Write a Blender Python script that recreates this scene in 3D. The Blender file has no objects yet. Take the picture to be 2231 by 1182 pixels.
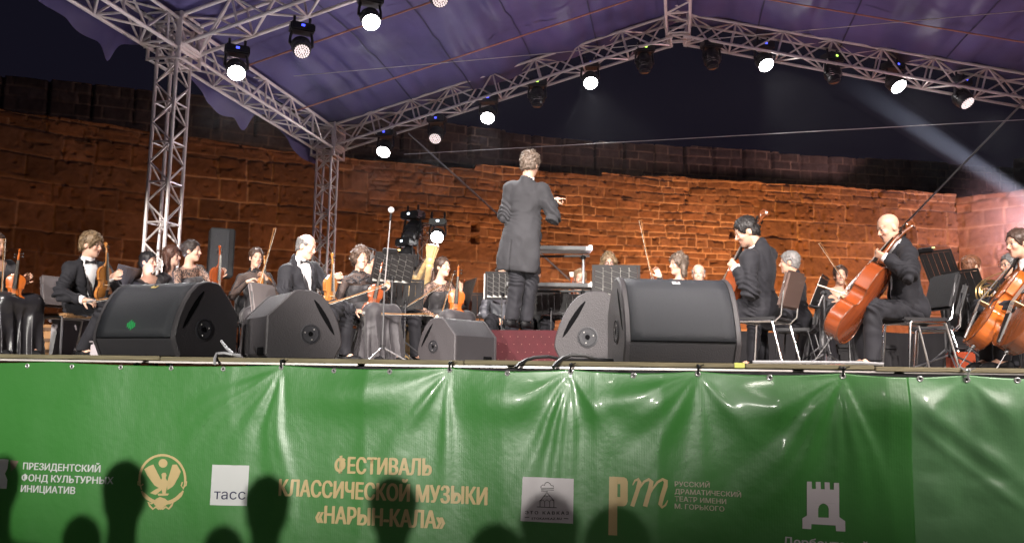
import bpy, bmesh, math, random
import numpy as np
from mathutils import Vector, Matrix

PI = math.pi
SC = bpy.context.scene
COL = SC.collection
random.seed(7)
RNG = np.random.default_rng(7)

# ------------------------------------------------------------------ camera
# world: X along the stage front, Y into the stage, Z up, stage floor at Z = 0
F_PX, CW, CH = 1752.7, 2231, 1182
PITCH, ROLL, YAW = 0.120769, 0.014701, 0.205989
CAM = Vector((0.0, -4.219, -0.045))
_f = Vector((-math.sin(YAW) * math.cos(PITCH), math.cos(YAW) * math.cos(PITCH), math.sin(PITCH)))
_r0 = Vector((math.cos(YAW), math.sin(YAW), 0))
_u0 = _r0.cross(_f)
_r = math.cos(ROLL) * _r0 + math.sin(ROLL) * _u0
_u = math.cos(ROLL) * _u0 - math.sin(ROLL) * _r0
cam = bpy.data.cameras.new('camera')
cam.sensor_fit = 'HORIZONTAL'; cam.sensor_width = 36.0; cam.lens = 36.0 * F_PX / CW
cam.clip_start = 0.05; cam.clip_end = 800
camo = bpy.data.objects.new('camera', cam); COL.objects.link(camo)
camo.matrix_world = Matrix(((_r.x, _u.x, -_f.x, CAM.x), (_r.y, _u.y, -_f.y, CAM.y), (_r.z, _u.z, -_f.z, CAM.z), (0, 0, 0, 1)))
SC.camera = camo

# ------------------------------------------------------------------ world (night) and exposure
w = bpy.data.worlds.new('World'); SC.world = w; w.use_nodes = True
nt = w.node_tree
bg = nt.nodes['Background']
sky = nt.nodes.new('ShaderNodeTexSky'); sky.sky_type = 'NISHITA'; sky.sun_disc = False
sky.sun_elevation = math.radians(-4.0); sky.sun_rotation = math.radians(200)
mixn = nt.nodes.new('ShaderNodeMix'); mixn.data_type = 'RGBA'; mixn.blend_type = 'ADD'
mixn.inputs['Factor'].default_value = 1.0
nt.links.new(sky.outputs[0], mixn.inputs['A'])
mixn.inputs['B'].default_value = (0.042, 0.036, 0.085, 1)
nt.links.new(mixn.outputs['Result'], bg.inputs['Color'])
bg.inputs['Strength'].default_value = 0.1
SC.view_settings.view_transform = 'Standard'; SC.view_settings.look = 'None'
SC.view_settings.exposure = 0.0; SC.view_settings.gamma = 1.0
SC.cycles.use_denoising = True
SC.cycles.max_bounces = 6; SC.cycles.diffuse_bounces = 3; SC.cycles.glossy_bounces = 3
SC.cycles.transparent_max_bounces = 10; SC.cycles.volume_bounces = 0
SC.cycles.sample_clamp_indirect = 6.0

# ------------------------------------------------------------------ large stage lights (the lamps in the rig are built with their fixtures)
def spot(name, loc, target, power, color, size_deg, blend=0.3, radius=0.05):
    l = bpy.data.lights.new(name, 'SPOT'); l.energy = power; l.color = color
    l.spot_size = math.radians(size_deg); l.spot_blend = blend; l.shadow_soft_size = radius
    o = bpy.data.objects.new(name, l); COL.objects.link(o)
    o.location = loc
    o.rotation_euler = (Vector(target) - Vector(loc)).to_track_quat('-Z', 'Y').to_euler()
    return o
WARM = (1.0, 0.90, 0.84)
# spots on the front-of-house bar above the audience, shuttered to the players' area (wide and low cones)
for kx, ky, tx, pw, an in ((-5.5, -6.5, -3.6, 8200, 25), (-0.5, -6.5, -0.6, 7200, 26.5), (4.5, -6.5, 2.2, 9500, 30), (7.5, -6.5, 3.6, 3800, 33)):
    k_ = spot('front_of_house_spot', (kx, ky, 6.0), (tx, 3.0, 0.9), pw, WARM, an, 0.3, 0.10); k_.scale = (2.0, 1.0, 1.0)
# low follow lamp behind the seated audience: it throws their heads on the banner
k_ = spot('audience_lamp', (-2.6, -19.0, 1.55), (-3.0, 0, 0.50), 17000, (1.0, 0.96, 0.88), 25, 0.9, 0.07); k_.scale = (1.0, 0.5, 1.0)
# added fill light, unseen, high behind the audience: lifts the banner and its shadows
k_ = spot('banner_fill', (-1.0, -17.0, 6.5), (-0.6, 0, -0.9), 1050, (1.0, 0.90, 0.84), 20, 0.6, 0.3); k_.scale = (1.8, 1.0, 1.0)
# uplights on the stage floor washing the roof sheets and the trusses
for ux, uy, tx, ty, pw, cl in ((-4.6, 8.6, -4.0, 5.5, 310, (0.95, 0.88, 1.0)), (-1.2, 8.8, -1.4, 5.5, 290, (1.0, 0.74, 0.80)), (2.6, 8.8, 3.2, 6.0, 430, (1.0, 0.62, 0.70)), (-5.8, 3.4, -5.0, 2.2, 210, (0.9, 0.88, 1.0))):
    spot('canopy_uplight', (ux, uy, 0.3), (tx, ty, 5.2), pw, cl, 125, 0.8, 0.15)
spot('canopy_uplight', (-3.2, 9.1, 0.3), (-2.6, 8.6, 5.0), 170, (1.0, 0.42, 0.45), 26, 0.7, 0.05)
# amber floods standing on the ground behind the stage, washing the old wall
AMBER = (1.0, 0.395, 0.125)
for fx, fy, tx, ty, tz, pw in ((-1.6, 15.2, -3.2, 20.2, 4.4, 880), (1.6, 16.4, 0.2, 21.4, 4.6, 1520), (4.8, 17.8, 3.6, 22.6, 4.6, 1600), (8.2, 19.2, 7.2, 24.0, 4.6, 1350), (-4.8, 12.9, -6.4, 17.6, 4.2, 460), (-8.2, 11.2, -9.8, 15.6, 4.6, 240), (-11.4, 8.4, -13.6, 12.4, 4.8, 210)):
    spot('amber_wall_flood', (fx, fy, -0.2), (tx, ty, tz), pw, AMBER, 116, 0.9, 0.22)
# weak fill lights added to lift the dim parapet, and the magenta-white lamp just outside the right edge
for fx, fy, tx, ty in ((-11.5, 17.2, -13.2, 19.6), (-0.6, 23.6, -1.8, 26.2), (6.5, 26.4, 5.6, 29.2)):
    spot('parapet_fill', (fx, fy, 5.75), (tx, ty, 7.9), 24, (1.0, 0.62, 0.45), 140, 0.8, 0.2)
spot('side_lamp', (12.6, 20.4, 4.2), (11.2, 24.0, 4.2), 1500, (1.0, 0.55, 0.62), 150, 0.9, 0.2)

# ------------------------------------------------------------------ pixel -> world helpers (source pixels of the photograph)
def ray(px, py):
    return _f + _r * ((px - CW / 2) / F_PX) - _u * ((py - CH / 2) / F_PX)
def at(px, py, depth):            # forward depth in metres
    return CAM + ray(px, py) * depth
def atS(px, py, s, dz=0.0):       # s = pixels per metre
    return CAM + ray(px, py) * (F_PX / s + dz)
def atY(px, py, Y):
    d = ray(px, py); return CAM + d * ((Y - CAM.y) / d.y)
def atX(px, py, X):
    d = ray(px, py); return CAM + d * ((X - CAM.x) / d.x)
def atZ(px, py, Z):
    d = ray(px, py); return CAM + d * ((Z - CAM.z) / d.z)
def at_floor(px, s, z=0.0, dz=0.0):
    p = atS(px, 790, s, dz); return Vector((p.x, p.y, z))
def phi_dir(deg):                 # 0 = picture right, 90 = away from the viewer, 180 = left, -90 = towards the viewer
    a = math.radians(deg) + YAW
    return Vector((math.cos(a), math.sin(a), 0))

# ------------------------------------------------------------------ object helpers
def tag(o, label=None, cat=None, group=None, kind=None):
    if label: o['label'] = label
    if cat: o['category'] = cat
    if group: o['group'] = group
    if kind: o['kind'] = kind
    return o
def empty(name, loc=(0, 0, 0), rz=0.0):
    o = bpy.data.objects.new(name, None); COL.objects.link(o)
    o.empty_display_size = 0.1
    o.location = loc; o.rotation_euler = (0, 0, rz)
    return o
def link_mesh(name, me, mats, parent=None):
    o = bpy.data.objects.new(name, me); COL.objects.link(o)
    for m in (mats if isinstance(mats, (list, tuple)) else [mats]):
        me.materials.append(m)
    if parent: o.parent = parent
    return o
def kids(o):
    return [c for c in bpy.data.objects if c.parent == o]
def copy_tree(o, parent=None, _map=None):
    if _map is None:
        _map = {}
        for c in bpy.data.objects:
            if c.parent: _map.setdefault(c.parent.name, []).append(c)
    c = o.copy(); COL.objects.link(c)
    c.parent = parent
    for ch in _map.get(o.name, []):
        copy_tree(ch, c, _map)
    return c

class MB:
    """collects simple shapes into one mesh"""
    def __init__(self): self.v = []; self.f = []; self.mi = []; self.m = 0
    def add(self, vs, fs):
        o = len(self.v); self.v += [tuple(x) for x in vs]
        for f in fs: self.f.append(tuple(i + o for i in f)); self.mi.append(self.m)
        return self
    def box(self, c, s, M=None):
        c = Vector(c); hx, hy, hz = s[0] / 2, s[1] / 2, s[2] / 2
        vs = [Vector((x, y, z)) for x in (-hx, hx) for y in (-hy, hy) for z in (-hz, hz)]
        vs = [c + (M @ v if M else v) for v in vs]
        return self.add(vs, [(0, 1, 3, 2), (4, 6, 7, 5), (0, 4, 5, 1), (2, 3, 7, 6), (0, 2, 6, 4), (1, 5, 7, 3)])
    def rbox(self, c, s, b, M=None):       # box with bevelled edges (chamfer b)
        c = Vector(c); bm = bmesh.new(); bmesh.ops.create_cube(bm, size=1.0)
        for v in bm.verts: v.co = Vector((v.co.x * s[0], v.co.y * s[1], v.co.z * s[2]))
        bmesh.ops.bevel(bm, geom=bm.edges[:] , offset=b, segments=2, affect='EDGES')
        vs = [c + (M @ v.co if M else v.co) for v in bm.verts]
        bm.verts.index_update(); fs = [[v.index for v in f.verts] for f in bm.faces]
        bm.free(); return self.add(vs, fs)
    def tube(self, pts, r, seg=8, caps=True, closed=False, flat=None):
        pts = [Vector(p) for p in pts]; n = len(pts)
        rs = r if isinstance(r, (list, tuple)) else [r] * n
        vs = []; up = None
        for i, p in enumerate(pts):
            if closed: t = pts[(i + 1) % n] - pts[i - 1]
            else: t = pts[min(i + 1, n - 1)] - pts[max(i - 1, 0)]
            t = t.normalized() if t.length > 1e-9 else Vector((0, 0, 1))
            if up is None:
                up = Vector((0, 0, 1)) if abs(t.z) < 0.9 else Vector((1, 0, 0))
            a = t.cross(up); a = a.normalized() if a.length > 1e-6 else t.orthogonal().normalized()
            b = a.cross(t).normalized(); up = b
            for k in range(seg):
                an = 2 * PI * k / seg
                vs.append(p + (a * math.cos(an) + b * math.sin(an) * (flat or 1.0)) * rs[i])
        fs = []
        for i in range(n if closed else n - 1):
            for k in range(seg):
                j = (i + 1) % n
                fs.append((i * seg + k, i * seg + (k + 1) % seg, j * seg + (k + 1) % seg, j * seg + k))
        if caps and not closed:
            fs.append(tuple(range(seg))[::-1]); fs.append(tuple((n - 1) * seg + k for k in range(seg)))
        return self.add(vs, fs)
    def lathe(self, prof, M=None, seg=20, cap=True):     # prof: list of (r, z)
        vs = []
        for r, z in prof:
            for k in range(seg):
                v = Vector((r * math.cos(2 * PI * k / seg), r * math.sin(2 * PI * k / seg), z))
                vs.append(M @ v if M else v)
        fs = []
        for i in range(len(prof) - 1):
            for k in range(seg):
                fs.append((i * seg + k, i * seg + (k + 1) % seg, (i + 1) * seg + (k + 1) % seg, (i + 1) * seg + k))
        if cap:
            fs.append(tuple(range(seg))[::-1]); fs.append(tuple((len(prof) - 1) * seg + k for k in range(seg)))
        return self.add(vs, fs)
    def prism(self, poly, a, b, fn):       # polygon of 2D points swept from a to b; fn(u, v, w) -> world
        n = len(poly)
        vs = [fn(p[0], p[1], a) for p in poly] + [fn(p[0], p[1], b) for p in poly]
        fs = [tuple(range(n))[::-1], tuple(range(n, 2 * n))] + [(i, (i + 1) % n, n + (i + 1) % n, n + i) for i in range(n)]
        return self.add(vs, fs)
    def sphere(self, c, r, seg=10, M=None):
        c = Vector(c); rr = r if isinstance(r, (tuple, list)) else (r, r, r)
        vs = []; n = seg; m = max(4, seg // 2)
        for i in range(m + 1):
            th = PI * i / m
            for k in range(n):
                v = Vector((rr[0] * math.sin(th) * math.cos(2 * PI * k / n), rr[1] * math.sin(th) * math.sin(2 * PI * k / n), rr[2] * math.cos(th)))
                vs.append(c + (M @ v if M else v))
        fs = [(i * n + k, i * n + (k + 1) % n, (i + 1) * n + (k + 1) % n, (i + 1) * n + k) for i in range(m) for k in range(n)]
        return self.add(vs, fs)
    def build(self, name, mats, parent=None, smooth=True, angle=40, T=None):
        me = bpy.data.meshes.new(name)
        vs = [T @ Vector(v) for v in self.v] if T else self.v
        me.from_pydata(vs, [], self.f)
        me.polygons.foreach_set('material_index', self.mi)
        bm = bmesh.new(); bm.from_mesh(me)
        bmesh.ops.recalc_face_normals(bm, faces=bm.faces[:])
        if smooth:
            lim = math.radians(angle)
            for f in bm.faces: f.smooth = True
            for e in bm.edges:
                if len(e.link_faces) == 2 and e.link_faces[0].normal.angle(e.link_faces[1].normal, 0) > lim: e.smooth = False
        bm.to_mesh(me); bm.free(); me.update()
        return link_mesh(name, me, mats, parent)

def grid_mesh(name, P, mats, parent=None, col=None, smooth=True):
    """P: (n, m, 3) array -> quad sheet"""
    n, m = P.shape[:2]
    me = bpy.data.meshes.new(name)
    me.vertices.add(n * m); me.vertices.foreach_set('co', P.reshape(-1).astype(np.float32))
    idx = np.arange(n * m).reshape(n, m)
    q = np.stack([idx[:-1, :-1], idx[1:, :-1], idx[1:, 1:], idx[:-1, 1:]], -1).reshape(-1, 4)
    fill_quads(me, q, smooth)
    if col is not None: add_col(me, col.reshape(-1, 3))
    return link_mesh(name, me, mats, parent)
def fill_quads(me, q, smooth=True):
    nq = len(q)
    me.loops.add(nq * 4); me.loops.foreach_set('vertex_index', q.reshape(-1).astype(np.int32))
    me.polygons.add(nq)
    me.polygons.foreach_set('loop_start', np.arange(0, nq * 4, 4, dtype=np.int32))
    me.polygons.foreach_set('use_smooth', np.full(nq, smooth, dtype=bool))
    me.update(calc_edges=True); me.validate()
def add_col(me, c):
    a = me.color_attributes.new('Col', 'FLOAT_COLOR', 'POINT')
    buf = np.ones((len(c), 4), np.float32); buf[:, :3] = c
    a.data.foreach_set('color', buf.reshape(-1))

# ------------------------------------------------------------------ noise
_L3 = RNG.random((32, 32, 32)).astype(np.float32)
def noise3(P, f=1.0):
    Q = np.asarray(P, np.float32) * np.asarray(f, np.float32); I = np.floor(Q).astype(int); t = Q - I; t = t * t * (3 - 2 * t)
    out = 0
    for dx in (0, 1):
        for dy in (0, 1):
            for dz in (0, 1):
                wgt = (t[..., 0] if dx else 1 - t[..., 0]) * (t[..., 1] if dy else 1 - t[..., 1]) * (t[..., 2] if dz else 1 - t[..., 2])
                out = out + wgt * _L3[(I[..., 0] + dx) % 32, (I[..., 1] + dy) % 32, (I[..., 2] + dz) % 32]
    return out * 2 - 1
def fbm3(P, f=1.0, o=3):
    P = np.asarray(P, np.float32); s = 0; a = 1.0
    for k in range(o):
        s = s + a * noise3(P + 7.3 * k, np.asarray(f) * 2 ** k); a *= 0.5
    return s

# ------------------------------------------------------------------ materials
_M = {}
def mat(name, color=(0.5, 0.5, 0.5), rough=0.5, metal=0.0, bump=0.0, bscale=60.0, var=0.0, vscale=8.0, attr=False, emit=None, estr=0.0,
        sheen=0.0, spec=0.5, coat=0.0, stretch=None, alpha=None):
    if name in _M: return _M[name]
    m = bpy.data.materials.new(name); m.use_nodes = True; t = m.node_tree; b = t.nodes['Principled BSDF']
    b.inputs['Base Color'].default_value = (*color, 1); b.inputs['Roughness'].default_value = rough
    b.inputs['Metallic'].default_value = metal; b.inputs['Specular IOR Level'].default_value = spec
    if sheen: b.inputs['Sheen Weight'].default_value = sheen; b.inputs['Sheen Roughness'].default_value = 0.5
    if coat: b.inputs['Coat Weight'].default_value = coat; b.inputs['Coat Roughness'].default_value = 0.1
    tc = t.nodes.new('ShaderNodeTexCoord')
    src = None
    if attr:
        a = t.nodes.new('ShaderNodeVertexColor'); a.layer_name = 'Col'; src = a.outputs['Color']
        t.links.new(src, b.inputs['Base Color'])
    if var or bump:
        mp = t.nodes.new('ShaderNodeMapping'); t.links.new(tc.outputs['Object'], mp.inputs['Vector'])
        if stretch: mp.inputs['Scale'].default_value = stretch
    if var:
        n = t.nodes.new('ShaderNodeTexNoise'); n.inputs['Scale'].default_value = vscale; n.inputs['Detail'].default_value = 4
        t.links.new(mp.outputs[0], n.inputs['Vector'])
        mr = t.nodes.new('ShaderNodeMapRange'); mr.inputs['From Min'].default_value = 0.25; mr.inputs['From Max'].default_value = 0.75
        mr.inputs['To Min'].default_value = 1 - var; mr.inputs['To Max'].default_value = 1 + var
        t.links.new(n.outputs['Fac'], mr.inputs['Value'])
        mx = t.nodes.new('ShaderNodeMix'); mx.data_type = 'RGBA'; mx.blend_type = 'MULTIPLY'; mx.inputs['Factor'].default_value = 1
        if src: t.links.new(src, mx.inputs['A'])
        else: mx.inputs['A'].default_value = (*color, 1)
        t.links.new(mr.outputs[0], mx.inputs['B']); t.links.new(mx.outputs['Result'], b.inputs['Base Color'])
    if bump:
        n2 = t.nodes.new('ShaderNodeTexNoise'); n2.inputs['Scale'].default_value = bscale; n2.inputs['Detail'].default_value = 5
        t.links.new(mp.outputs[0], n2.inputs['Vector'])
        bp = t.nodes.new('ShaderNodeBump'); bp.inputs['Strength'].default_value = bump; bp.inputs['Distance'].default_value = 0.01
        t.links.new(n2.outputs['Fac'], bp.inputs['Height']); t.links.new(bp.outputs[0], b.inputs['Normal'])
    if emit:
        b.inputs['Emission Color'].default_value = (*emit, 1); b.inputs['Emission Strength'].default_value = estr
    if alpha is not None:      # woven see-through cloth: threads and gaps
        n3 = t.nodes.new('ShaderNodeTexVoronoi'); n3.inputs['Scale'].default_value = alpha[1]
        t.links.new(tc.outputs['Object'], n3.inputs['Vector'])
        mr3 = t.nodes.new('ShaderNodeMapRange'); mr3.inputs['From Min'].default_value = 0.2; mr3.inputs['From Max'].default_value = 0.55
        mr3.inputs['To Min'].default_value = alpha[0] + alpha[2]; mr3.inputs['To Max'].default_value = max(0, alpha[0] - alpha[2])
        t.links.new(n3.outputs['Distance'], mr3.inputs['Value']); t.links.new(mr3.outputs[0], b.inputs['Alpha'])
    _M[name] = m
    return m

ALU = mat('aluminium', (0.84, 0.78, 0.75), 0.42, 0.3, var=0.12, vscale=5)
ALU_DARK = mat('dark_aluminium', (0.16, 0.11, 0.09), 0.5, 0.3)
BLACK = mat('black_metal', (0.012, 0.012, 0.014), 0.42)
BLACKPL = mat('black_plastic', (0.02, 0.02, 0.024), 0.5, bump=0.2, bscale=200)
CHROME = mat('chrome', (0.75, 0.75, 0.76), 0.16, 1.0)
STEEL = mat('steel', (0.5, 0.5, 0.52), 0.3, 0.9)
WHITE = mat('white_paint', (0.75, 0.75, 0.74), 0.45)
RUBBER = mat('rubber', (0.015, 0.015, 0.016), 0.6)
# ================================================================== GROUND
gm = mat('ground_dirt', (0.10, 0.085, 0.07), 0.9, bump=0.5, bscale=3, var=0.3, vscale=0.6)
g = MB(); g.add([(-150, -150, -1.45), (150, -150, -1.45), (150, 150, -1.45), (-150, 150, -1.45)], [(0, 1, 2, 3)])
tag(g.build('ground', gm, smooth=False), kind='structure')

# ================================================================== FORTRESS WALLS
H_WALL = 5.9
def wall_line(samples, H):
    out = []
    for px, py in samples:
        p = atZ(px, py, H); out.append((p.x, p.y))
    return out
def resample(line, ds):
    L = [0]
    for a, b in zip(line[:-1], line[1:]): L.append(L[-1] + math.hypot(b[0] - a[0], b[1] - a[1]))
    s = np.arange(0, L[-1], ds)
    return s, np.interp(s, L, [p[0] for p in line]), np.interp(s, L, [p[1] for p in line])
def wall_sheet(name, line, z0, z1, ds, big, small, small_zone, top_fn, depth, seed, tint):
    """a masonry wall as real relief: every block its own set-back, rough face and worn edge; returns a thick closed sheet"""
    rng = np.random.default_rng(seed)
    s, X, Y = resample(line, ds)
    dz = ds * 0.9
    z = np.arange(z0, z1 + dz, dz)
    S, Z = np.meshgrid(s, z, indexing='ij')
    P3 = np.stack([S, Z, np.full_like(S, seed * 1.7)], -1)
    Zw = Z + 0.06 * noise3(P3, (0.35, 0.5, 1)) + 0.018 * noise3(P3, (1.9, 2, 1))
    Sw = S + 0.035 * noise3(P3 + 11, (1.2, 1.6, 1))
    def layout(hmin, hmax, wmin, wmax):
        zb = [z0 - 0.2]
        while zb[-1] < z1 + 0.5: zb.append(zb[-1] + rng.uniform(hmin, hmax))
        zb = np.array(zb); ci = np.clip(np.searchsorted(zb, Zw) - 1, 0, len(zb) - 2)
        dzj = np.minimum(Zw - zb[ci], zb[ci + 1] - Zw)
        dsj = np.zeros_like(S); bid = np.zeros(S.shape, int)
        for c in range(len(zb) - 1):
            msk = ci == c
            if not msk.any(): continue
            sb = [s[0] - rng.uniform(0, wmax)]
            while sb[-1] < s[-1] + 2: sb.append(sb[-1] + rng.uniform(wmin, wmax))
            sb = np.array(sb); bi = np.clip(np.searchsorted(sb, Sw[msk]) - 1, 0, len(sb) - 2)
            dsj[msk] = np.minimum(Sw[msk] - sb[bi], sb[bi + 1] - Sw[msk]); bid[msk] = (c * 977 + bi * 131) % 4096
        return np.minimum(dzj, dsj), bid, dzj
    d1, b1, _ = layout(*big); d2, b2, _ = layout(*small)
    msk = small_zone(S, Z, noise3(P3, (0.25, 0.4, 1)))
    d = np.where(msk, d2, d1); bid = np.where(msk, b2 + 5000, b1)
    r1 = rng.random(10000); r2 = rng.random(10000); r3 = rng.random(10000)
    jw = np.where(msk, 0.022, 0.028)
    joint = np.exp(-(d / jw) ** 2)
    off = (r1[bid] - 0.5) * depth * np.where(msk, 0.8, 1.0)
    rough = 0.018 * fbm3(P3, (2.6, 2.6, 1), 4) + 0.015 * fbm3(P3 + 3, (8, 8, 1), 3)
    pits = np.clip(noise3(P3 + 5, (7.5, 7.5, 1)) - 0.45, 0, 1) * 0.15 + np.clip(noise3(P3 + 15, (2.1, 2.6, 1)) - 0.66, 0, 1) * 0.22
    edge = -np.clip(1 - d / 0.08, 0, 1) ** 2 * 0.018
    under = off + rough - pits + edge - joint * (0.008 + 0.05 * np.clip(noise3(P3 + 21, (0.9, 1.3, 1)) + 0.1, 0, 1))
    # sockets of lost putlog beams
    for hx, hz in top_fn.get('holes', []):
        hole = (np.abs(S - hx) < 0.12) & (np.abs(Z - hz) < 0.12); under = np.where(hole, -0.35, under)
    T = top_fn['top'](S[:, -1])
    Zc = np.minimum(Z, T[:, None] + 0.02 * noise3(P3[:, -1:, :].repeat(len(z), 1), (3, 0, 1)))
    tx, ty = np.gradient(X), np.gradient(Y); ln = np.hypot(tx, ty); nx, ny = ty / ln, -tx / ln
    if (nx * (CAM.x - X) + ny * (CAM.y - Y)).mean() < 0: nx, ny = -nx, -ny
    P = np.stack([X[:, None] + nx[:, None] * under, Y[:, None] + ny[:, None] * under, Zc], -1)
    # solid top and back so that it is a wall and not a card
    Pt = P[:, -1:, :].copy(); Pt[..., 0] -= nx[:, None] * 0.9; Pt[..., 1] -= ny[:, None] * 0.9
    Pb = Pt.copy(); Pb[..., 2] = z0
    P = np.concatenate([P, Pt, Pb], 1)
    base = np.array(tint)
    v = (0.72 + 0.56 * r3[bid])[..., None] * (1 + 0.20 * fbm3(P3 + 2, (1.4, 1.4, 1), 3))[..., None]
    hue = (r2[bid] - 0.5)[..., None] * np.array([0.10, 0.0, -0.12])
    c = base * v * (1 + hue)
    lit_mort = np.array([0.56, 0.43, 0.30]) * (0.85 + 0.3 * noise3(P3, (1.1, 1.1, 1)))[..., None]  # mortar, painted paler to carry the uplight that joint edges catch
    mm = np.clip(np.exp(-(d / (jw * 0.85)) ** 2) * (0.62 + 0.6 * noise3(P3 + 9, (0.8, 0.8, 1))) * 1.1, 0, 1)[..., None]
    c = c * (1 - mm) + lit_mort * mm
    c = np.concatenate([c, c[:, -1:], c[:, -1:]], 1)
    return P, np.clip(c, 0.01, 0.9)

STONE = mat('fortress_stone', (0.3, 0.2, 0.14), 0.92, bump=1.0, bscale=14, attr=True, var=0.22, vscale=5, spec=0.2)
main_px = [(-160, 205), (0, 227), (200, 259), (400, 290), (600, 318), (800, 341), (1040, 361), (1310, 388), (1700, 410), (2085, 432)]
ml = wall_line(main_px, H_WALL)
def main_top(s): return np.where(s > sB, H_WALL + 0.16, np.where(s > sA, H_WALL + 0.05, H_WALL - 0.1)) + 0.02 * np.sin(s * 2.3)
def s_of(line, px, py, H):
    p = atZ(px, py, H); s, X, Y = resample(line, 0.05); return s[np.argmin((X - p.x) ** 2 + (Y - p.y) ** 2)]
sA, sB = s_of(ml, 1035, 360, H_WALL), s_of(ml, 1310, 388, H_WALL)
def main_small(S, Z, n):
    return (((S > sA - 2.5 + n * 1.2) & (Z > 3.75 + 0.5 * n) & (S < sB + 5.0 + n)) | ((S > sB - 1.5 + n) & (S < sB + 4.5 + n) & (Z > 2.4 + 0.5 * n)) | (Z > H_WALL - 0.28))
def hole_at(px, py):
    s, X, Y = resample(ml, 0.05); d = ray(px, py); best = None
    k = np.argmin(np.abs((X - CAM.x) * d.y - (Y - CAM.y) * d.x)); t = (Y[k] - CAM.y) / d.y
    return s[k], CAM.z + d.z * t
P, c = wall_sheet('wall', ml, -1.45, H_WALL + 0.25, 0.024, (0.50, 0.74, 0.6, 1.5), (0.15, 0.33, 0.26, 0.95), main_small,
                  {'top': main_top, 'holes': [hole_at(1036, 495), hole_at(1036, 521), hole_at(1345, 565), hole_at(1598, 509), hole_at(1733, 549)]}, 0.075, 3, (0.20, 0.124, 0.078))
tag(grid_mesh('fortress_wall', P, STONE, col=c), 'curved old fortress wall of big rough stone blocks washed with orange light behind the orchestra', 'wall')

# the wall's return on the right, coming back towards the stage
p0 = Vector((*ml[-1], 0)); p1 = atZ(2231, 412, H_WALL); p2 = atZ(2560, 350, H_WALL)
rl = [(p0.x - 0.05, p0.y - 0.05), (p1.x, p1.y), (p2.x, p2.y)]
P, c = wall_sheet('wall', rl, -1.45, H_WALL + 0.1, 0.05, (0.5, 0.7, 0.6, 1.3), (0.25, 0.3, 0.4, 0.9), lambda S, Z, n: Z > H_WALL - 0.3,
                  {'top': lambda s: H_WALL + 0.02 * np.sin(s * 3)}, 0.10, 5, (0.30, 0.185, 0.12))
tag(grid_mesh('fortress_wall', P, STONE, col=c), 'short return of the stone wall at the right edge under pinkish light', 'wall')

# upper wall standing back on the hill, made of parapet blocks with narrow gaps
H_UP = 8.6
up_px = [(-200, 138), (0, 160), (280, 192), (620, 232), (960, 268), (1150, 291), (1330, 309), (1700, 333), (2090, 357), (2400, 372)]
ul = wall_line(up_px, H_UP)
su, Xu, Yu = resample(ul, 0.5)
def up_top(s): return H_UP + 0.13 * ((np.floor(s / 3.7) * 37 % 5) / 5 - 0.4)
P, c = wall_sheet('wall', ul, 1.5, H_UP + 0.2, 0.05, (0.26, 0.42, 0.35, 0.9), (0.26, 0.42, 0.35, 0.9), lambda S, Z, n: Z > 0,
                  {'top': up_top}, 0.06, 8, (0.17, 0.14, 0.115))
# narrow gaps between the parapet blocks
su2, _, _ = resample(ul, 0.05)
ph = np.minimum(su2 % 1.22, 1.22 - su2 % 1.22)
gap = (ph < 0.045)
n_ = P.shape[1]
tx, ty = np.gradient(P[:, 0, 0]), np.gradient(P[:, 0, 1]); ln = np.hypot(tx, ty) + 1e-9
rowsz = P[0, :, 2] > H_UP - 1.15
for i in np.where(gap)[0]:
    k = np.where(rowsz)[0]; k = k[k < n_ - 2]
    P[i, k, 0] += -ty[i] / ln[i] * 0.16; P[i, k, 1] += tx[i] / ln[i] * 0.16
tag(grid_mesh('parapet_wall', P, STONE, col=c), 'dim upper parapet wall of narrow stone blocks against the night sky', 'wall')
# terrace between the two walls
n1 = min(len(ml), len(ul))
tb = MB(); a_ = [(x, y, H_WALL - 0.6) for x, y in ml[:n1]]; b_ = [(x, y, H_WALL - 0.4) for x, y in ul[:n1]]
tb.add(a_ + b_, [(i, i + 1, n1 + i + 1, n1 + i) for i in range(n1 - 1)])
tag(tb.build('terrain', gm, smooth=False), kind='structure')
# squat tower rising at the far right edge
tp = atZ(2222, 345, 8.2)
bt = [(tp.x - 0.2, tp.y), (tp.x + 3.5, tp.y - 1.2)]
P, c = wall_sheet('wall', bt, 1.0, 8.2, 0.06, (0.4, 0.5, 0.5, 0.9), (0.3, 0.4, 0.4, 0.8), lambda S, Z, n: Z > 30, {'top': lambda s: 8.2 + 0 * s}, 0.05, 12, (0.30, 0.2, 0.13))
tag(grid_mesh('stone_tower', P, STONE, col=c), 'square stone turret rising above the wall at the far right edge', 'tower')

# ================================================================== STAGE PLATFORM
X_SEAM = atY(1975, 900, 0).x
X_L, X_R = -7.2, 4.6
wood_edge = mat('deck_edge_wood', (0.20, 0.17, 0.10), 0.75, bump=0.5, bscale=14, var=0.35, vscale=5, stretch=(1, 6, 14))
deck_m = mat('deck_plywood', (0.22, 0.19, 0.16), 0.6, bump=0.2, bscale=20, var=0.25, vscale=1.2)
st = empty('stage', (0, 0, 0)); tag(st, 'low concert stage with worn olive plank edge and aluminium rail above the green banner', 'stage')
xs = [X_L, -5.55, -2.98, -1.14, 0.32, 0.93, X_R]
for a, b, dzz in zip(xs[:-1], xs[1:], (0, .004, -.003, .003, 0.002, -0.012)):
    m = MB(); m.rbox(((a + b) / 2, 0.06, -0.012 + dzz * 0.5), (b - a - 0.006, 0.12, 0.024), 0.003); m.build('edge_plank', wood_edge, st)
m = MB(); m.box(((X_L + X_R) / 2, 4.6, -0.022), (X_R - X_L, 8.95, 0.03)); m.build('deck', deck_m, st)
RAILM = mat('rail_aluminium', (0.30, 0.30, 0.31), 0.38, 0.7, var=0.4, vscale=3)
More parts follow.
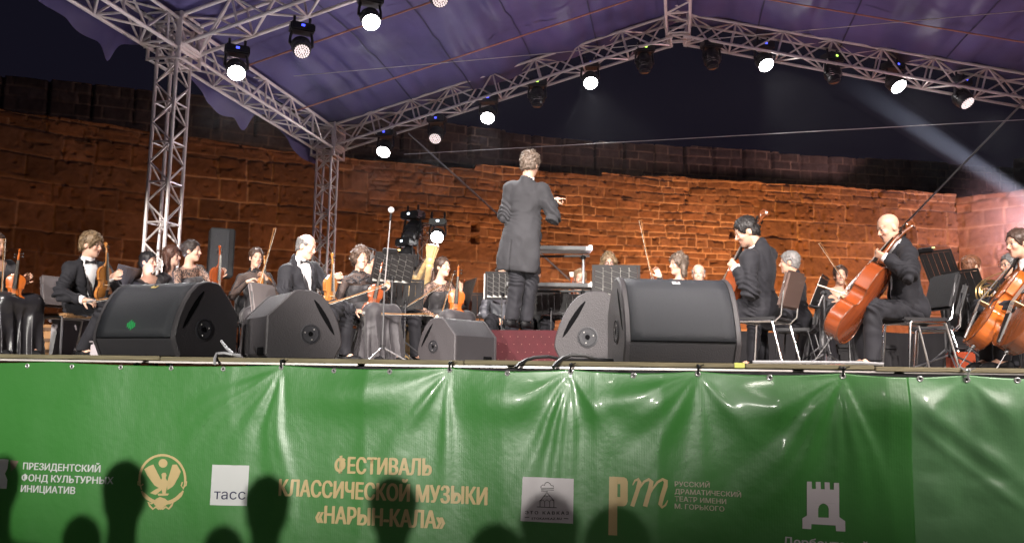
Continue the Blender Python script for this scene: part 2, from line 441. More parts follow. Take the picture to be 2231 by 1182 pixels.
rail_segs = [(X_L, -3.1), (-3.06, -1.75), (-1.71, -0.9), (-0.86, 0.55), (0.60, 1.02), (1.06, X_R)]
for a, b in rail_segs:
    m = MB(); m.rbox(((a + b) / 2, 0.022, -0.033), (b - a, 0.03, 0.011), 0.003)
    m.build('rail', ALU, st)
m = MB()
for x in np.arange(X_L + 0.3, X_R, 1.5):
    for y in (0.25, 2.5, 5.0, 7.5): m.box((x, y, -0.76), (0.06, 0.06, 1.38))
m.build('leg_frame', ALU, st)

sk_m = mat('dark_backdrop_cloth', (0.012, 0.011, 0.013), 0.9, bump=0.2, bscale=30)  # added black screen, keeps the low background dark behind the chairs
xv = np.linspace(X_L - 0.6, 8.5, 500); zv = np.linspace(0, 1, 10)
Pd = np.zeros((500, 10, 3)); Pd[..., 0] = xv[:, None]; Pd[..., 1] = 9.35 + 0.05 * np.sin(xv * 14 + 2 * np.sin(xv * 1.7))[:, None] * (1.1 - zv[None] * 0.5); Pd[..., 2] = -1.4 + (2.02 + 0.02 * np.sin(xv * 3)[:, None]) * zv[None]
o = grid_mesh('dark_backdrop', Pd, sk_m); md = o.modifiers.new('thickness', 'SOLIDIFY'); md.thickness = 0.01
tag(o, 'low black pleated screen added to darken the back of the stage behind the players', 'drape')

# ================================================================== TRUSSES
TS = 0.30
TB = 0.40
def truss(name, label, p0, p1, up, size=TS, panel=None, group=None, mats=ALU, chord_r=0.025, lace_r=0.0135, verticals=True, endframes=True, cat='truss', other=False):
    p0, p1 = Vector(p0), Vector(p1); ax = p1 - p0; L = ax.length; ax.normalize()
    up = Vector(up); side = ax.cross(up).normalized(); up = side.cross(ax).normalized()
    root = empty(name, p0); tag(root, label, cat, group)
    h = size / 2; cs = [(-h, -h), (h, -h), (h, h), (-h, h)]
    def pt(k, t): return side * cs[k][0] + up * cs[k][1] + ax * t
    for k in range(4):
        m = MB(); m.tube([pt(k, 0), pt(k, L)], chord_r, 8); m.build('chord', mats, root)
    n = max(1, round(L / (panel or size * 1.05))); m = MB()
    for fidx in range(4):
        a, b = fidx, (fidx + 1) % 4
        for i in range(n):
            t0, t1 = L * i / n, L * (i + 1) / n
            if (i + (fidx % 2 if not other else 0)) % 2 == 0: m.tube([pt(a, t0), pt(b, t1)], lace_r, 6, caps=False)
            else: m.tube([pt(b, t0), pt(a, t1)], lace_r, 6, caps=False)
            if verticals and i % 2 == 0: m.tube([pt(a, t0), pt(b, t0)], lace_r, 6, caps=False)
    m.build('lacing', mats, root)
    if endframes:
        for t in (0.03, L - 0.03):
            m = MB()
            for k in range(4): m.tube([pt(k, t), pt((k + 1) % 4, t)], lace_r * 1.5, 6)
            for k in range(4): m.tube([pt(k, t - 0.03), pt(k, t + 0.03)], chord_r * 1.35, 8)
            m.build('end_frame', mats, root)
    return root
LEG_X = -6.72; Y1, Y2, Y0 = 5.17, 10.1, 0.25
EAVE = atY(735, 306, Y2).z          # centre of the eave beams
PEAK = atY(1477, 62, Y2)            # centre of the ridge joint in the rear gable
RX, RZ = PEAK.x, PEAK.z
RIGHT_X = 2 * RX - LEG_X
print('eave', EAVE, 'peak', RX, RZ)
G_ = 'aluminium roof trusses'
for Yk, nm in ((Y1, 'aluminium tower truss standing nearest on the left, carrying the middle rafter'), (Y2, 'aluminium tower truss at the rear left corner, behind the violinists')):
    truss('truss_tower', nm, (LEG_X, Yk, -1.45), (LEG_X, Yk, EAVE + 0.17), (0, 1, 0), group='truss towers', panel=0.27, verticals=True)
truss('truss_tower', 'aluminium tower truss outside the picture on the right', (RIGHT_X, Y2, -1.45), (RIGHT_X, Y2, EAVE + .17), (0, 1, 0), group='truss towers') if False else None
truss('eave_truss', 'long aluminium eave beam running back along the left side to the rear corner', (LEG_X, -0.4, EAVE), (LEG_X, Y2 + 0.17, EAVE), (0, 0, 1), group=G_, panel=0.42, size=TB, chord_r=0.027, lace_r=0.0165)
truss('eave_truss', 'aluminium eave beam along the right side of the roof', (RIGHT_X, 4.0, EAVE), (RIGHT_X, Y2 + 0.17, EAVE), (0, 0, 1), group=G_, panel=0.41) if False else None
for Yk, lab in ((Y1, 'middle'), (Y2, 'rear')):
    sl = Vector((RX - LEG_X, 0, RZ - EAVE)).normalized()
    a = Vector((LEG_X, Yk, EAVE)) + sl * 0.2; b = Vector((RX, Yk, RZ)) - sl * 0.16
    truss('rafter_truss', 'left aluminium rafter of the rear gable, rising to the ridge above the conductor' if lab == 'rear' else 'aluminium rafter of the middle gable crossing the top left corner with four lamps',
          a, b, (0, 0, 1), group=G_, panel=0.42, size=TB, chord_r=0.027, lace_r=0.0165)
    sr = Vector((RIGHT_X - RX, 0, EAVE - RZ)).normalized()
    a = Vector((RX, Yk, RZ)) + sr * 0.16; b = Vector((RIGHT_X, Yk, EAVE)) - sr * 0.2
    if lab == 'rear':
        truss('rafter_truss', 'right aluminium rafter of the rear gable, falling from the ridge towards the right edge', a, b, (0, 0, 1), group=G_, panel=0.42, size=TB, chord_r=0.027, lace_r=0.0165)
truss('ridge_truss', 'aluminium ridge beam running forward from the peak of the rear gable', (RX, Y1 - 0.2, RZ + 0.02), (RX, Y2 + 0.17, RZ + 0.02), (0, 0, 1), group=G_, panel=0.42, size=TB, chord_r=0.027, lace_r=0.0165)
# sleeve blocks where the beams meet the towers
for Yk, lab in ((Y1, 'nearer left tower'), (Y2, 'rear left tower')):
    r = empty('sleeve_block', (LEG_X, Yk, EAVE)); tag(r, 'welded aluminium sleeve block on top of the ' + lab, 'truss joint', 'sleeve blocks')
    q = 0.235
    for sx in (-q, q):
        for sy in (-q, q): m = MB(); m.tube([(sx, sy, -0.36), (sx, sy, 0.30)], 0.024, 8); m.build('post', ALU, r)
    m = MB()
    for z in (-0.34, -0.17, 0.17, 0.28):
        for i, (sx, sy) in enumerate(((-q, -q), (q, -q), (q, q), (-q, q))):
            tx_, ty_ = ((q, -q), (q, q), (-q, q), (-q, -q))[i]; m.tube([(sx, sy, z), (tx_, ty_, z)], 0.02, 8)
    for sx in (-q, q): m.tube([(sx, -q, -0.17), (sx, q, 0.17)], 0.014, 6); m.tube([(-q, sx, 0.17), (q, sx, -0.17)], 0.014, 6)
    m.build('ring', ALU, r)
    for sx in (-q, q): m = MB(); m.box((sx, -q - .03, 0.0), (0.09, 0.012, 0.4)); m.build('gusset_plate', ALU, r)
# hinge at the ridge of the rear gable
r = empty('hinge_frame', (RX, Y2 - 0.02, RZ)); tag(r, 'aluminium hinge frame joining the rafters at the peak of the roof', 'truss joint')
for sx in (-0.19, 0.19):
    for sy in (-0.17, 0.17):
        m = MB(); m.tube([(sx - 0.02, sy, 0.24), (sx, sy, -0.22)], 0.028, 8); m.build('post', ALU, r)
m = MB()
for z in (-0.2, -0.07, 0.08, 0.2):
    for sy in (-0.17, 0.17): m.tube([(-0.19, sy, z), (0.19, sy, z)], 0.02, 8)
    for sx in (-0.19, 0.19): m.tube([(sx, -0.17, z), (sx, 0.17, z)], 0.02, 8)
m.build('ring', ALU, r)

# ================================================================== ROOF CANOPY
tarp = mat('canopy_fabric', (0.086, 0.076, 0.205), 0.5, bump=0.6, bscale=4, var=0.28, vscale=0.9, spec=0.45)
def slope_sheet(name, xa, za, xb, zb, y0, y1, seed, over=0.0):
    n, mm = 150, 190
    u = np.linspace(0, 1, n)[:, None] * np.ones((1, mm)); y = np.linspace(y0, y1, mm)[None, :] * np.ones((n, 1))
    x = xa + (xb - xa) * u; z = za + (zb - za) * u + 0.26
    fr = np.array([y0, Y1, Y2 + 0.2]); ph = np.zeros_like(y)
    for a, b in zip(fr[:-1], fr[1:]):
        mk = (y >= a) & (y <= b); ph[mk] = np.sin(np.pi * (y[mk] - a) / (b - a))
    P3 = np.stack([x, y, np.full_like(x, seed)], -1)
    z = z + 0.10 * ph - 0.06 * np.sin(np.pi * u) ** 2
    wr = np.abs(noise3(P3, (1.5, 0.16, 1))) ** 1.3 * 0.17 + np.abs(noise3(P3 + 4, (3.6, 0.22, 1))) * 0.10 + 0.05 * noise3(P3 + 9, (2.5, 0.8, 1)) + 0.030 * noise3(P3 + 2, (7, 1.4, 1))
    z = z - wr * (0.35 + 0.65 * ph)
    # welded seams of the panels along the stage depth
    return np.stack([x, y, z], -1)
cn = empty('roof_canopy', (0, 0, 0)); tag(cn, 'wrinkled blue purple tarpaulin roof stretched over the truss frame', 'canopy')
for nm, xa, xb, sd in (('left', LEG_X - 0.12, RX, 3), ('right', RX, RIGHT_X + 0.12, 6)):
    za, zb = (EAVE, RZ) if nm == 'left' else (RZ, EAVE)
    P = slope_sheet('x', xa, za, xb, zb, -1.0, Y2 + 0.22, sd)
    o = grid_mesh('roof_sheet', P, tarp, cn)
# seams: dark welded strips following the sheet
seam_m = mat('canopy_seam', (0.03, 0.028, 0.085), 0.5)
P = slope_sheet('x', LEG_X - 0.12, EAVE, RX, RZ, -1.0, Y2 + 0.22, 3)
for i in (38, 62, 88, 114):
    m = MB(); pts = [Vector(P[min(149, i + int(0.02 * k)), k]) - Vector((0, 0, 0.012)) for k in range(0, 190, 3)]
    m.tube(pts, 0.014, 5, flat=0.4); m.build('seam', seam_m, cn)
P = slope_sheet('x', RX, RZ, RIGHT_X + 0.12, EAVE, -1.0, Y2 + 0.22, 6)
for i in (30, 60, 95):
    m = MB(); pts = [Vector(P[i, k]) - Vector((0, 0, 0.012)) for k in range(0, 190, 3)]
    m.tube(pts, 0.014, 5, flat=0.4); m.build('seam', seam_m, cn)
# loose skirt of the tarpaulin hanging outside the left eave beam, in swags between its ties
nS, nZ = 260, 14
yv = np.linspace(-0.8, Y2 + 0.1, nS); tt = np.linspace(0, 1, nZ)
swag = 0.06 + 0.36 * np.abs(np.sin((yv + 0.9) * 1.02)) ** 1.4 + 0.10 * noise3(np.stack([yv, yv * 0, yv * 0], -1), (1.7, 1, 1))
swag = swag + 0.26 * np.exp(-((((yv - 3.1) % 3.2) - 1.2) / 0.13) ** 2)
Pk = np.zeros((nS, nZ, 3))
Pk[..., 1] = yv[:, None] + 0.05 * noise3(np.stack(np.broadcast_arrays(yv[:, None], tt[None] * 2, 0), -1), (3, 1, 1))
Pk[..., 0] = LEG_X - 0.21 - 0.09 * tt[None] ** 0.7 + 0.07 * noise3(np.stack(np.broadcast_arrays(yv[:, None], tt[None], 3.0), -1), (2.6, 1.2, 1)) * tt[None]
Pk[..., 2] = EAVE + 0.22 - (0.22 + swag[:, None]) * tt[None]
grid_mesh('hanging_skirt', Pk, tarp, cn)
# straps under the sheet
strap_m = mat('orange_strap', (0.45, 0.20, 0.13), 0.7)
def cable(name, label, pts, r, m, cat='cable', group=None, sag=0.0, seg=6):
    if sag:
        a, b = Vector(pts[0]), Vector(pts[1]); pts = [a.lerp(b, t) - Vector((0, 0, sag * 4 * t * (1 - t))) for t in np.linspace(0, 1, 14)]
    k = MB(); k.tube(pts, r, seg); return tag(k.build(name, m), label, cat, group)
def roof_pt(x, y, dz=0.08):
    if x < RX: u = (x - LEG_X) / (RX - LEG_X); z = EAVE + (RZ - EAVE) * u
    else: u = (RIGHT_X - x) / (RIGHT_X - RX); z = EAVE + (RZ - EAVE) * u
    return Vector((x, y, z + dz))
for Ys, lab in ((8.55, 'orange strap under the left roof sheet, the one nearer the rear gable'), (6.55, 'orange strap under the left roof sheet, just behind the middle rafter')):
    cable('roof_strap', lab, [roof_pt(LEG_X + 0.1, Ys), roof_pt(RX - 0.15, Ys)], 0.013, strap_m, 'strap', 'roof straps')
cable('roof_strap', 'faint strap under the right roof sheet near the top right corner', [roof_pt(RX + 0.15, 8.55), roof_pt(RIGHT_X - 0.2, 8.55)], 0.011, strap_m, 'strap', 'roof straps')
wire = mat('white_cable', (0.55, 0.53, 0.51), 0.35)
grey_rope = mat('grey_rope', (0.28, 0.27, 0.27), 0.8)
cable('steel_wire', 'thin bright wire stretched high across the stage below the ridge', [atY(640, 166, 7.2), atY(2300, 18, 7.2)], 0.0055, wire, 'wire', 'stretched wires')
cable('steel_wire', 'thin bright wire stretched lower in front of the parapet and night sky', [atY(880, 336, 9.6), atY(2300, 257, 9.6)], 0.0065, wire, 'wire', 'stretched wires')
cable('guy_strap', 'grey brace strap slanting down from the rear rafter behind the conductor', [atY(890, 290, 9.95), atY(1330, 690, 12.0)], 0.017, grey_rope, 'strap', 'bracing straps')
cable('guy_strap', 'grey brace strap slanting down from the right rafter behind the bald cellist', [atY(2262, 190, 9.95), atY(1955, 505, 11.5)], 0.017, grey_rope, 'strap', 'bracing straps')
# ================================================================== LAMPS IN THE RIG
LENS_ON = mat('lamp_lens_lit', (0.9, 0.9, 0.9), 0.3, emit=(1.0, 0.97, 0.95), estr=60.0)
LENS_LED = mat('lamp_diodes_lit', (0.9, 0.9, 0.9), 0.3, emit=(1.0, 0.80, 0.78), estr=0.9)
LENS_OFF = mat('lamp_lens_dark', (0.03, 0.03, 0.035), 0.12, coat=0.6)
LED_G = mat('status_light_green', (0.1, 0.3, 0.02), 0.5, emit=(0.55, 1.0, 0.12), estr=3.0)
LED_B = mat('status_light_blue', (0.02, 0.02, 0.3), 0.5, emit=(0.06, 0.08, 1.0), estr=3.0)
LED_W = mat('status_light_white', (0.4, 0.4, 0.4), 0.5, emit=(0.75, 0.9, 1.0), estr=5.0)
HEADM = mat('lamp_housing', (0.018, 0.018, 0.02), 0.38, bump=0.1, bscale=40)
def stage_lamp(px, py, Y, state, label, tilt=28, pan=0.0, power=500, top=None, led=None, group='lamps in the roof rig', up=1, color=(1, 0.97, 0.95), size=58, k=1.0, aim=None):
    p = atY(px, py, Y) if Y is not None else Vector(px)
    r = empty('stage_lamp', p); tag(r, label, 'stage lamp', group)
    toward = Matrix.Rotation(math.radians(pan), 3, 'Z') @ Vector((0.2, -1, 0)).normalized()
    d = (Vector((0, 0, -1)) * math.cos(math.radians(tilt)) * up + toward * math.sin(math.radians(tilt))).normalized()
    if aim is not None: d = (Vector(aim) - p).normalized()
    q = d.to_track_quat('-Z', 'Y').to_matrix()
    R_ = 0.128 * k
    m = MB()
    if state != 'off':
        m.lathe([(R_ * 1.0, 0.012 * k), (R_ * 1.06, 0.05 * k), (R_ * 1.1, 0.12 * k), (R_ * 1.06, 0.20 * k), (R_ * 0.8, 0.27 * k), (R_ * 0.4, 0.295 * k), (0.001, 0.30 * k)], q, 24)
    else:
        m.lathe([(R_ * 0.80, 0.0), (R_ * 0.84, 0.012), (R_ * 0.84, 0.075 * k), (R_ * 0.97, 0.085 * k), (R_ * 1.06, 0.16 * k), (R_ * 1.06, 0.27 * k), (R_ * 0.75, 0.35 * k), (0.001, 0.37 * k)], q, 24)
    m.build('head', HEADM, r)
    m = MB()       # cooling ribs and a front hood around the head
    for t in (0.10, 0.135, 0.17):
        m.lathe([(R_ * 1.08, t * k), (R_ * 1.16, (t + .006) * k), (R_ * 1.16, (t + .014) * k), (R_ * 1.08, (t + .02) * k)], q, 24, cap=False)
    m.build('cooling_rib', HEADM, r)
    m = MB()
    if state == 'led':
        m.lathe([(R_ * 0.97, 0.006), (R_ * 0.6, 0.0), (0.001, -0.002)], q, 24, cap=False)
        ln_ = m.build('lens', LENS_OFF, r)
        m = MB()
        for ring, n in ((0, 1), (0.033, 6), (0.066, 12), (0.098, 18)):
            for i in range(n):
                a = 2 * PI * i / n; c = q @ Vector((ring * k * math.cos(a), ring * k * math.sin(a), -0.006)); m.sphere(c, 0.0145 * k, 8)
        m.build('diode_ring', LENS_LED, ln_)
    else:
        m.lathe([(R_ * (0.98 if state == 'on' else 0.76), 0.008), (R_ * 0.6, -0.004), (0.001, -0.008)], q, 24, cap=False)
        m.build('lens', LENS_ON if state == 'on' else LENS_OFF, r)
    piv = q @ Vector((0, 0, 0.17 * k)); side = (q @ Vector((1, 0, 0))); side.z = 0; side.normalize()
    hang = 0.20 * k
    for sg in (-1, 1):
        m = MB(); a = piv + side * (R_ * 1.28 * sg)
        m.tube([a, a + Vector((0, 0, 0.10 * k * up)), a + Vector((0, 0, hang * up)) - side * 0.02 * sg], [0.035 * k, 0.03 * k, 0.03 * k], 8, flat=0.6)
        m.tube([piv + side * R_ * 0.9 * sg, a], 0.03 * k, 8); m.build('yoke_arm', HEADM, r)
    b = piv + Vector((0, 0, (hang + 0.06 * k) * up)); rz = math.atan2(side.y, side.x)
    Mz = Matrix.Rotation(rz, 3, 'Z')
    m = MB(); m.rbox(b, (0.36 * k, 0.24 * k, 0.13 * k), 0.02 * k, Mz); bs_ = m.build('base', HEADM, r)
    f_ = Mz @ Vector((0, -1, 0));
    if f_.y > 0: f_ = -f_
    m = MB(); m.rbox(b + f_ * 0.121 * k + Vector((0.0, 0, 0.01)), (0.045, 0.008, 0.03), 0.003, Mz); m.build('status_light', {'g': LED_G, 'b': LED_B, 'w': LED_W}[led or ('g' if state == 'off' else 'b')], bs_)
    if up == 1:
        for sg in (-1, 1):
            m = MB(); m.tube([b + side * 0.1 * sg + Vector((0, 0, 0.05)), b + side * 0.1 * sg + Vector((0, 0, 0.16))], 0.018, 6); m.build('clamp', BLACK, bs_)
    if state != 'off' and power:
        l = bpy.data.lights.new('lamp_light', 'SPOT'); l.energy = power; l.color = color; l.spot_size = math.radians(size); l.spot_blend = 0.6; l.shadow_soft_size = 0.09
        lo = bpy.data.objects.new('lamp_light', l); COL.objects.link(lo); lo.parent = r
        lo.location = d * 0.03; lo.rotation_euler = d.to_track_quat('-Z', 'Y').to_euler()
    return r
YB = Y2 - 0.10
for i, (px, py, stt, lab) in enumerate(((515, 160, 'on', 'lit moving lamp on the middle rafter, lowest of the row beside the left tower'),
                         (658, 112, 'led', 'moving lamp with dotted diodes on the middle rafter, second from the tower'),
                         (809, 50, 'on', 'lit moving lamp on the middle rafter, third from the tower'),
                         (959, 0, 'led', 'moving lamp cut off by the top edge of the picture, on the middle rafter'))):
    stage_lamp(px, py, Y1 - 0.1, stt, lab, power=600, pan=25, tilt=40, k=0.88)
for i, (px, py, stt, lab) in enumerate(((835, 332, 'on', 'lit lamp on the rear left rafter, nearest the rear corner tower'),
                         (948, 302, 'led', 'lamp with dotted diodes on the rear left rafter beside the lowest lit one'),
                         (1062, 258, 'on', 'lit lamp on the rear left rafter, left of the conductor\'s head'),
                         (1170, 230, 'off', 'dark unlit lamp on the rear left rafter right above the conductor'),
                         (1287, 182, 'on', 'lit lamp on the rear left rafter, the topmost lit one before the ridge'),
                         (1405, 156, 'off', 'dark unlit lamp just left of the roof ridge'),
                         (1553, 147, 'off', 'dark unlit lamp just right of the roof ridge'),
                         (1670, 143, 'on', 'lit lamp on the rear right rafter, nearest the ridge'),
                         (1818, 178, 'off', 'dark unlit lamp on the rear right rafter between two lit ones'),
                         (1959, 190, 'on', 'lit lamp on the rear right rafter, left of the last diode lamp'),
                         (2108, 225, 'led', 'lamp with dotted diodes on the rear right rafter near the right edge'))):
    stage_lamp(px, py, YB, stt, lab, power=420, pan=(px - 1200) / 30, tilt=38 if stt != 'off' else 12)
# a strong pinkish-white lamp stands just outside the right edge: its shaft in the stage smoke points up to the left
sm = bpy.data.materials.new('stage_smoke'); sm.use_nodes = True; sm.node_tree.nodes.remove(sm.node_tree.nodes['Principled BSDF'])
pv = sm.node_tree.nodes.new('ShaderNodeVolumePrincipled'); pv.inputs['Color'].default_value = (0.85, 0.88, 1, 1); pv.inputs['Density'].default_value = 0.05; pv.inputs['Anisotropy'].default_value = 0.1
sm.node_tree.links.new(pv.outputs[0], sm.node_tree.nodes['Material Output'].inputs['Volume'])
def thin_out(mt, pv, origin, axis, length, d0, radial):
    """the smoke thins out with distance from its source"""
    t = mt.node_tree; g_ = t.nodes.new('ShaderNodeNewGeometry'); s_ = t.nodes.new('ShaderNodeVectorMath'); s_.operation = 'SUBTRACT'; s_.inputs[1].default_value = origin; t.links.new(g_.outputs['Position'], s_.inputs[0])
    d_ = t.nodes.new('ShaderNodeVectorMath'); d_.operation = 'LENGTH' if radial else 'DOT_PRODUCT'
    t.links.new(s_.outputs[0], d_.inputs[0])
    if not radial: d_.inputs[1].default_value = axis
    r_ = t.nodes.new('ShaderNodeMapRange'); r_.interpolation_type = 'SMOOTHSTEP'; r_.inputs['From Min'].default_value = length * (0.1 if radial else 0.5); r_.inputs['From Max'].default_value = length; r_.inputs['To Min'].default_value = d0; r_.inputs['To Max'].default_value = 0.0
    t.links.new(d_.outputs['Value'], r_.inputs['Value']); t.links.new(r_.outputs[0], pv.inputs['Density'])
b0 = atY(2330, 492, 13.2); bt = atY(1790, 140, 12.0); bd = (bt - b0).normalized(); bl = (bt - b0).length * 1.02
thin_out(sm, pv, b0, bd, bl * 0.97, 0.075, False)
spot('beam_light', b0 - bd * 5.0, bt, 62000, (0.78, 0.84, 1.0), 2.7, 0.5, 0.05)
m = MB(); qb = bd.to_track_quat('Z', 'Y').to_matrix().to_4x4(); m.lathe([(0.17, 0.0), (0.17 + 0.031 * bl * 0.5, bl * 0.5), (0.17 + 0.031 * bl, bl)], Matrix.Translation(b0) @ qb, 28)
tag(m.build('smoke', sm), 'pale shaft of light in the smoke slanting up to the left from the right edge', 'smoke', kind='stuff')
stage_lamp((b0 - bd * 5.1), None, None, 'led', 'bright lamp just outside the right edge throwing the shaft of light', power=0, group='lamps in the roof rig', aim=bt, k=1.0)
sp_ = bpy.data.materials.new('smoke_puff'); sp_.use_nodes = True; sp_.node_tree.nodes.remove(sp_.node_tree.nodes['Principled BSDF'])
pv = sp_.node_tree.nodes.new('ShaderNodeVolumePrincipled'); pv.inputs['Color'].default_value = (1, 0.86, 0.9, 1); pv.inputs['Density'].default_value = 0.045
sp_.node_tree.links.new(pv.outputs[0], sp_.node_tree.nodes['Material Output'].inputs['Volume'])
pc = atY(2300, 478, 12.8); m = MB(); m.sphere(pc, (2.2, 2.2, 2.2), 32)
thin_out(sp_, pv, pc, (0, 0, 1), 2.15, 0.07, True)
tag(m.build('smoke', sp_), 'glowing pinkish haze around the lamp at the right edge', 'smoke', kind='stuff')
spot('haze_lamp', pc, pc + Vector((-1.0, 0.25, -0.2)), 900, (1.0, 0.62, 0.68), 120, 0.6, 0.12)

# thin smoke layer added under the roof to imitate the glow round the lamps
hz = bpy.data.materials.new('lamp_glow_smoke'); hz.use_nodes = True; hz.node_tree.nodes.remove(hz.node_tree.nodes['Principled BSDF'])
pv = hz.node_tree.nodes.new('ShaderNodeVolumePrincipled'); pv.inputs['Color'].default_value = (0.9, 0.92, 1, 1); pv.inputs['Density'].default_value = 0.0020; pv.inputs['Anisotropy'].default_value = 0.3
hz.node_tree.links.new(pv.outputs[0], hz.node_tree.nodes['Material Output'].inputs['Volume'])
m = MB(); m.box((0.1, 7.4, 5.2), (14.6, 7.2, 5.0)); tag(m.build('smoke', hz, smooth=False), 'thin smoke layer added under the roof to give the lamps their glow', 'smoke', kind='stuff')

# ================================================================== BANNER
Z_TOP, Z_EYE = -0.040, -0.054
ties_px = [(-330, 793), (130, 0), (616, 0), (983, 0), (1245, 0), (1520, 0), (1831, 0), (2098, 0), (2420, 0)]
TIE = [atY(p[0], 797 + p[0] * 0.012, 0).x for p in ties_px]
FOLDS = {2: [(-62, 5, .7), (-52, 4, 1), (-41, 5, .8), (-26, 7, 1.1), (-6, 4, .7), (3, 4, .8)],
         3: [(-72, 8, .6), (-38, 5, .9), (-4, 4, .8)],
         4: [(-60, 8, .6), (-27, 4, 1.0), (-11, 4, 1.1), (1, 5, .9), (34, 6, .6)],
         5: [(-70, 6, .9), (-52, 8, .9), (-28, 6, .8), (2, 6, .5), (40, 7, .5)],
         6: [(-62, 7, .8), (-41, 5, 1.3), (-30, 4, 1.2), (4, 7, 1.5), (17, 4, .9), (-10, 3, .6)],
         7: [(-50, 9, .6), (42, 9, .7), (10, 10, .5)]}
PLEATS = [(atY(p, 900, 0).x, j, w_, l) for p, j, w_, l in ((505, .05, .10, -.05), (805, .10, .22, .02), (1112, .07, .12, .03), (1300, .09, .10, -.04), (1338, -.07, .07, .0), (1440, .10, .14, .03), (1700, .06, .16, 0), (1930, .16, .05, -.02))]
def banner_h(x, z):
    """how far the cloth stands out towards the audience"""
    x = np.asarray(x, float); z = np.asarray(z, float)
    P3 = np.stack([x, z, np.zeros_like(x)], -1)
    h = 0.030 * noise3(P3, (1.1, 0.3, 1)) + 0.013 * noise3(P3 + 5, (3.1, 0.5, 1)) + 0.003 * noise3(P3 + 8, (7, 2.2, 1)) * np.clip((x + 3.2) / 1.5, 0, 1)
    for i, fl in FOLDS.items():
        dx = x - TIE[i]; dzz = (Z_EYE - z); r = np.hypot(dx, dzz) + 1e-6; th = np.degrees(np.arctan2(dx, dzz)) + 7 * noise3(P3 + i * 3.1, (3.0, 2.2, 1)) * np.clip(r / 0.3, 0, 1.2)
        g_ = 0.034 * (r / 0.25) * np.exp(-(r / 0.27)) * np.clip(1.35 - r / 1.4, 0, 1)
        for c, wd, a in fl: h = h + g_ * a * 0.95 * np.exp(-((th - c) / (wd * 1.35)) ** 2)
    for pxc, jmp, wd_, lean_ in PLEATS:      # long vertical kinks where the cloth was folded
        q = np.abs(x - pxc - lean_ * (z + 0.1) - 0.025 * noise3(P3 + pxc, (0.5, 2.6, 1))); h = h + jmp * wd_ * np.exp(-q / wd_) * np.clip(1.15 + z * 0.75 + 0.4 * noise3(P3 + 13, (2, 1.7, 1)), 0.1, 1.2)
    # slack between the ties near the top edge
    for a, b in zip(TIE[2:-1], TIE[3:]):
        mid = (x - a) / (b - a); mk = (mid > 0) & (mid < 1)
        h = h + np.where(mk, 0.028 * np.sin(np.pi * np.clip(mid, 0, 1)) * np.exp(-((z - Z_TOP + 0.16) / 0.11) ** 2), 0)
    right = np.clip((x - X_SEAM) / 0.1, 0, 1)
    h = h + right * (0.013 * np.abs(noise3(P3 + 3, (3.4, 5.0, 1))) + 0.006 * noise3(P3 + 1, (9, 11, 1)) + 0.012 * np.exp(-(((x - X_SEAM) * 0.8 + (z + 0.15) * 1.0) / 0.05) ** 2) + 0.007 * np.exp(-(((x - X_SEAM) * 0.8 + (z + 0.27)) / 0.03) ** 2)) * np.clip((z + 1.2) / 0.6, 0.25, 1)
    return h + 0.03
def vinyl(name, col, ribs):
    m = mat(name, col, 0.34, spec=0.85, coat=0.2)
    t = m.node_tree; b = t.nodes['Principled BSDF']
    tc = t.nodes.new('ShaderNodeTexCoord')
    wv = t.nodes.new('ShaderNodeTexWave'); wv.wave_type = 'BANDS'; wv.bands_direction = 'X'; wv.inputs['Scale'].default_value = 26; wv.inputs['Distortion'].default_value = 0.6; wv.inputs['Detail'].default_value = 1
    ns = t.nodes.new('ShaderNodeTexNoise'); ns.inputs['Scale'].default_value = 9; ns.inputs['Detail'].default_value = 6
    t.links.new(tc.outputs['Object'], wv.inputs['Vector']); t.links.new(tc.outputs['Object'], ns.inputs['Vector'])
    b1 = t.nodes.new('ShaderNodeBump'); b1.inputs['Strength'].default_value = ribs; b1.inputs['Distance'].default_value = 0.003
    b2 = t.nodes.new('ShaderNodeBump'); b2.inputs['Strength'].default_value = 0.22; b2.inputs['Distance'].default_value = 0.02
    t.links.new(wv.outputs['Fac'], b1.inputs['Height']); t.links.new(ns.outputs['Fac'], b2.inputs['Height']); t.links.new(b1.outputs[0], b2.inputs['Normal']); t.links.new(b2.outputs[0], b.inputs['Normal'])
    n2 = t.nodes.new('ShaderNodeTexNoise'); n2.inputs['Scale'].default_value = 3; n2.inputs['Detail'].default_value = 5; t.links.new(tc.outputs['Object'], n2.inputs['Vector'])
    mr = t.nodes.new('ShaderNodeMapRange'); mr.inputs['To Min'].default_value = 0.34; mr.inputs['To Max'].default_value = 0.50; t.links.new(n2.outputs['Fac'], mr.inputs['Value']); t.links.new(mr.outputs[0], b.inputs['Roughness'])
    return m
GREEN = vinyl('green_vinyl', (0.044, 0.205, 0.036), 0.05)
GREEN2 = vinyl('green_vinyl_light', (0.12, 0.30, 0.12), 0.03)
def banner_sheet(xa, xb, name, m, parent):
    nx, nz = int((xb - xa) / 0.014), 100
    x = np.linspace(xa, xb, nx)[:, None] * np.ones((1, nz)); t = np.linspace(0, 1, nz)[None] ** 1.15
    sag = np.zeros(nx)
    for a, b in zip(TIE[:-1], TIE[1:]):
        mid = (x[:, 0] - a) / (b - a); mk = (mid > 0) & (mid < 1); sag += np.where(mk, 0.016 * np.sin(np.pi * np.clip(mid, 0, 1)) ** 0.8, 0)
    ztop = Z_TOP - sag
    z = ztop[:, None] + (-1.43 - ztop[:, None]) * t
    P = np.stack([x, -banner_h(x, z) + (0.012 if xa > -1 else 0), z], -1)
    o = grid_mesh(name, P, m, parent)
    md = o.modifiers.new('thickness', 'SOLIDIFY'); md.thickness = 0.002
    return o
bn = empty('banner', (0, 0, 0)); tag(bn, 'long printed green vinyl festival banner with gold and white lettering along the stage front', 'banner')
banner_sheet(X_L, X_SEAM, 'vinyl_sheet', GREEN, bn)
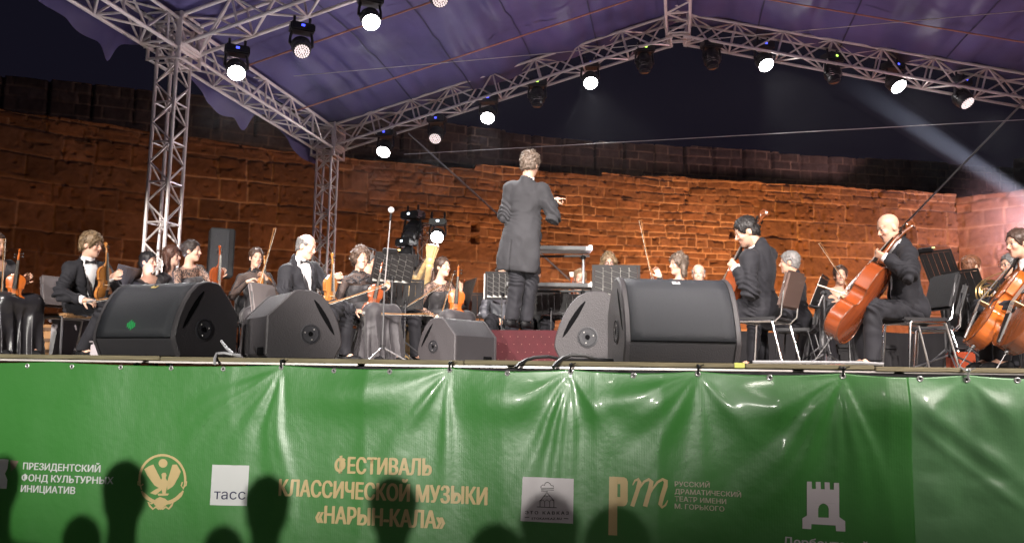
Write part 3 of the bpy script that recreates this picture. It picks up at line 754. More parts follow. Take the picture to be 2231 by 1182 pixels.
bn2 = empty('banner', (0, 0, 0)); tag(bn2, 'plain crumpled lighter green banner without printing at the right end of the stage front', 'banner')
banner_sheet(X_SEAM - 0.03, X_R, 'vinyl_sheet', GREEN2, bn2)
eye_m = mat('eyelet_metal', (0.78, 0.78, 0.76), 0.3, 0.7); tie_m = mat('tie_black', (0.01, 0.01, 0.01), 0.5)
eye_px = [70, 170, 273, 380, 493, 616, 732, 855, 983, 1110, 1245, 1381, 1520, 1674, 1831]
def eyelet(x, z, parent):
    m = MB(); y = -float(banner_h(np.array([x]), np.array([z]))[0]) - 0.003 + (0.012 if parent is bn2 else 0)
    m.tube([(x + 0.0105 * math.cos(a), y, z + 0.0105 * math.sin(a)) for a in np.linspace(0, 2 * PI, 16, endpoint=False)], 0.0048, 6, closed=True)
    ey_ = m.build('eyelet', eye_m, parent)
    m = MB(); m.lathe([(0.0085, 0), (0.0001, 0.001)], Matrix.Rotation(PI / 2, 3, 'X'), 10); o = m.build('eyelet_hole', tie_m, ey_); o.location = (x, y - 0.0005, z)
xe = [atY(p, 797 + p * 0.015, 0).x for p in eye_px]
for i, x in enumerate(xe):
    tied = any(abs(x - t) < 0.06 for t in TIE)
    eyelet(x, Z_EYE - (0 if tied else 0.013), bn)
for px in (1998, 2098, 2205): eyelet(atY(px, 823, 0).x, Z_EYE - 0.008, bn2)
for i in (2, 3, 4, 5, 6, 7):
    x = TIE[i]; y = -float(banner_h(np.array([x]), np.array([Z_EYE]))[0])
    m = MB(); m.tube([(x, y - 0.006, Z_EYE), (x + 0.002, y - 0.012, -0.03), (x, 0.0 - 0.005, -0.012), (x, 0.03, -0.004)], 0.006, 6)
    m.sphere((x + 0.004, y - 0.012, -0.018), 0.011, 8); m.tube([(x, y - .012, -.02), (x + 0.03, y - 0.02, -0.008)], 0.003, 5)
    m.build('cable_tie', tie_m if i < 7 else eye_m, bn if i < 7 else bn2)

# ---- printing on the banner: flat ink shapes following the folds
INK_W = mat('ink_white', (0.62, 0.63, 0.63), 0.35); INK_G = mat('ink_gold', (0.58, 0.44, 0.22), 0.35)
INK_G2 = mat('ink_pale_gold', (0.52, 0.47, 0.36), 0.35); INK_D = mat('ink_dark_blue', (0.02, 0.02, 0.07), 0.35); INK_K = mat('ink_black', (0.015, 0.012, 0.012), 0.35)
INK_L = mat('ink_lilac_white', (0.60, 0.56, 0.58), 0.35); INK_B = mat('ink_brown', (0.20, 0.16, 0.12), 0.4)
def lay(name, polys, m, layer=1, cut=0.03, stack=0.0):
    """polys: list of (verts[(x,z)], faces) -> mesh draped on the banner"""
    bm = bmesh.new()
    for pi, (vs, fs) in enumerate(polys):
        bv = [bm.verts.new((v[0], -stack * pi, v[1])) for v in vs]
        for f in fs:
            try: bm.faces.new([bv[i] for i in f])
            except ValueError: pass
    xs_ = [v.co.x for v in bm.verts]; zs_ = [v.co.z for v in bm.verts]
    for k in range(1, int((max(xs_) - min(xs_)) / cut) + 1):
        bmesh.ops.bisect_plane(bm, geom=bm.verts[:] + bm.edges[:] + bm.faces[:], plane_co=(min(xs_) + k * cut, 0, 0), plane_no=(1, 0, 0))
    for k in range(1, int((max(zs_) - min(zs_)) / cut) + 1):
        bmesh.ops.bisect_plane(bm, geom=bm.verts[:] + bm.edges[:] + bm.faces[:], plane_co=(0, 0, min(zs_) + k * cut), plane_no=(0, 0, 1))
    co = np.array([v.co for v in bm.verts]); hh = banner_h(co[:, 0], co[:, 2])
    for v, h in zip(bm.verts, hh): v.co.y = v.co.y - h - 0.0025 - 0.0012 * layer
    me = bpy.data.meshes.new(name); bm.to_mesh(me); bm.free()
    me.polygons.foreach_set('use_smooth', [True] * len(me.polygons))
    return link_mesh(name, me, m, bn)
def px2(p): q = atY(p[0], p[1], -0.03); return (q.x, q.z)
def poly_px(pts): return ([px2(p) for p in pts], [tuple(range(len(pts)))])
def strip_px(pts, wd, closed=False):       # a line of the given width in pixels
    P = [Vector(p) for p in pts]; L, R2 = [], []; n = len(P)
    for i, p in enumerate(P):
        t = (P[(i + 1) % n] - P[i - 1]) if closed else (P[min(i + 1, n - 1)] - P[max(0, i - 1)])
        t.normalize(); nn = Vector((-t.y, t.x)); w_ = wd[i] if isinstance(wd, (list, tuple)) else wd
        L.append(p + nn * w_ / 2); R2.append(p - nn * w_ / 2)
    vs = [px2(p) for p in L + R2]
    fs = [(i, i + 1, n + i + 1, n + i) for i in range(n - 1)] + ([(n - 1, 0, n, 2 * n - 1)] if closed else [])
    return (vs, fs)
def circle_px(c, r, n=24, ry=None): return [(c[0] + r * math.cos(2 * PI * k / n), c[1] + (ry or r) * math.sin(2 * PI * k / n)) for k in range(n)]
def text_px(s, l, r, cap, m, bold=0.0, xh=False, layer=1, spacing=1.0):
    """bold = stroke thickening as a fraction of the cap height, made by repeating the glyphs side by side"""
    c = bpy.data.curves.new('lettering', 'FONT'); c.body = s; c.space_character = spacing; c.resolution_u = 4
    o = bpy.data.objects.new('tmp', c); COL.objects.link(o)
    bpy.context.view_layer.update()
    me = bpy.data.meshes.new_from_object(o.evaluated_get(bpy.context.evaluated_depsgraph_get()))
    bpy.data.objects.remove(o)
    vs = np.array([v.co[:2] for v in me.vertices]); fs = [tuple(p.vertices) for p in me.polygons]
    x0, x1 = vs[:, 0].min(), vs[:, 0].max()
    capu = 0.546 if xh else 0.727
    pl, pr = px2(l), px2(r); pm = px2(((l[0] + r[0]) / 2, (l[1] + r[1]) / 2 - cap)); ph = px2(((l[0] + r[0]) / 2, (l[1] + r[1]) / 2)); cz = pm[1] - ph[1]
    bw = bold * cz; t = (vs[:, 0] - x0) / (x1 - x0)
    X = pl[0] + bw + t * (pr[0] - pl[0] - 2 * bw); Z = pl[1] + t * (pr[1] - pl[1]) + vs[:, 1] / capu * (cz - bw * 0.6)
    bpy.data.meshes.remove(me)
    sh = [(0, 0)] if bold <= 0 else [(-bw, 0), (-bw * .33, bw * .6), (bw * .33, 0), (bw, bw * .6)]
    return lay('lettering', [(list(zip(X + dx, Z + dz)), fs) for dx, dz in sh], m, layer, stack=0.0003)
text_px('ПРЕЗИДЕНТСКИЙ', (52, 1021), (223, 1027), 15.5, INK_W, 0.05)
text_px('ФОНД КУЛЬТУРНЫХ', (49, 1046), (250, 1053), 15.5, INK_W, 0.05)
text_px('ИНИЦИАТИВ', (47, 1070), (169, 1074), 15.5, INK_W, 0.05)
lay('sponsor_mark', [poly_px([(-14, 999), (18, 1000), (15, 1020), (9, 1031), (15, 1044), (13, 1064), (-14, 1063)])], INK_W)
lay('sponsor_mark', [poly_px([(22, 1001), (42, 1003), (35, 1017), (24, 1026)])], INK_B)
text_px('ФЕСТИВАЛЬ', (727, 1030), (941, 1035), 37, INK_G, 0.05)
text_px('КЛАССИЧЕСКОЙ МУЗЫКИ', (606, 1079), (1063, 1099), 38, INK_G, 0.05)
text_px('«НАРЫН-КАЛА»', (685, 1138), (970, 1151), 39, INK_G, 0.05)
lay('logo_square', [poly_px([(463, 1011), (543, 1013), (537, 1101), (457, 1099)])], INK_W)
text_px('тасс', (466, 1086), (534, 1087), 17, INK_D, 0.0, xh=True, layer=2)
lay('logo_square', [poly_px([(1141, 1036), (1251, 1041), (1249, 1139), (1136, 1132)])], INK_L)
text_px('ЭТО КАВКАЗ', (1146, 1117), (1240, 1119), 7, INK_K, 0.05, layer=2, spacing=1.5)
text_px('ETOKAVKAZ.RU', (1160, 1129), (1225, 1130), 5, INK_K, 0.06, layer=2, spacing=1.15)
ic = lambda pts, w_=1.5, cl=False: strip_px(pts, w_, cl)
lay('logo_drawing', [ic([(1145, 1124), (1155, 1124)]), ic([(1229, 1127), (1239, 1128)]),
     ic([(1180, 1061), (1180, 1057), (1184, 1054), (1188, 1055), (1189, 1050), (1195, 1048), (1200, 1051), (1202, 1055), (1207, 1056), (1208, 1061), (1180, 1061)]),
     ic([(1180, 1064), (1208, 1065)]), ic([(1180, 1067), (1195, 1067.5)]),
     ic([(1179, 1088), (1193, 1070), (1208, 1088)]), ic([(1187, 1079), (1190, 1077), (1193, 1080), (1196, 1077), (1199, 1079)], 1.2),
     ic([(1178, 1087), (1181, 1089), (1184, 1086), (1188, 1090), (1193, 1086), (1198, 1090), (1203, 1086), (1208, 1089)], 1.2),
     ic([(1178, 1087), (1178, 1102)]), ic([(1208, 1088), (1208, 1103)]), ic([(1188, 1090), (1188, 1101)], 1.2), ic([(1199, 1090), (1199, 1102)], 1.2), ic([(1171, 1101.5), (1214, 1103.5)])], INK_K, 2)
# theatre monogram
lay('monogram', [poly_px([(1328, 1036), (1346, 1036.5), (1345, 1164), (1326, 1163)]), poly_px([(1346, 1036.5), (1361, 1037.5), (1361, 1053), (1346, 1052)]),
     poly_px([(1361, 1037.5), (1366, 1040), (1368.5, 1047), (1368, 1090), (1365, 1097), (1360, 1100), (1352, 1100), (1352, 1080.5), (1352, 1053)]),
     poly_px([(1345.5, 1080), (1352, 1080.5), (1352, 1100), (1345, 1100)])], INK_G)
mpts = [[(1379, 1054), (1384, 1044), (1391, 1041), (1394, 1047), (1390, 1064), (1384, 1082), (1378, 1100)],
        [(1385, 1080), (1394, 1060), (1404, 1046), (1414, 1041), (1420, 1046), (1417, 1062), (1411, 1082), (1406, 1100)],
        [(1412, 1082), (1422, 1062), (1433, 1047), (1444, 1041), (1451, 1045), (1450, 1056), (1443, 1078), (1439, 1095), (1443, 1102), (1450, 1097), (1455, 1087)]]
wds = [[2, 4, 7, 9, 9, 9, 9], [3, 4, 5, 6, 9, 10, 10, 10], [3, 4, 5, 6, 9, 10, 10, 9, 6, 4, 2]]
lay('monogram', [strip_px(p, w_) for p, w_ in zip(mpts, wds)], INK_G, 2)
text_px('РУССКИЙ', (1470, 1057), (1546, 1060), 11, INK_G2, 0.03)
text_px('ДРАМАТИЧЕСКИЙ', (1470, 1073), (1614, 1081), 11, INK_G2, 0.03)
text_px('ТЕАТР ИМЕНИ', (1470, 1089), (1582, 1096), 11, INK_G2, 0.03)
text_px('М. ГОРЬКОГО', (1470, 1105), (1578, 1112), 11, INK_G2, 0.03)
def c8(x, y): return (1650 + x / 2.869, 770 + y / 2.869)
lay('castle_mark', [poly_px([c8(*p) for p in q]) for q in (
    [(302, 790), (332, 791), (334, 836), (302, 834)], [(357, 792), (387, 793), (389, 838), (358, 837)], [(412, 795), (442, 796), (444, 840), (413, 839)], [(467, 797), (500, 798), (501, 842), (468, 841)],
    [(302, 834), (501, 842), (502, 926), (302, 924)], [(302, 924), (372, 925), (372, 1012), (302, 1000)], [(437, 926), (502, 926), (503, 1010), (437, 1014)],
    [(274, 1018), (302, 1000), (372, 1012), (437, 1014), (503, 1010), (538, 1035), (539, 1062), (480, 1062), (330, 1053), (275, 1050)],
    [(275, 1050), (330, 1053), (328, 1085), (274, 1081)], [(480, 1062), (539, 1062), (540, 1100), (483, 1097)])] +
    [poly_px([c8(*p) for p in q]) for q in ([(372, 925), (404, 925), (390, 930), (378, 940), (372, 958)], [(404, 925), (437, 926), (437, 960), (430, 940), (418, 930)])], INK_L)
text_px('Дербентский', (1704, 1184), (1889, 1196), 20, INK_L, 0.035)
# coat of arms: ring, sun, spread eagle, ribbon and scrolls
def c5(x, y): return (x / 2.869, 770 + y / 2.869)
E_ = []
ring = [c5(1017 + 140 * math.cos(a), 782 + 150 * math.sin(a)) for a in np.linspace(PI * 0.86, PI * 2.14, 34)]
E_.append(strip_px(ring, [2.5] * 3 + [5] * 28 + [2.5] * 3))
E_.append(strip_px([c5(*p) for p in [(885, 800), (868, 795), (868, 815), (888, 822), (900, 812)]], 3)); E_.append(strip_px([c5(*p) for p in [(1150, 795), (1166, 798), (1162, 820), (1142, 838), (1132, 822), (1140, 800)]], 3))
E_.append(poly_px(circle_px(c5(1021, 683), 9.5)))
E_.append(poly_px([c5(*p) for p in [(1020, 742), (1036, 742), (1042, 756), (1036, 775), (1048, 800), (1042, 835), (1034, 875), (1016, 875), (1008, 835), (1002, 800), (1014, 775), (1010, 752)]]))
for k in range(5):    # wing feathers
    t = k / 4
    E_.append(poly_px([c5(*p) for p in [(1010, 790 + 8 * k), (962 - 10 * t, 690 + 45 * t), (935 - 5 * t, 700 + 42 * t), (905 + 18 * t, 720 + 36 * t), (960 + 8 * t, 800 + 20 * t), (1008, 806 + 10 * k)]]))
    E_.append(poly_px([c5(*p) for p in [(1044, 800 + 8 * k), (1078 + 12 * t, 692 + 42 * t), (1105 + 8 * t, 690 + 45 * t), (1130 - 12 * t, 735 + 30 * t), (1090 - 12 * t, 815 + 14 * t), (1046, 818 + 8 * k)]]))
E_.append(poly_px([c5(*p) for p in [(1008, 830), (1010, 850), (975, 880), (940, 868), (975, 845)]])); E_.append(poly_px([c5(*p) for p in [(985, 872), (1055, 872), (1048, 884), (990, 886)]]))
rib = [c5(1017 + 146 * math.cos(a), 782 + 150 * math.sin(a)) for a in np.linspace(PI * 0.16, PI * 0.84, 22)]
E_.append(strip_px(rib, [3, 5] + [8] * 18 + [5, 3]))
for sx in (-1, 1):
    E_.append(strip_px([c5(1005 + sx * p[0], p[1]) for p in [(8, 905), (30, 915), (58, 935), (76, 925), (66, 948), (48, 968), (30, 955), (12, 970), (2, 950)]], 4))
E_.append(poly_px([c5(*p) for p in [(975, 905), (1000, 893), (1035, 905), (1045, 938), (1005, 975), (965, 940)]]))
lay('coat_of_arms', E_, INK_G, 1, 0.05)
# ================================================================== PEOPLE: smooth implicit bodies meshed by surface nets
V3 = lambda *a: np.array(a, np.float32)
def nrm(v): v = np.asarray(v, float); return v / (np.linalg.norm(v) + 1e-9)
class Sdf:
    def __init__(self): self.ops = []; self.cuts = []
    def cone(self, a, b, ra, rb, k=0.02, mode='u'):
        a, b = np.asarray(a, float), np.asarray(b, float); R = max(ra, rb)
        self.ops.append(('c', (a, b, ra, rb), np.minimum(a, b) - R, np.maximum(a, b) + R, k, mode)); return self
    def ell(self, c, r, M=None, k=0.02, mode='u'):
        c = np.asarray(c, float); R = max(r)
        self.ops.append(('e', (c, np.asarray(r, float), None if M is None else np.asarray(M, float)), c - R, c + R, k, mode)); return self
    def box(self, c, h, M=None, r=0.01, k=0.02, mode='u'):
        c = np.asarray(c, float); R = float(np.linalg.norm(h)) + r
        self.ops.append(('b', (c, np.asarray(h, float), None if M is None else np.asarray(M, float), r), c - R, c + R, k, mode)); return self
    def cut(self, p, n): self.cuts.append((np.asarray(p, float), nrm(n))); return self
    def chain(self, pts, rs, k=0.02):
        for a, b, ra, rb in zip(pts[:-1], pts[1:], rs[:-1], rs[1:]): self.cone(a, b, ra, rb, k)
        return self
    def mesh(self, h, noise=None):
        us = [o for o in self.ops if o[5] == 'u']
        lo = np.min([o[2] for o in us], 0) - 3 * h; hi = np.max([o[3] for o in us], 0) + 3 * h
        n = np.ceil((hi - lo) / h).astype(int) + 1
        V = np.full(n, 0.5, np.float32)
        ax = [lo[i] + h * np.arange(n[i]) for i in range(3)]
        for kind, prm, a, b, k, mode in self.ops:
            pad = k + 3 * h
            i0 = np.clip(np.floor((a - pad - lo) / h).astype(int), 0, n); i1 = np.clip(np.ceil((b + pad - lo) / h).astype(int) + 1, 0, n)
            if (i1 <= i0).any(): continue
            X = ax[0][i0[0]:i1[0]][:, None, None]; Y = ax[1][i0[1]:i1[1]][None, :, None]; Z = ax[2][i0[2]:i1[2]][None, None, :]
            if kind == 'c':
                p, q, ra, rb = prm; d = q - p; L2 = d @ d + 1e-12
                t = np.clip(((X - p[0]) * d[0] + (Y - p[1]) * d[1] + (Z - p[2]) * d[2]) / L2, 0, 1)
                D = np.sqrt((X - p[0] - t * d[0]) ** 2 + (Y - p[1] - t * d[1]) ** 2 + (Z - p[2] - t * d[2]) ** 2) - (ra + (rb - ra) * t)
            else:
                c = prm[0]; M = prm[2]; x, y, z = X - c[0], Y - c[1], Z - c[2]
                if M is not None:
                    x, y, z = (M[0, 0] * x + M[1, 0] * y + M[2, 0] * z, M[0, 1] * x + M[1, 1] * y + M[2, 1] * z, M[0, 2] * x + M[1, 2] * y + M[2, 2] * z)
                if kind == 'e':
                    r = prm[1]; k0 = np.sqrt((x / r[0]) ** 2 + (y / r[1]) ** 2 + (z / r[2]) ** 2); k1 = np.sqrt((x / r[0] ** 2) ** 2 + (y / r[1] ** 2) ** 2 + (z / r[2] ** 2) ** 2)
                    D = k0 * (k0 - 1) / np.maximum(k1, 1e-6)
                else:
                    hh, rr = prm[1], prm[3]
                    qx, qy, qz = np.abs(x) - hh[0] + rr, np.abs(y) - hh[1] + rr, np.abs(z) - hh[2] + rr
                    D = np.sqrt(np.maximum(qx, 0) ** 2 + np.maximum(qy, 0) ** 2 + np.maximum(qz, 0) ** 2) + np.minimum(np.maximum(qx, np.maximum(qy, qz)), 0) - rr
            sub = V[i0[0]:i1[0], i0[1]:i1[1], i0[2]:i1[2]]
            D = np.broadcast_to(D, sub.shape)
            if mode == 'u':
                hh = np.clip(0.5 + 0.5 * (sub - D) / max(k, 1e-5), 0, 1); sub[...] = sub * (1 - hh) + D * hh - k * hh * (1 - hh)
            else:
                hh = np.clip(0.5 - 0.5 * (sub + D) / max(k, 1e-5), 0, 1); sub[...] = sub * (1 - hh) - D * hh + k * hh * (1 - hh)
        for p, nn in self.cuts:
            D = (ax[0][:, None, None] - p[0]) * nn[0] + (ax[1][None, :, None] - p[1]) * nn[1] + (ax[2][None, None, :] - p[2]) * nn[2]
            np.maximum(V, D, out=V)
        V[0] = V[-1] = 0.5; V[:, 0] = V[:, -1] = 0.5; V[:, :, 0] = V[:, :, -1] = 0.5
        ins = V < 0
        cnt = np.zeros(n - 1, np.int8); sl = (slice(None, -1), slice(1, None))
        for i in (0, 1):
            for j in (0, 1):
                for l in (0, 1): cnt += ins[sl[i], sl[j], sl[l]]
        I = np.argwhere((cnt > 0) & (cnt < 8))
        idm = np.full(n - 1, -1, np.int32); idm[I[:, 0], I[:, 1], I[:, 2]] = np.arange(len(I))
        acc = np.zeros((len(I), 3)); num = np.zeros(len(I))
        corners = [(i, j, l) for i in (0, 1) for j in (0, 1) for l in (0, 1)]
        val = {c: V[I[:, 0] + c[0], I[:, 1] + c[1], I[:, 2] + c[2]] for c in corners}
        for c in corners:
            for a in range(3):
                if c[a] == 0:
                    d = list(c); d[a] = 1; d = tuple(d); v0, v1 = val[c], val[d]
                    m = (v0 < 0) != (v1 < 0); t = np.where(m, v0 / np.where(m, v0 - v1, 1), 0)
                    for b in range(3): acc[:, b] += np.where(m, c[b] + (t if b == a else 0), 0)
                    num += m
        P = lo + h * (I + acc / num[:, None])
        Q = []
        for a in range(3):
            b, c = (a + 1) % 3, (a + 2) % 3
            s0 = [slice(None)] * 3; s1 = [slice(None)] * 3; s0[a] = slice(None, -1); s1[a] = slice(1, None)
            x0, x1 = ins[tuple(s0)], ins[tuple(s1)]
            E = np.argwhere(x0 != x1); flip = x0[E[:, 0], E[:, 1], E[:, 2]]
            ok = (E[:, b] > 0) & (E[:, c] > 0) & (E[:, b] < n[b] - 1) & (E[:, c] < n[c] - 1); E = E[ok]; flip = flip[ok]
            def cell(db, dc):
                F = E.copy(); F[:, b] -= db; F[:, c] -= dc; return idm[F[:, 0], F[:, 1], F[:, 2]]
            q = np.stack([cell(1, 1), cell(0, 1), cell(0, 0), cell(1, 0)], -1)
            q[~flip] = q[~flip][:, ::-1]; Q.append(q)
        Q = np.concatenate(Q); Q = Q[(Q >= 0).all(1)]
        return P, Q
def vnormals(P, Q):
    d1 = P[Q[:, 2]] - P[Q[:, 0]]; d2 = P[Q[:, 3]] - P[Q[:, 1]]; fn = np.cross(d1, d2); N = np.zeros_like(P)
    for i in range(4): np.add.at(N, Q[:, i], fn)
    return N / (np.linalg.norm(N, axis=1, keepdims=True) + 1e-9)
def sdf_obj(name, sdf, h, m, parent, wrinkle=None, col=None):
    P, Q = sdf.mesh(h)
    if wrinkle is not None:
        N = vnormals(P, Q); P = P + N * wrinkle(P)[:, None]
    me = bpy.data.meshes.new(name); me.vertices.add(len(P)); me.vertices.foreach_set('co', P.reshape(-1).astype(np.float32)); fill_quads(me, Q)
    if col is not None: add_col(me, col(P))
    return link_mesh(name, me, m, parent)

SKIN = mat('skin', (0.55, 0.34, 0.25), 0.48, attr=True, bump=0.12, bscale=220, spec=0.4)
SKIN.node_tree.nodes['Principled BSDF'].inputs['Subsurface Weight'].default_value = 0.06
SKIN.node_tree.nodes['Principled BSDF'].inputs['Subsurface Radius'].default_value = (0.02, 0.008, 0.004)
SUIT = mat('black_suit_cloth', (0.016, 0.016, 0.020), 0.75, bump=0.35, bscale=12, sheen=0.04, var=0.2, vscale=6, spec=0.22)
TAIL = mat('charcoal_tailcoat_cloth', (0.030, 0.030, 0.034), 0.78, bump=0.4, bscale=12, sheen=0.05, var=0.15, vscale=5, spec=0.25)
DRESS = mat('black_dress_cloth', (0.020, 0.018, 0.021), 0.6, bump=0.6, bscale=26, sheen=0.3)
SATIN = mat('black_satin', (0.020, 0.019, 0.022), 0.28, bump=0.1, bscale=60)
GOWN = mat('soft_black_gown', (0.030, 0.027, 0.031), 0.62, sheen=0.15, bump=0.6, bscale=16)
SHEER = mat('sheer_black_mesh', (0.018, 0.015, 0.017), 0.7, alpha=(0.82, 260, 0.15))
LACE = mat('black_lace', (0.018, 0.015, 0.017), 0.7, alpha=(0.80, 60, 0.45))
SHIRT = mat('white_shirt_cotton', (0.78, 0.78, 0.79), 0.7, bump=0.2, bscale=140)
GREYSHIRT = mat('grey_silk_blouse', (0.20, 0.20, 0.23), 0.4)
LEATHER = mat('black_shoe_leather', (0.010, 0.010, 0.011), 0.55, spec=0.15)
def hair_mat(name, c): return mat('hair_' + name, c, 0.5, bump=0.45, bscale=80, var=0.22, vscale=40, stretch=(1.0, 1.0, 0.35), spec=0.5)
HAIRS = {'blond': hair_mat('blond', (0.20, 0.135, 0.075)), 'greyblond': hair_mat('greyblond', (0.125, 0.092, 0.070)), 'dark': hair_mat('dark', (0.025, 0.016, 0.013)), 'brown': hair_mat('brown', (0.055, 0.031, 0.022)),
         'black': hair_mat('black', (0.012, 0.010, 0.010)), 'grey': hair_mat('grey', (0.13, 0.125, 0.125)), 'white': hair_mat('white', (0.21, 0.20, 0.195)), 'red': hair_mat('red', (0.17, 0.07, 0.035)), 'auburn': hair_mat('auburn', (0.10, 0.045, 0.03)),
         'lightbrown': hair_mat('lightbrown', (0.085, 0.052, 0.036))}
SKINS = {'fair': (0.56, 0.33, 0.235), 'pale': (0.62, 0.385, 0.285), 'tan': (0.52, 0.31, 0.21)}

def ik(S, T, l1, l2, pole):
    S, T = np.asarray(S, float), np.asarray(T, float); d = T - S; L = np.linalg.norm(d)
    if L > (l1 + l2) * 0.995: d = d / L * (l1 + l2) * 0.995; T = S + d; L = np.linalg.norm(d)
    if L < abs(l1 - l2) + 0.02: L = abs(l1 - l2) + 0.02
    u = nrm(d); a = (l1 * l1 - l2 * l2 + L * L) / (2 * L); hgt = math.sqrt(max(l1 * l1 - a * a, 0))
    p = np.asarray(pole, float); p = p - u * (p @ u); p = nrm(p)
    return S + u * a + p * hgt, S + u * L
def frame(fwd, up):
    up = nrm(up); f = np.asarray(fwd, float); f = nrm(f - up * (f @ up)); l = np.cross(up, f)
    return np.stack([f, l, up], 1)          # columns: forward, left, up
def rotv(v, ax, a):
    v, ax = np.asarray(v, float), nrm(ax); return v * math.cos(a) + np.cross(ax, v) * math.sin(a) + ax * (ax @ v) * (1 - math.cos(a))

def add_hand(b, wrist, fdir, pn, side, S, curl=0.8, spread=0.05, point=False, k=0.9):
    """palm with five fingers; fdir = along the fingers, pn = palm normal, side = +1 for a left hand"""
    f = nrm(fdir); pn = nrm(np.asarray(pn, float) - f * (np.asarray(pn, float) @ f)); lat = np.cross(f, pn) * side     # towards the thumb
    lat = -lat if False else lat
    w = np.asarray(wrist, float); s = S * k
    for o in (-0.028, -0.009, 0.010, 0.028):
        b.cone(w + lat * o * 0.6 * s + f * 0.012 * s, w + f * 0.088 * s + lat * o * s, 0.018 * s, 0.0125 * s, 0.012)
    for o, L, sp in ((0.031, 0.074, 0.5), (0.0105, 0.082, 0.15), (-0.0105, 0.076, -0.2), (-0.030, 0.060, -0.6)):
        p = w + f * 0.090 * s + lat * o * s; d = rotv(f, pn, 0) + lat * sp * spread; a = curl * (0.25 if (point and o > 0.02) else 1.0) * (1 + 0.12 * random.uniform(-1, 1))
        r0 = 0.0092 * s
        for j, seg in enumerate((0.45, 0.31, 0.24)):
            d = nrm(rotv(d, np.cross(f, pn), a * (0.55, 0.75, 0.5)[j])); q = p + d * L * seg * s; b.cone(p, q, r0, r0 * 0.9, 0.005); p = q; r0 *= 0.9
    p = w + f * 0.022 * s + lat * 0.026 * s; d = nrm(f * 0.65 + lat * 0.7 + pn * 0.35)
    for seg, r0, r1 in ((0.040, 0.0155, 0.0120), (0.032, 0.0115, 0.0100), (0.026, 0.0098, 0.0082)):
        q = p + d * seg * s; b.cone(p, q, r0 * s, r1 * s, 0.008); p = q; d = nrm(d * 0.8 + f * 0.25 + pn * curl * 0.3)

def add_head(b, H, c, S, female):
    """c: head centre (between the ears, eye level), H: head frame"""
    g = lambda x, y, z: c + H @ (np.array([x, y, z]) * S)
    wf = 0.94 if female else 1.0
    b.ell(g(-0.014, 0, 0.034), np.array([0.094, 0.075 * wf, 0.086]) * S, H, 0.02)
    b.ell(g(0.016, 0, -0.040), np.array([0.066, 0.056 * wf, 0.076]) * S, H, 0.03)
    b.ell(g(0.030, 0, -0.082), np.array([0.046, 0.040 * wf, 0.034]) * S, H, 0.03)
    b.cone(g(0.064, 0, -0.104), g(0.060, 0, -0.106), 0.017 * S, 0.017 * S, 0.02)
    b.cone(g(0.074, 0.03, 0.020), g(0.074, -0.03, 0.020), 0.012 * S, 0.012 * S, 0.016)
    b.ell(g(0.062, 0.036, -0.032), np.array([0.020, 0.020, 0.022]) * S, H, 0.02); b.ell(g(0.062, -0.036, -0.032), np.array([0.020, 0.020, 0.022]) * S, H, 0.02)
    for y in (0.031, -0.031): b.cone(g(0.096, y, -0.002), g(0.094, y * 1.1, -0.002), 0.013 * S, 0.012 * S, 0.012, 's')
    for y in (0.031, -0.031): b.cone(g(0.0715, y, -0.002), g(0.0715, y, -0.002), 0.0125 * S, 0.0125 * S, 0.004)
    b.cone(g(0.082, 0, 0.006), g(0.104, 0, -0.032), 0.0075 * S, 0.0105 * S, 0.010)
    b.cone(g(0.092, 0.011, -0.038), g(0.092, -0.011, -0.038), 0.0085 * S, 0.0085 * S, 0.006)
    b.cone(g(0.081, 0.014, -0.061), g(0.081, -0.014, -0.061), 0.0075 * S, 0.0075 * S, 0.005); b.cone(g(0.078, 0.012, -0.073), g(0.078, -0.012, -0.073), 0.009 * S, 0.009 * S, 0.005)
    for y in (1, -1):
        E = H @ np.array([[math.cos(.3), math.sin(.3) * y, 0], [-math.sin(.3) * y, math.cos(.3), 0], [0, 0, 1]])
        b.ell(g(-0.012, 0.074 * wf * y, -0.014), np.array([0.020, 0.009, 0.031]) * S, E, 0.008)
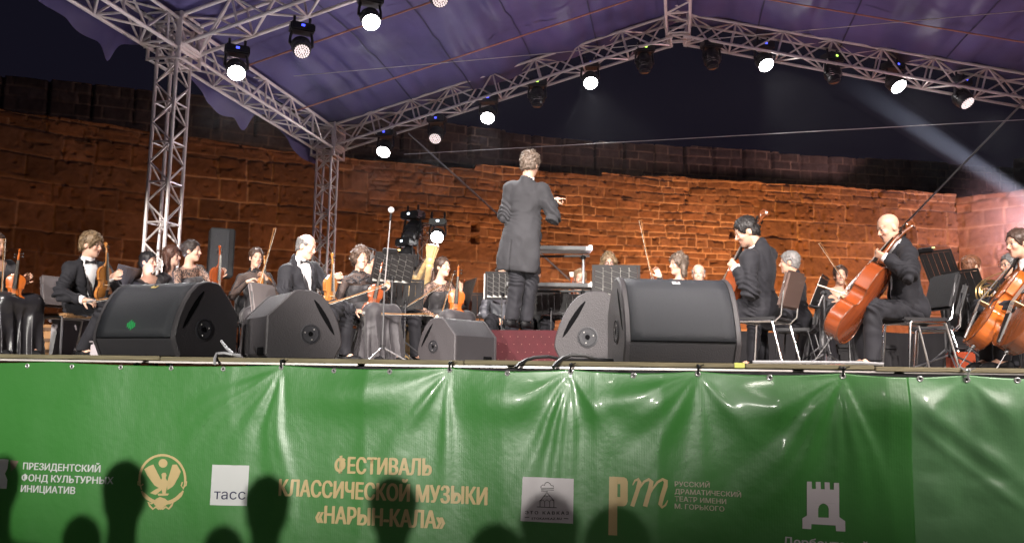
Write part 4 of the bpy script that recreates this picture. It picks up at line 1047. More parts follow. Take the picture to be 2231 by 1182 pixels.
def face_colour(P, H, c, S, skin, beard=0.0, lips=(0.50, 0.17, 0.15)):
    L = ((P - c) @ H) / S; col = np.tile(np.array(skin, float), (len(P), 1)); col *= (1 + 0.06 * noise3(P, 30))[:, None]
    x, y, z = L[:, 0], L[:, 1], L[:, 2]; front = x > 0.045
    red = np.exp(-((np.abs(y) - 0.038) / 0.02) ** 2 - ((z + 0.034) / 0.022) ** 2) * front + np.exp(-(y / 0.014) ** 2 - ((z + 0.033) / 0.014) ** 2) * (x > 0.085)
    col = col * (1 - 0.22 * red[:, None] * np.array([0.2, 1, 1]))
    near = (np.abs(x) < 0.16) & (np.abs(y) < 0.12) & (np.abs(z) < 0.16)
    lp = near & front & (np.abs(y) < 0.025 - np.abs(z + 0.067) * 0.8) & (np.abs(z + 0.067) < 0.011); col[lp] = col[lp] * 0.45 + np.array(lips) * 0.55
    ml_ = near & front & (np.abs(z + 0.0665) < 0.003) & (np.abs(y) < 0.022); col[ml_] = (0.22, 0.10, 0.08)
    ey = near & front & ((np.abs(y) - 0.031) ** 2 / 0.013 ** 2 + (z + 0.003) ** 2 / 0.0062 ** 2 < 1); col[ey] = (0.45, 0.42, 0.40)
    ir = near & front & ((np.abs(y) - 0.031) ** 2 + (z + 0.003) ** 2 < 0.0062 ** 2); col[ir] = (0.03, 0.02, 0.015)
    lash = near & front & (np.abs(np.abs(y) - 0.031) < 0.016) & (np.abs(z - 0.0045) < 0.003); col[lash] = (0.20, 0.12, 0.09)
    br = near & front & (np.abs(np.abs(y) - 0.033) < 0.020) & (np.abs(z - 0.0215 - 0.004 * np.cos((np.abs(y) - 0.033) * 80)) < 0.0045); col[br] = col[br] * 0.35 + np.array([0.13, 0.085, 0.06]) * 0.65
    if beard:
        bd = near & (z < -0.035) & (x > -0.01) & ~lp; col[bd] = col[bd] * (1 - beard) + np.array([0.06, 0.04, 0.035]) * beard
    return np.clip(col, 0.01, 1)
def add_hair(name, style, H, c, S, m, parent, h):
    g = lambda x, y, z: c + H @ (np.array([x, y, z]) * S)
    s = Sdf(); rr = random.Random(int(abs(c[0]) * 1000))
    if style == 'bald': return
    t = {'short': 0.010, 'fringe': 0.006, 'mop': 0.020, 'bun': 0.010, 'tied': 0.010, 'long': 0.016, 'curly': 0.020, 'wavy': 0.018, 'tousled': 0.018}[style]
    s.ell(g(-0.016, 0, 0.036), (np.array([0.094, 0.076, 0.086]) + t) * S, H, 0.02)
    s.ell(g(-0.050, 0, -0.020), (np.array([0.052, 0.062, 0.062]) + t * 0.8) * S, H, 0.02)
    if style == 'fringe':
        s.ell(g(0.03, 0, 0.10), np.array([0.13, 0.095, 0.085]) * S, H, 0.01, 's')
    if style in ('mop', 'tousled'):
        for i in range(26):
            a = rr.uniform(0, 2 * PI); e = rr.uniform(0.1, 1.4); r = 0.095
            p = g(-0.016 + r * math.cos(a) * math.cos(e), r * 0.85 * math.sin(a) * math.cos(e), 0.036 + r * math.sin(e) * 0.95)
            q = p + H @ np.array([rr.uniform(-.03, .03), rr.uniform(-.03, .03), rr.uniform(-0.035, 0.012)]) * S; s.cone(p, q, 0.017 * S, 0.008 * S, 0.014)
    if style in ('curly', 'wavy'):
        for i in range(90 if style == 'curly' else 60):
            a = rr.uniform(0.5, 2 * PI - 0.5) if rr.random() < 0.75 else rr.uniform(0, 2 * PI); e = rr.uniform(-0.75 if abs(a - PI) < 2.3 else 0.55, 1.5); r = 0.102
            p = g(-0.016 + r * math.cos(a) * math.cos(e), r * 0.9 * math.sin(a) * math.cos(e), 0.036 + r * math.sin(e) * 0.98); s.ell(p, np.array([1, 1, 1]) * rr.uniform(0.016, 0.027) * S, None, 0.006)
    if style == 'bun': s.ell(g(-0.105, 0.0, 0.045), np.array([0.038, 0.045, 0.042]) * S, H, 0.012)
    if style == 'tied':
        s.ell(g(-0.10, 0, -0.02), np.array([0.03, 0.035, 0.04]) * S, H, 0.012); s.cone(g(-0.11, 0, -0.03), g(-0.105, 0.0, -0.13), 0.024 * S, 0.014 * S, 0.014)
    if style in ('long', 'wavy'):
        L = -0.24 if style == 'long' else -0.12
        for y in (-0.07, -0.045, 0, 0.045, 0.07): s.cone(g(-0.045 + 0.02 * (abs(y) > .06), y * 1.05, 0.0), g(-0.06 + 0.03 * (abs(y) > .06), y * 1.25, L), 0.036 * S, 0.024 * S, 0.02)
    # the face, ears and neck stay clear
    if style not in ('fringe',):
        s.ell(g(0.092, 0, -0.022), np.array([0.088, 0.068, 0.088 if style not in ('mop',) else 0.075]) * S, H, 0.006, 's')
    else: s.ell(g(0.09, 0, -0.03), np.array([0.10, 0.09, 0.11]) * S, H, 0.006, 's')
    if style in ('short', 'fringe', 'mop', 'tousled'):
        s.ell(g(0.02, 0, -0.09), np.array([0.075, 0.10, 0.075]) * S, H, 0.006, 's'); s.cut(g(-0.05, 0, -0.062), H @ np.array([0.2, 0, -1.0]))
        for y in (1, -1): s.ell(g(0.0, 0.082 * y, -0.016), np.array([0.026, 0.022, 0.034]) * S, H, 0.004, 's')
    if style in ('bun', 'tied'):
        for y in (1, -1): s.ell(g(0.002, 0.082 * y, -0.018), np.array([0.024, 0.020, 0.032]) * S, H, 0.004, 's')
        s.ell(g(0.02, 0, -0.10), np.array([0.075, 0.10, 0.075]) * S, H, 0.006, 's')
    wob = {'curly': 0.006, 'wavy': 0.006, 'mop': 0.007, 'tousled': 0.008, 'long': 0.005}.get(style, 0.003)
    P, Q = s.mesh(h); N = vnormals(P, Q)
    P = P + N * (wob * S * (noise3(((P - c) @ H), (95, 95, 26)) + 0.6 * noise3(((P - c) @ H) + 3, (40, 40, 30))))[:, None]
    # loose locks over the mass of the hair: short tapered blades that break up the outline and the hairline
    rg = np.random.default_rng(int(abs(c[0] * 977 + c[1] * 331)) % 9973); Lq = (P - c) @ H / S
    nb_ = {'fringe': 160, 'bun': 300, 'tied': 300, 'short': 420, 'long': 420}.get(style, 520)
    ix = rg.integers(0, len(P), nb_); p0 = P[ix] - N[ix] * 0.002; nn = N[ix]
    down = -H[:, 2][None] * 0.9 - H[:, 0][None] * 0.35 + rg.normal(0, {'curly': 1.0, 'wavy': 0.8, 'mop': 0.5, 'tousled': 0.8, 'short': 0.5}.get(style, 0.22), (nb_, 3))
    if style in ('bun', 'tied'): down = (np.array([-0.10, 0, 0.02]) - Lq[ix]) @ H.T + rg.normal(0, 0.015, (nb_, 3))
    tg = down - nn * (down * nn).sum(1, keepdims=True); tg /= np.linalg.norm(tg, axis=1, keepdims=True) + 1e-9
    ln_ = rg.uniform(0.02, 0.055, nb_)[:, None] * S * (0.6 if style in ('fringe', 'short') else 1.0); lift = rg.uniform(0.0, 0.35, nb_)[:, None] * (0.5 if style in ('bun', 'tied', 'fringe') else 1.0)
    sd_ = np.cross(nn, tg); wd = rg.uniform(0.0022, 0.0045, nb_)[:, None] * S
    a0, a1, a2 = p0 - sd_ * wd, p0 + sd_ * wd, p0 + nn * wd * 1.2; m1 = p0 + tg * ln_ * 0.55 + nn * (lift * ln_ * 0.5 + 0.003); e1 = p0 + tg * ln_ + nn * (lift * ln_ * 0.55)
    k0 = len(P); BV = np.stack([a0, a1, a2, m1 - sd_ * wd * .7, m1 + sd_ * wd * .7, m1 + nn * wd, e1], 1).reshape(-1, 3); o_ = k0 + 7 * np.arange(nb_)[:, None]
    BQ = np.concatenate([o_ + np.array([[0, 3, 5, 2]]), o_ + np.array([[2, 5, 4, 1]]), o_ + np.array([[1, 4, 3, 0]])])
    me = bpy.data.meshes.new(name); V_ = np.concatenate([P, BV]); me.vertices.add(len(V_)); me.vertices.foreach_set('co', V_.reshape(-1).astype(np.float32))
    T_ = np.concatenate([o_ + np.array([[3, 6, 5]]), o_ + np.array([[5, 6, 4]]), o_ + np.array([[4, 6, 3]])])
    qa = np.concatenate([Q, BQ]); nq, ntri = len(qa), len(T_)
    me.loops.add(nq * 4 + ntri * 3); me.loops.foreach_set('vertex_index', np.concatenate([qa.reshape(-1), T_.reshape(-1)]).astype(np.int32))
    me.polygons.add(nq + ntri); me.polygons.foreach_set('loop_start', np.concatenate([np.arange(0, nq * 4, 4), nq * 4 + np.arange(0, ntri * 3, 3)]).astype(np.int32)); me.polygons.foreach_set('use_smooth', np.ones(nq + ntri, bool))
    me.update(calc_edges=True); me.validate(); link_mesh(name, me, m, parent)

def cloth_wrinkle(amp, f=(11, 11, 11), seed=0.0, joints=(), jamp=0.008):
    def fn(P):
        Q = P + seed + 0.05 * np.stack([noise3(P + seed, 7), noise3(P + seed + 5, 7), noise3(P + seed + 9, 7)], -1)
        w = 1 - np.abs(noise3(Q, f)) * 1.6
        o = amp * (w * 0.7 + 0.5 * noise3(Q + 4, np.array(f) * 2.2))
        for j in joints:
            d = np.linalg.norm(P - j, axis=1); e = np.exp(-(d / 0.13) ** 2); rad = Q - j
            o = o + jamp * e * np.sin(np.linalg.norm(rad * np.array([1, 1, 1.6]), axis=1) * 95 + 6 * noise3(Q, 6))
        return o
    return fn

SITTERS = []
def person(label, s, hips, neck, head, phi, hphi, pitch=0, tilt=0, kind='man', hair=('short', 'dark'), skin='fair', rh=None, lh=None, rpole=None, lpole=None, seated=True, seat=0.45,
           dz=0.0, hdz=0.0, ndz=0.0, legs=None, wear=None, h=0.009, group=None, beard=0.0, curl=(0.9, 0.9), palms=(None, None), size=1.0, hide_legs=False, lphi=None, tors=None, fdirs=(None, None), point=False, foot_back=0.0, glasses=False, lift=0.0):
    """s = pixels per metre at the person; hips / neck / head given in source pixels of the photograph (projected to that depth); hands in pixels with a depth offset"""
    fem = kind == 'woman'; S = size * (0.95 if fem else 1.0)
    base = at_floor(hips[0], s, 0, dz)
    O = np.array(base)
    root = empty('person', base); tag(root, label, 'person', group)
    if seated: SITTERS.append((label, base.copy(), phi))
    loc = lambda p: np.array(p) - O
    seat_z = (seat + 0.085 * S) if seated else None
    hp = np.array([0, 0, seat_z + lift]) if seated else loc(atS(hips[0], hips[1], s, dz))
    nk = loc(atS(neck[0], neck[1], s, dz + ndz)); d = nk - hp; L = np.linalg.norm(d); L = float(np.clip(L, 0.44 * S, 0.60 * S)) if tors is None else tors * S
    up = nrm(d); nk = hp + up * L
    fw = np.array(phi_dir(phi)); T = frame(fw, up); tl = lambda x, y, z: hp + T @ np.array([x, y, z])
    hd = loc(atS(head[0], head[1], s, dz + ndz + hdz)) - loc(atS(neck[0], neck[1], s, dz + ndz)); hd = nrm(hd)
    hc = nk + hd * 0.178 * S
    hf = np.array(phi_dir(hphi)); hf = hf * math.cos(math.radians(pitch)) + np.array([0, 0, 1]) * math.sin(math.radians(pitch))
    hup = nrm(np.array([0, 0, 1.0]) * 1.0 + hd * 0.35 - 0 * hf); H = frame_head(hf, hup, tilt)
    sw = (0.155 if fem else 0.170) * S
    shz = L - 0.072 * S
    SL, SR = tl(0, sw, shz), tl(0, -sw, shz)
    ua, fa = 0.285 * S, 0.25 * S
    def target(t, default):
        if t is None: return default
        if len(t) == 3: return loc(atS(t[0], t[1], s, dz + t[2]))
        return default
    RT = target(rh, tl(0.26, -0.12, 0.10)); LT = target(lh, tl(0.26, 0.14, 0.12))
    rp = rpole if rpole is not None else (-T[:, 1] * 0.7 - np.array([0, 0, 1.0]) - T[:, 0] * 0.3); lp = lpole if lpole is not None else (T[:, 1] * 0.7 - np.array([0, 0, 1.0]) - T[:, 0] * 0.3)
    RE, RW0 = ik(SR, RT, ua, fa + 0.07 * S, rp); LE, LW0 = ik(SL, LT, ua, fa + 0.07 * S, lp)
    RW = RE + nrm(RW0 - RE) * fa; LW = LE + nrm(LW0 - LE) * fa
    # legs
    lf = np.array(phi_dir(lphi if lphi is not None else phi)); ll = np.array([-lf[1], lf[0], 0])
    if seated and legs is None:
        RK = np.array([0, 0, seat_z - 0.01]) + lf * 0.43 * S - ll * 0.13 * S; LK = np.array([0, 0, seat_z - 0.01]) + lf * 0.43 * S + ll * 0.13 * S
        RA = RK * [1, 1, 0] + np.array([0, 0, 0.085]) - lf * (0.03 + foot_back); LA = LK * [1, 1, 0] + np.array([0, 0, 0.085]) - lf * (-0.04 + foot_back * 0.4)
    else:
        RK, RA, LK, LA = [loc(atS(p[0], p[1], s, dz + p[2])) for p in legs]
        if seated:
            for A in (RA, LA): A[2] = 0.085
            for K in (RK, LK): K[2] = max(K[2], 0.40)
    HR, HL = hp - T[:, 1] * 0.09 * S, hp + T[:, 1] * 0.09 * S
    # ---------------- body
    b = Sdf(); a_ = 0.9 if fem else 1.0
    b.ell(tl(0.0, 0, L * 0.68), np.array([0.095, 0.145 * a_, 0.17]) * S, T, 0.05); b.ell(tl(0, 0, L * 0.2), np.array([0.09, 0.13 * a_, 0.16]) * S, T, 0.06)
    b.cone(SL - T[:, 1] * 0.02, SR + T[:, 1] * 0.02, 0.05 * S * a_, 0.05 * S * a_, 0.04)
    add_head(b, H, hc, S, fem)
    nb = hc + H @ (np.array([-0.026, 0, -0.07]) * S)
    b.cone(nk - up * 0.03 * S, nb, (0.052 if fem else 0.060) * S, (0.047 if fem else 0.056) * S, 0.025); b.cone(nk + T[:, 1] * 0.07 * S - up * 0.045 * S, nk - T[:, 1] * 0.07 * S - up * 0.045 * S, 0.042 * S, 0.042 * S, 0.04)
    for Sh, El, Wr in ((SL, LE, LW), (SR, RE, RW)):
        b.cone(Sh, El, 0.046 * S * a_, 0.038 * S * a_, 0.03); b.cone(El, El + (Wr - El) * 0.35, 0.037 * S * a_, 0.037 * S * a_, 0.02); b.cone(El + (Wr - El) * 0.35, Wr, 0.036 * S * a_, 0.025 * S * a_, 0.02)
    for Hh, K, A in ((HL, LK, LA), (HR, RK, RA)):
        b.cone(Hh, K, 0.075 * S, 0.052 * S, 0.04); b.cone(K, K + (A - K) * 0.3, 0.05 * S, 0.052 * S, 0.02); b.cone(K + (A - K) * 0.3, A, 0.050 * S, 0.034 * S, 0.02); b.cone(A, A + lf * 0.13 * S - np.array([0, 0, 0.05]), 0.034, 0.026, 0.02)
    rd = nrm(RW - RE) if fdirs[0] is None else nrm(fdirs[0]); ld = nrm(LW - LE) if fdirs[1] is None else nrm(fdirs[1])
    rpn = palms[0] if palms[0] is not None else T[:, 1] * 0.6 - np.array([0, 0, 0.8]); lpn = palms[1] if palms[1] is not None else -T[:, 1] * 0.8 + T[:, 0] * 0.3
    add_hand(b, RW, rd, rpn, -1, S, curl[0], point=point); add_hand(b, LW, ld, lpn, 1, S, curl[1])
    sk = SKINS[skin]
    body = sdf_obj('body', b, min(h, 0.0075), SKIN, root, col=lambda P: face_colour(P, H, hc, S, sk, beard, (0.50, 0.15, 0.14) if fem else (0.46, 0.22, 0.18)))
    if hair: add_hair('hair', hair[0], H, hc, S, HAIRS[hair[1]], root, min(h, 0.0075))
    if glasses:
        m = MB()
        for y in (0.032, -0.032):
            m.tube([hc + H @ (np.array([0.098, y + 0.022 * math.cos(t), -0.004 + 0.017 * math.sin(t)]) * S) for t in np.linspace(0, 2 * PI, 12, endpoint=False)], 0.0025, 5, closed=True)
            m.tube([hc + H @ (np.array([0.095, math.copysign(0.054, y), -0.002]) * S), hc + H @ (np.array([-0.01, math.copysign(0.08, y), 0.0]) * S)], 0.002, 5)
        m.build('glasses', BLACKPL, root)
    wear = wear or ('tux' if not fem else 'dress')
    sd = random.uniform(0, 50)
    J = [LE, RE]
    dn = np.array([0, 0, -1.0])
    if wear in ('tux', 'suit', 'tails', 'blackshirt', 'blouse'):
        coat = wear in ('tux', 'suit', 'tails')
        # shirt
        if coat:
            sh = Sdf()
            sh.ell(tl(0.012, 0, L * 0.66), np.array([0.112, 0.150, 0.185]) * S, T, 0.05); sh.ell(tl(0.02, 0, L * 0.22), np.array([0.110, 0.140, 0.17]) * S, T, 0.06)
            sh.cone(nk - up * 0.06 * S, nk + (nb - nk) * 0.5, 0.075 * S, 0.063 * S, 0.02); sh.cut(nk + (nb - nk) * 0.52, nb - nk)
            sdf_obj('shirt', sh, 0.011, SHIRT, root, cloth_wrinkle(0.002, seed=sd)); shirt_ = bpy.data.objects[-1] if False else [o for o in root.children if o.name.startswith('shirt')][0]
            m = MB(); n0 = tl(0, 0, L) + (nb - nk) * 0.12; bt = n0 + T[:, 0] * 0.072 * S
            if wear in ('tux', 'tails'):
                for y in (1, -1): m.add([bt + T[:, 1] * 0.006 * y + T[:, 2] * 0.008, bt + T[:, 1] * 0.055 * y + T[:, 2] * 0.028, bt + T[:, 1] * 0.058 * y - T[:, 2] * 0.022, bt + T[:, 1] * 0.006 * y - T[:, 2] * 0.008,
                                         bt + T[:, 0] * 0.018 + T[:, 1] * 0.03 * y], [(0, 1, 4), (1, 2, 4), (2, 3, 4), (3, 0, 4), (3, 2, 1, 0)])
                m.sphere(bt + T[:, 0] * 0.006, 0.012, 8); m.build('bow_tie', SATIN, shirt_)
            for W_, E_ in ((LW, LE), (RW, RE)):
                q = nrm(W_ - E_); c = Sdf(); c.cone(W_ - q * 0.08 * S, W_ + q * 0.004 * S, 0.043 * S, 0.041 * S, 0.01); c.cut(W_ + q * 0.008, q); c.cut(W_ - q * 0.09, -q); sdf_obj('cuff', c, 0.008, SHIRT, root)
        ck = Sdf(); ex = 0.018 if coat else 0.006
        ck.ell(tl(0.004, 0, L * 0.66), (np.array([0.112, 0.160 * a_, 0.185]) + ex) * S, T, 0.05); ck.ell(tl(0.012, 0, L * 0.22), (np.array([0.112, 0.148 * a_, 0.20]) + ex) * S, T, 0.06)
        ck.cone(SL - T[:, 1] * 0.02 * S, SR + T[:, 1] * 0.02 * S, (0.058 * a_ + ex * 0.4) * S, (0.058 * a_ + ex * 0.4) * S, 0.04)
        ck.cone(nk - up * 0.02 * S - T[:, 0] * 0.02, nk - up * 0.05 * S, 0.075 * S, 0.10 * S, 0.03)
        if coat: ck.cone(nk - up * 0.03 * S - T[:, 0] * 0.008, nk + (nb - nk) * 0.26 - T[:, 0] * 0.008, 0.080 * S, 0.073 * S, 0.015)
        if seated:
            ck.ell(tl(-0.01, 0, 0.02), np.array([0.14, 0.18 * a_, 0.12]) * S, T, 0.05)
            if coat:
                ck.ell(tl(-0.09, 0, -0.03), np.array([0.055, 0.15, 0.13]) * S, T, 0.05)
        elif wear == 'tails':
            ck.ell(tl(-0.02, 0, -0.02), np.array([0.13, 0.172, 0.22]) * S, T, 0.06)
            ck.ell(tl(-0.07, 0, -0.20), np.array([0.105, 0.215, 0.36]) * S, T, 0.06)
            ck.cut(tl(0, 0, -0.36 * S), -up); ck.box(tl(-0.2, 0.055, -0.27), np.array([0.12, 0.007, 0.20]), T, 0.002, 0.006, 's'); ck.box(tl(0.13, 0.0, -0.25), np.array([0.10, 0.16, 0.22]), T, 0.02, 0.02, 's')
        else: ck.ell(tl(0, 0, -0.03), np.array([0.14, 0.185, 0.18]) * S, T, 0.06)
        for Sh, El, Wr in ((SL, LE, LW), (SR, RE, RW)):
            q = nrm(Wr - El); e_ = ex * 0.7
            ck.cone(nk - up * 0.035 * S, Sh, 0.05 * S, 0.048 * S, 0.03); ck.cone(Sh, El, (0.055 * a_ + e_) * S, (0.050 * a_ + e_) * S, 0.035); ck.cone(El, Wr - q * 0.055 * S, (0.050 * a_ + e_) * S, (0.036 * a_ + e_) * S, 0.02)
        if coat:
            # open front: a V down to the closing button
            deep = {'tux': 0.30, 'suit': 0.26, 'tails': 0.3}[wear]
            A0 = tl(0.10, 0, L + 0.03); 
            for i in range(7):
                t = i / 6; zz = L + 0.02 - (L - deep * 0.35 * L) * t * 0.98; ck.box(tl(0.16, 0, zz), np.array([0.115, 0.078 * S * (1 - t) ** 0.7 + 0.006, 0.05]), T, 0.004, 0.006, 's')
            ck.cone(nk - up * 0.02 * S + T[:, 0] * 0.012, nk + (nb - nk) * 0.9 + T[:, 0] * 0.03, 0.066 * S, 0.085 * S, 0.008, 's')
        else: ck.cone(nk - up * 0.015 * S + T[:, 0] * 0.012, nk + (nb - nk) * 0.9, 0.060 * S, 0.09 * S, 0.008, 's')
        for W_, E_ in ((LW, LE), (RW, RE)): pass
        jk_ = sdf_obj('tailcoat' if wear == 'tails' else ('jacket' if coat else 'blouse'), ck, h + 0.001, TAIL if wear == 'tails' else (SUIT if coat else (GREYSHIRT if wear == 'blouse' else DRESS)), root,
                cloth_wrinkle(0.018, (7.5, 7.5, 4.5), sd, J, 0.018))
        if coat:     # collar and lapels
            m = MB()
            for y in (1, -1):
                pts = [(-0.055, 0.035, L + 0.035), (0.0, 0.078, L + 0.012), (0.07, 0.085, L - 0.06), (0.125, 0.060, L - 0.19), (0.138, 0.016, L - 0.33)]
                inn = [(-0.055, 0.01, L + 0.045), (0.02, 0.062, L + 0.025), (0.092, 0.052, L - 0.06), (0.135, 0.028, L - 0.19), (0.142, 0.004, L - 0.33)]
                o = [tl(p[0] * S, p[1] * y * S, L + (p[2] - L) * S) + T[:, 0] * 0.008 for p in pts]; i_ = [tl(p[0] * S, p[1] * y * S, L + (p[2] - L) * S) + T[:, 0] * 0.008 for p in inn]
                i2 = [p - T[:, 0] * 0.008 for p in i_]; o2 = [p - T[:, 0] * 0.01 for p in o]; n = 5
                m.add(o + i_ + i2 + o2, [(k, k + 1, n + k + 1, n + k) for k in range(n - 1)] + [(n + k, n + k + 1, 2 * n + k + 1, 2 * n + k) for k in range(n - 1)] + [(3 * n + k, 3 * n + k + 1, k + 1, k) for k in range(n - 1)])
            m.build('lapel', SATIN if wear == 'tux' else SUIT, jk_)
        if not hide_legs:
            tr = Sdf(); tr.ell(tl(0, 0, 0.03), np.array([0.125, 0.165, 0.13]) * S, T, 0.05)
            for Hh, K, A in ((HL, LK, LA), (HR, RK, RA)):
                tr.cone(Hh, K, 0.097 * S, 0.076 * S, 0.03); tr.cone(K, A + np.array([0, 0, 0.0]), 0.075 * S, 0.062 * S, 0.02)
            tr.cut(np.array([0, 0, min(LA[2], RA[2]) - 0.01]), dn)
            sdf_obj('trousers', tr, h + 0.001, SUIT, root, cloth_wrinkle(0.013, (8, 8, 5), sd + 3, [LK, RK, HL, HR], 0.016))
    else:      # dress: bodice with sleeves, long skirt
        slv = {'dress': DRESS, 'sheer': SHEER, 'lace': LACE}[wear]
        bo = Sdf()
        bo.ell(tl(0.004, 0, L * 0.62), np.array([0.106, 0.142, 0.165]) * S, T, 0.05); bo.ell(tl(0.0, 0, L * 0.2), np.array([0.102, 0.135, 0.19]) * S, T, 0.06)
        for y in (0.065, -0.065): bo.ell(tl(0.075 * S, y * S, L * 0.66), np.array([0.062, 0.062, 0.062]) * S, T, 0.04)
        up_slv = Sdf()
        for Sh, El, Wr in ((SL, LE, LW), (SR, RE, RW)):
            q = nrm(Wr - El); t_ = (bo if wear == 'dress' else up_slv)
            t_.cone(Sh, El, 0.054 * S, 0.045 * S, 0.03); t_.cone(El, Wr - q * 0.015 * S, 0.044 * S, 0.032 * S, 0.02)
        tgt = bo if wear == 'dress' else up_slv
        tgt.cone(SL - T[:, 1] * 0.015, SR + T[:, 1] * 0.015, 0.056 * S, 0.056 * S, 0.04)
        if wear == 'dress': bo.ell(nk + T[:, 0] * 0.07 * S - up * 0.01, np.array([0.07, 0.062, 0.085]) * S, T, 0.01, 's')
        else:
            bo.cut(tl(0, 0, L * 0.76), up)
            up_slv.ell(tl(0.0, 0, L * 0.80), np.array([0.106, 0.146, 0.115]) * S, T, 0.05); up_slv.cone(nk - up * 0.05, nk + (nb - nk) * 0.25, 0.09 * S, 0.062 * S, 0.03)
            up_slv.cone(nk, nk + (nb - nk) * 0.9, 0.052 * S, 0.06 * S, 0.006, 's') if wear == 'sheer' else up_slv.ell(nk + T[:, 0] * 0.03 * S + up * 0.03, np.array([0.09, 0.11, 0.075]) * S, T, 0.01, 's')
            sdf_obj('sleeves', up_slv, h + 0.001, slv, root, cloth_wrinkle(0.006, (12, 12, 12), sd, J, 0.006))
        sdf_obj('bodice', bo, h + 0.001, DRESS, root, cloth_wrinkle(0.005, (12, 12, 9), sd, J, 0.004))
        if not hide_legs:
            sk_ = Sdf(); sk_.ell(tl(0, 0, 0.02), np.array([0.14, 0.17, 0.13]) * S, T, 0.05)
            mk = (LK + RK) / 2; ma = (LA + RA) / 2; ma[2] = 0.02
            for Hh, K, A in ((HL, LK, LA), (HR, RK, RA)):
                sk_.cone(Hh, K, 0.105 * S, 0.085 * S, 0.07); sk_.cone(K, K * [1, 1, 0] + (A - K) * [0.8, .8, 0] + np.array([0, 0, 0.03]), 0.088 * S, 0.125 * S, 0.07)
            sk_.cone(hp + lf * 0.1, mk - np.array([0, 0, 0.01]), 0.10 * S, 0.09 * S, 0.08); sk_.cone(mk - lf * 0.06 - np.array([0, 0, 0.05]), ma - lf * 0.12, 0.10 * S, 0.20 * S, 0.09); sk_.cone(mk - lf * 0.25 - np.array([0, 0, 0.08]), ma - lf * 0.24, 0.09 * S, 0.15 * S, 0.09)
            sk_.cut(np.array([0, 0, 0.012]), dn)
            cen = ma - lf * 0.15
            def folds(P):
                ang = np.arctan2(P[:, 1] - cen[1], P[:, 0] - cen[0]); low = np.clip((seat_z - P[:, 2]) / 0.42, 0, 1) if seat_z else 1
                q = ang * 9 + 2.6 * noise3(P, (3, 3, 1.2)); return low * 0.020 * (1 - 2 * np.abs(np.sin(q)) ** 0.8) + 0.004 * noise3(P, 14)
            sdf_obj('skirt', sk_, h + 0.002, GOWN if wear != 'dress' else SATIN, root, folds)
    if not hide_legs:
        for A, K in ((LA, LK), (RA, RK)):
            st_ = Sdf(); a0 = A * [1, 1, 0] if seated else A - np.array([0, 0, 0.085])
            st_.cone(a0 - lf * 0.05 + [0, 0, 0.042], a0 + lf * 0.15 + [0, 0, 0.03], 0.038 * S, 0.036 * S, 0.02); st_.cone(a0 + lf * 0.10 + [0, 0, 0.028], a0 + lf * 0.19 + [0, 0, 0.022], 0.042 * S, 0.026 * S, 0.02); st_.cone(a0 + [0, 0, 0.05], a0 + [0, 0, 0.09], 0.04 * S, 0.036 * S, 0.02)
            st_.cut(a0 + [0, 0, 0.004], dn); sdf_obj('shoe', st_, 0.008, LEATHER, root)
    info = dict(root=root, O=O, T=T, hp=hp, nk=nk, RW=RW + O, LW=LW + O, RH=RW + rd * 0.075 * S + O, LH=LW + ld * 0.075 * S + O, s=s, dz=dz, H=H, hc=hc, L=L, S=S, SL=SL, SR=SR, fw=fw, lf=lf, up=up)
    return info
def frame_head(hf, hup, tilt):
    f = nrm(hf); u = np.asarray(hup, float); u = nrm(u - f * (u @ f)); u = rotv(u, f, math.radians(tilt)); return np.stack([f, np.cross(u, f), u], 1)
# ================================================================== INSTRUMENTS
BOLT_ = mat('endpin_steel', (0.12, 0.12, 0.12), 0.4, 0.5)
def wood(name, c, rough=0.25, coat=0.5): return mat(name, c, rough, var=0.28, vscale=7, stretch=(1, 5, 0.6), coat=coat, bump=0.06, bscale=60)
VARN = {'orange': wood('varnish_orange', (0.42, 0.10, 0.014)), 'red': wood('varnish_red', (0.22, 0.046, 0.011)), 'gold': wood('varnish_gold', (0.33, 0.135, 0.032)), 'brown': wood('varnish_brown', (0.15, 0.042, 0.013))}
EBONY = mat('ebony', (0.015, 0.012, 0.011), 0.35); BOWWOOD = wood('bow_wood', (0.34, 0.17, 0.07)); BOWHAIR = mat('bow_hair', (0.78, 0.72, 0.60), 0.6); STRING = mat('string_steel', (0.7, 0.68, 0.62), 0.3, 0.8)
MAPLE = wood('bridge_maple', (0.55, 0.38, 0.20), 0.5, 0.1)
OUT = [(0.0, 0.0), (0.004, .22), (0.012, .38), (.03, .58), (.07, .78), (.13, .93), (.2, 1.0), (.27, .97), (.33, .87), (.365, .84), (.378, .87), (.39, .76), (.43, .58), (.5, .535), (.565, .57), (.602, .66), (.613, .77), (.626, .72), (.66, .73), (.72, .775), (.80, .81), (.86, .78), (.92, .65), (.96, .47), (.985, .28), (.996, .15), (1.0, 0.0)]
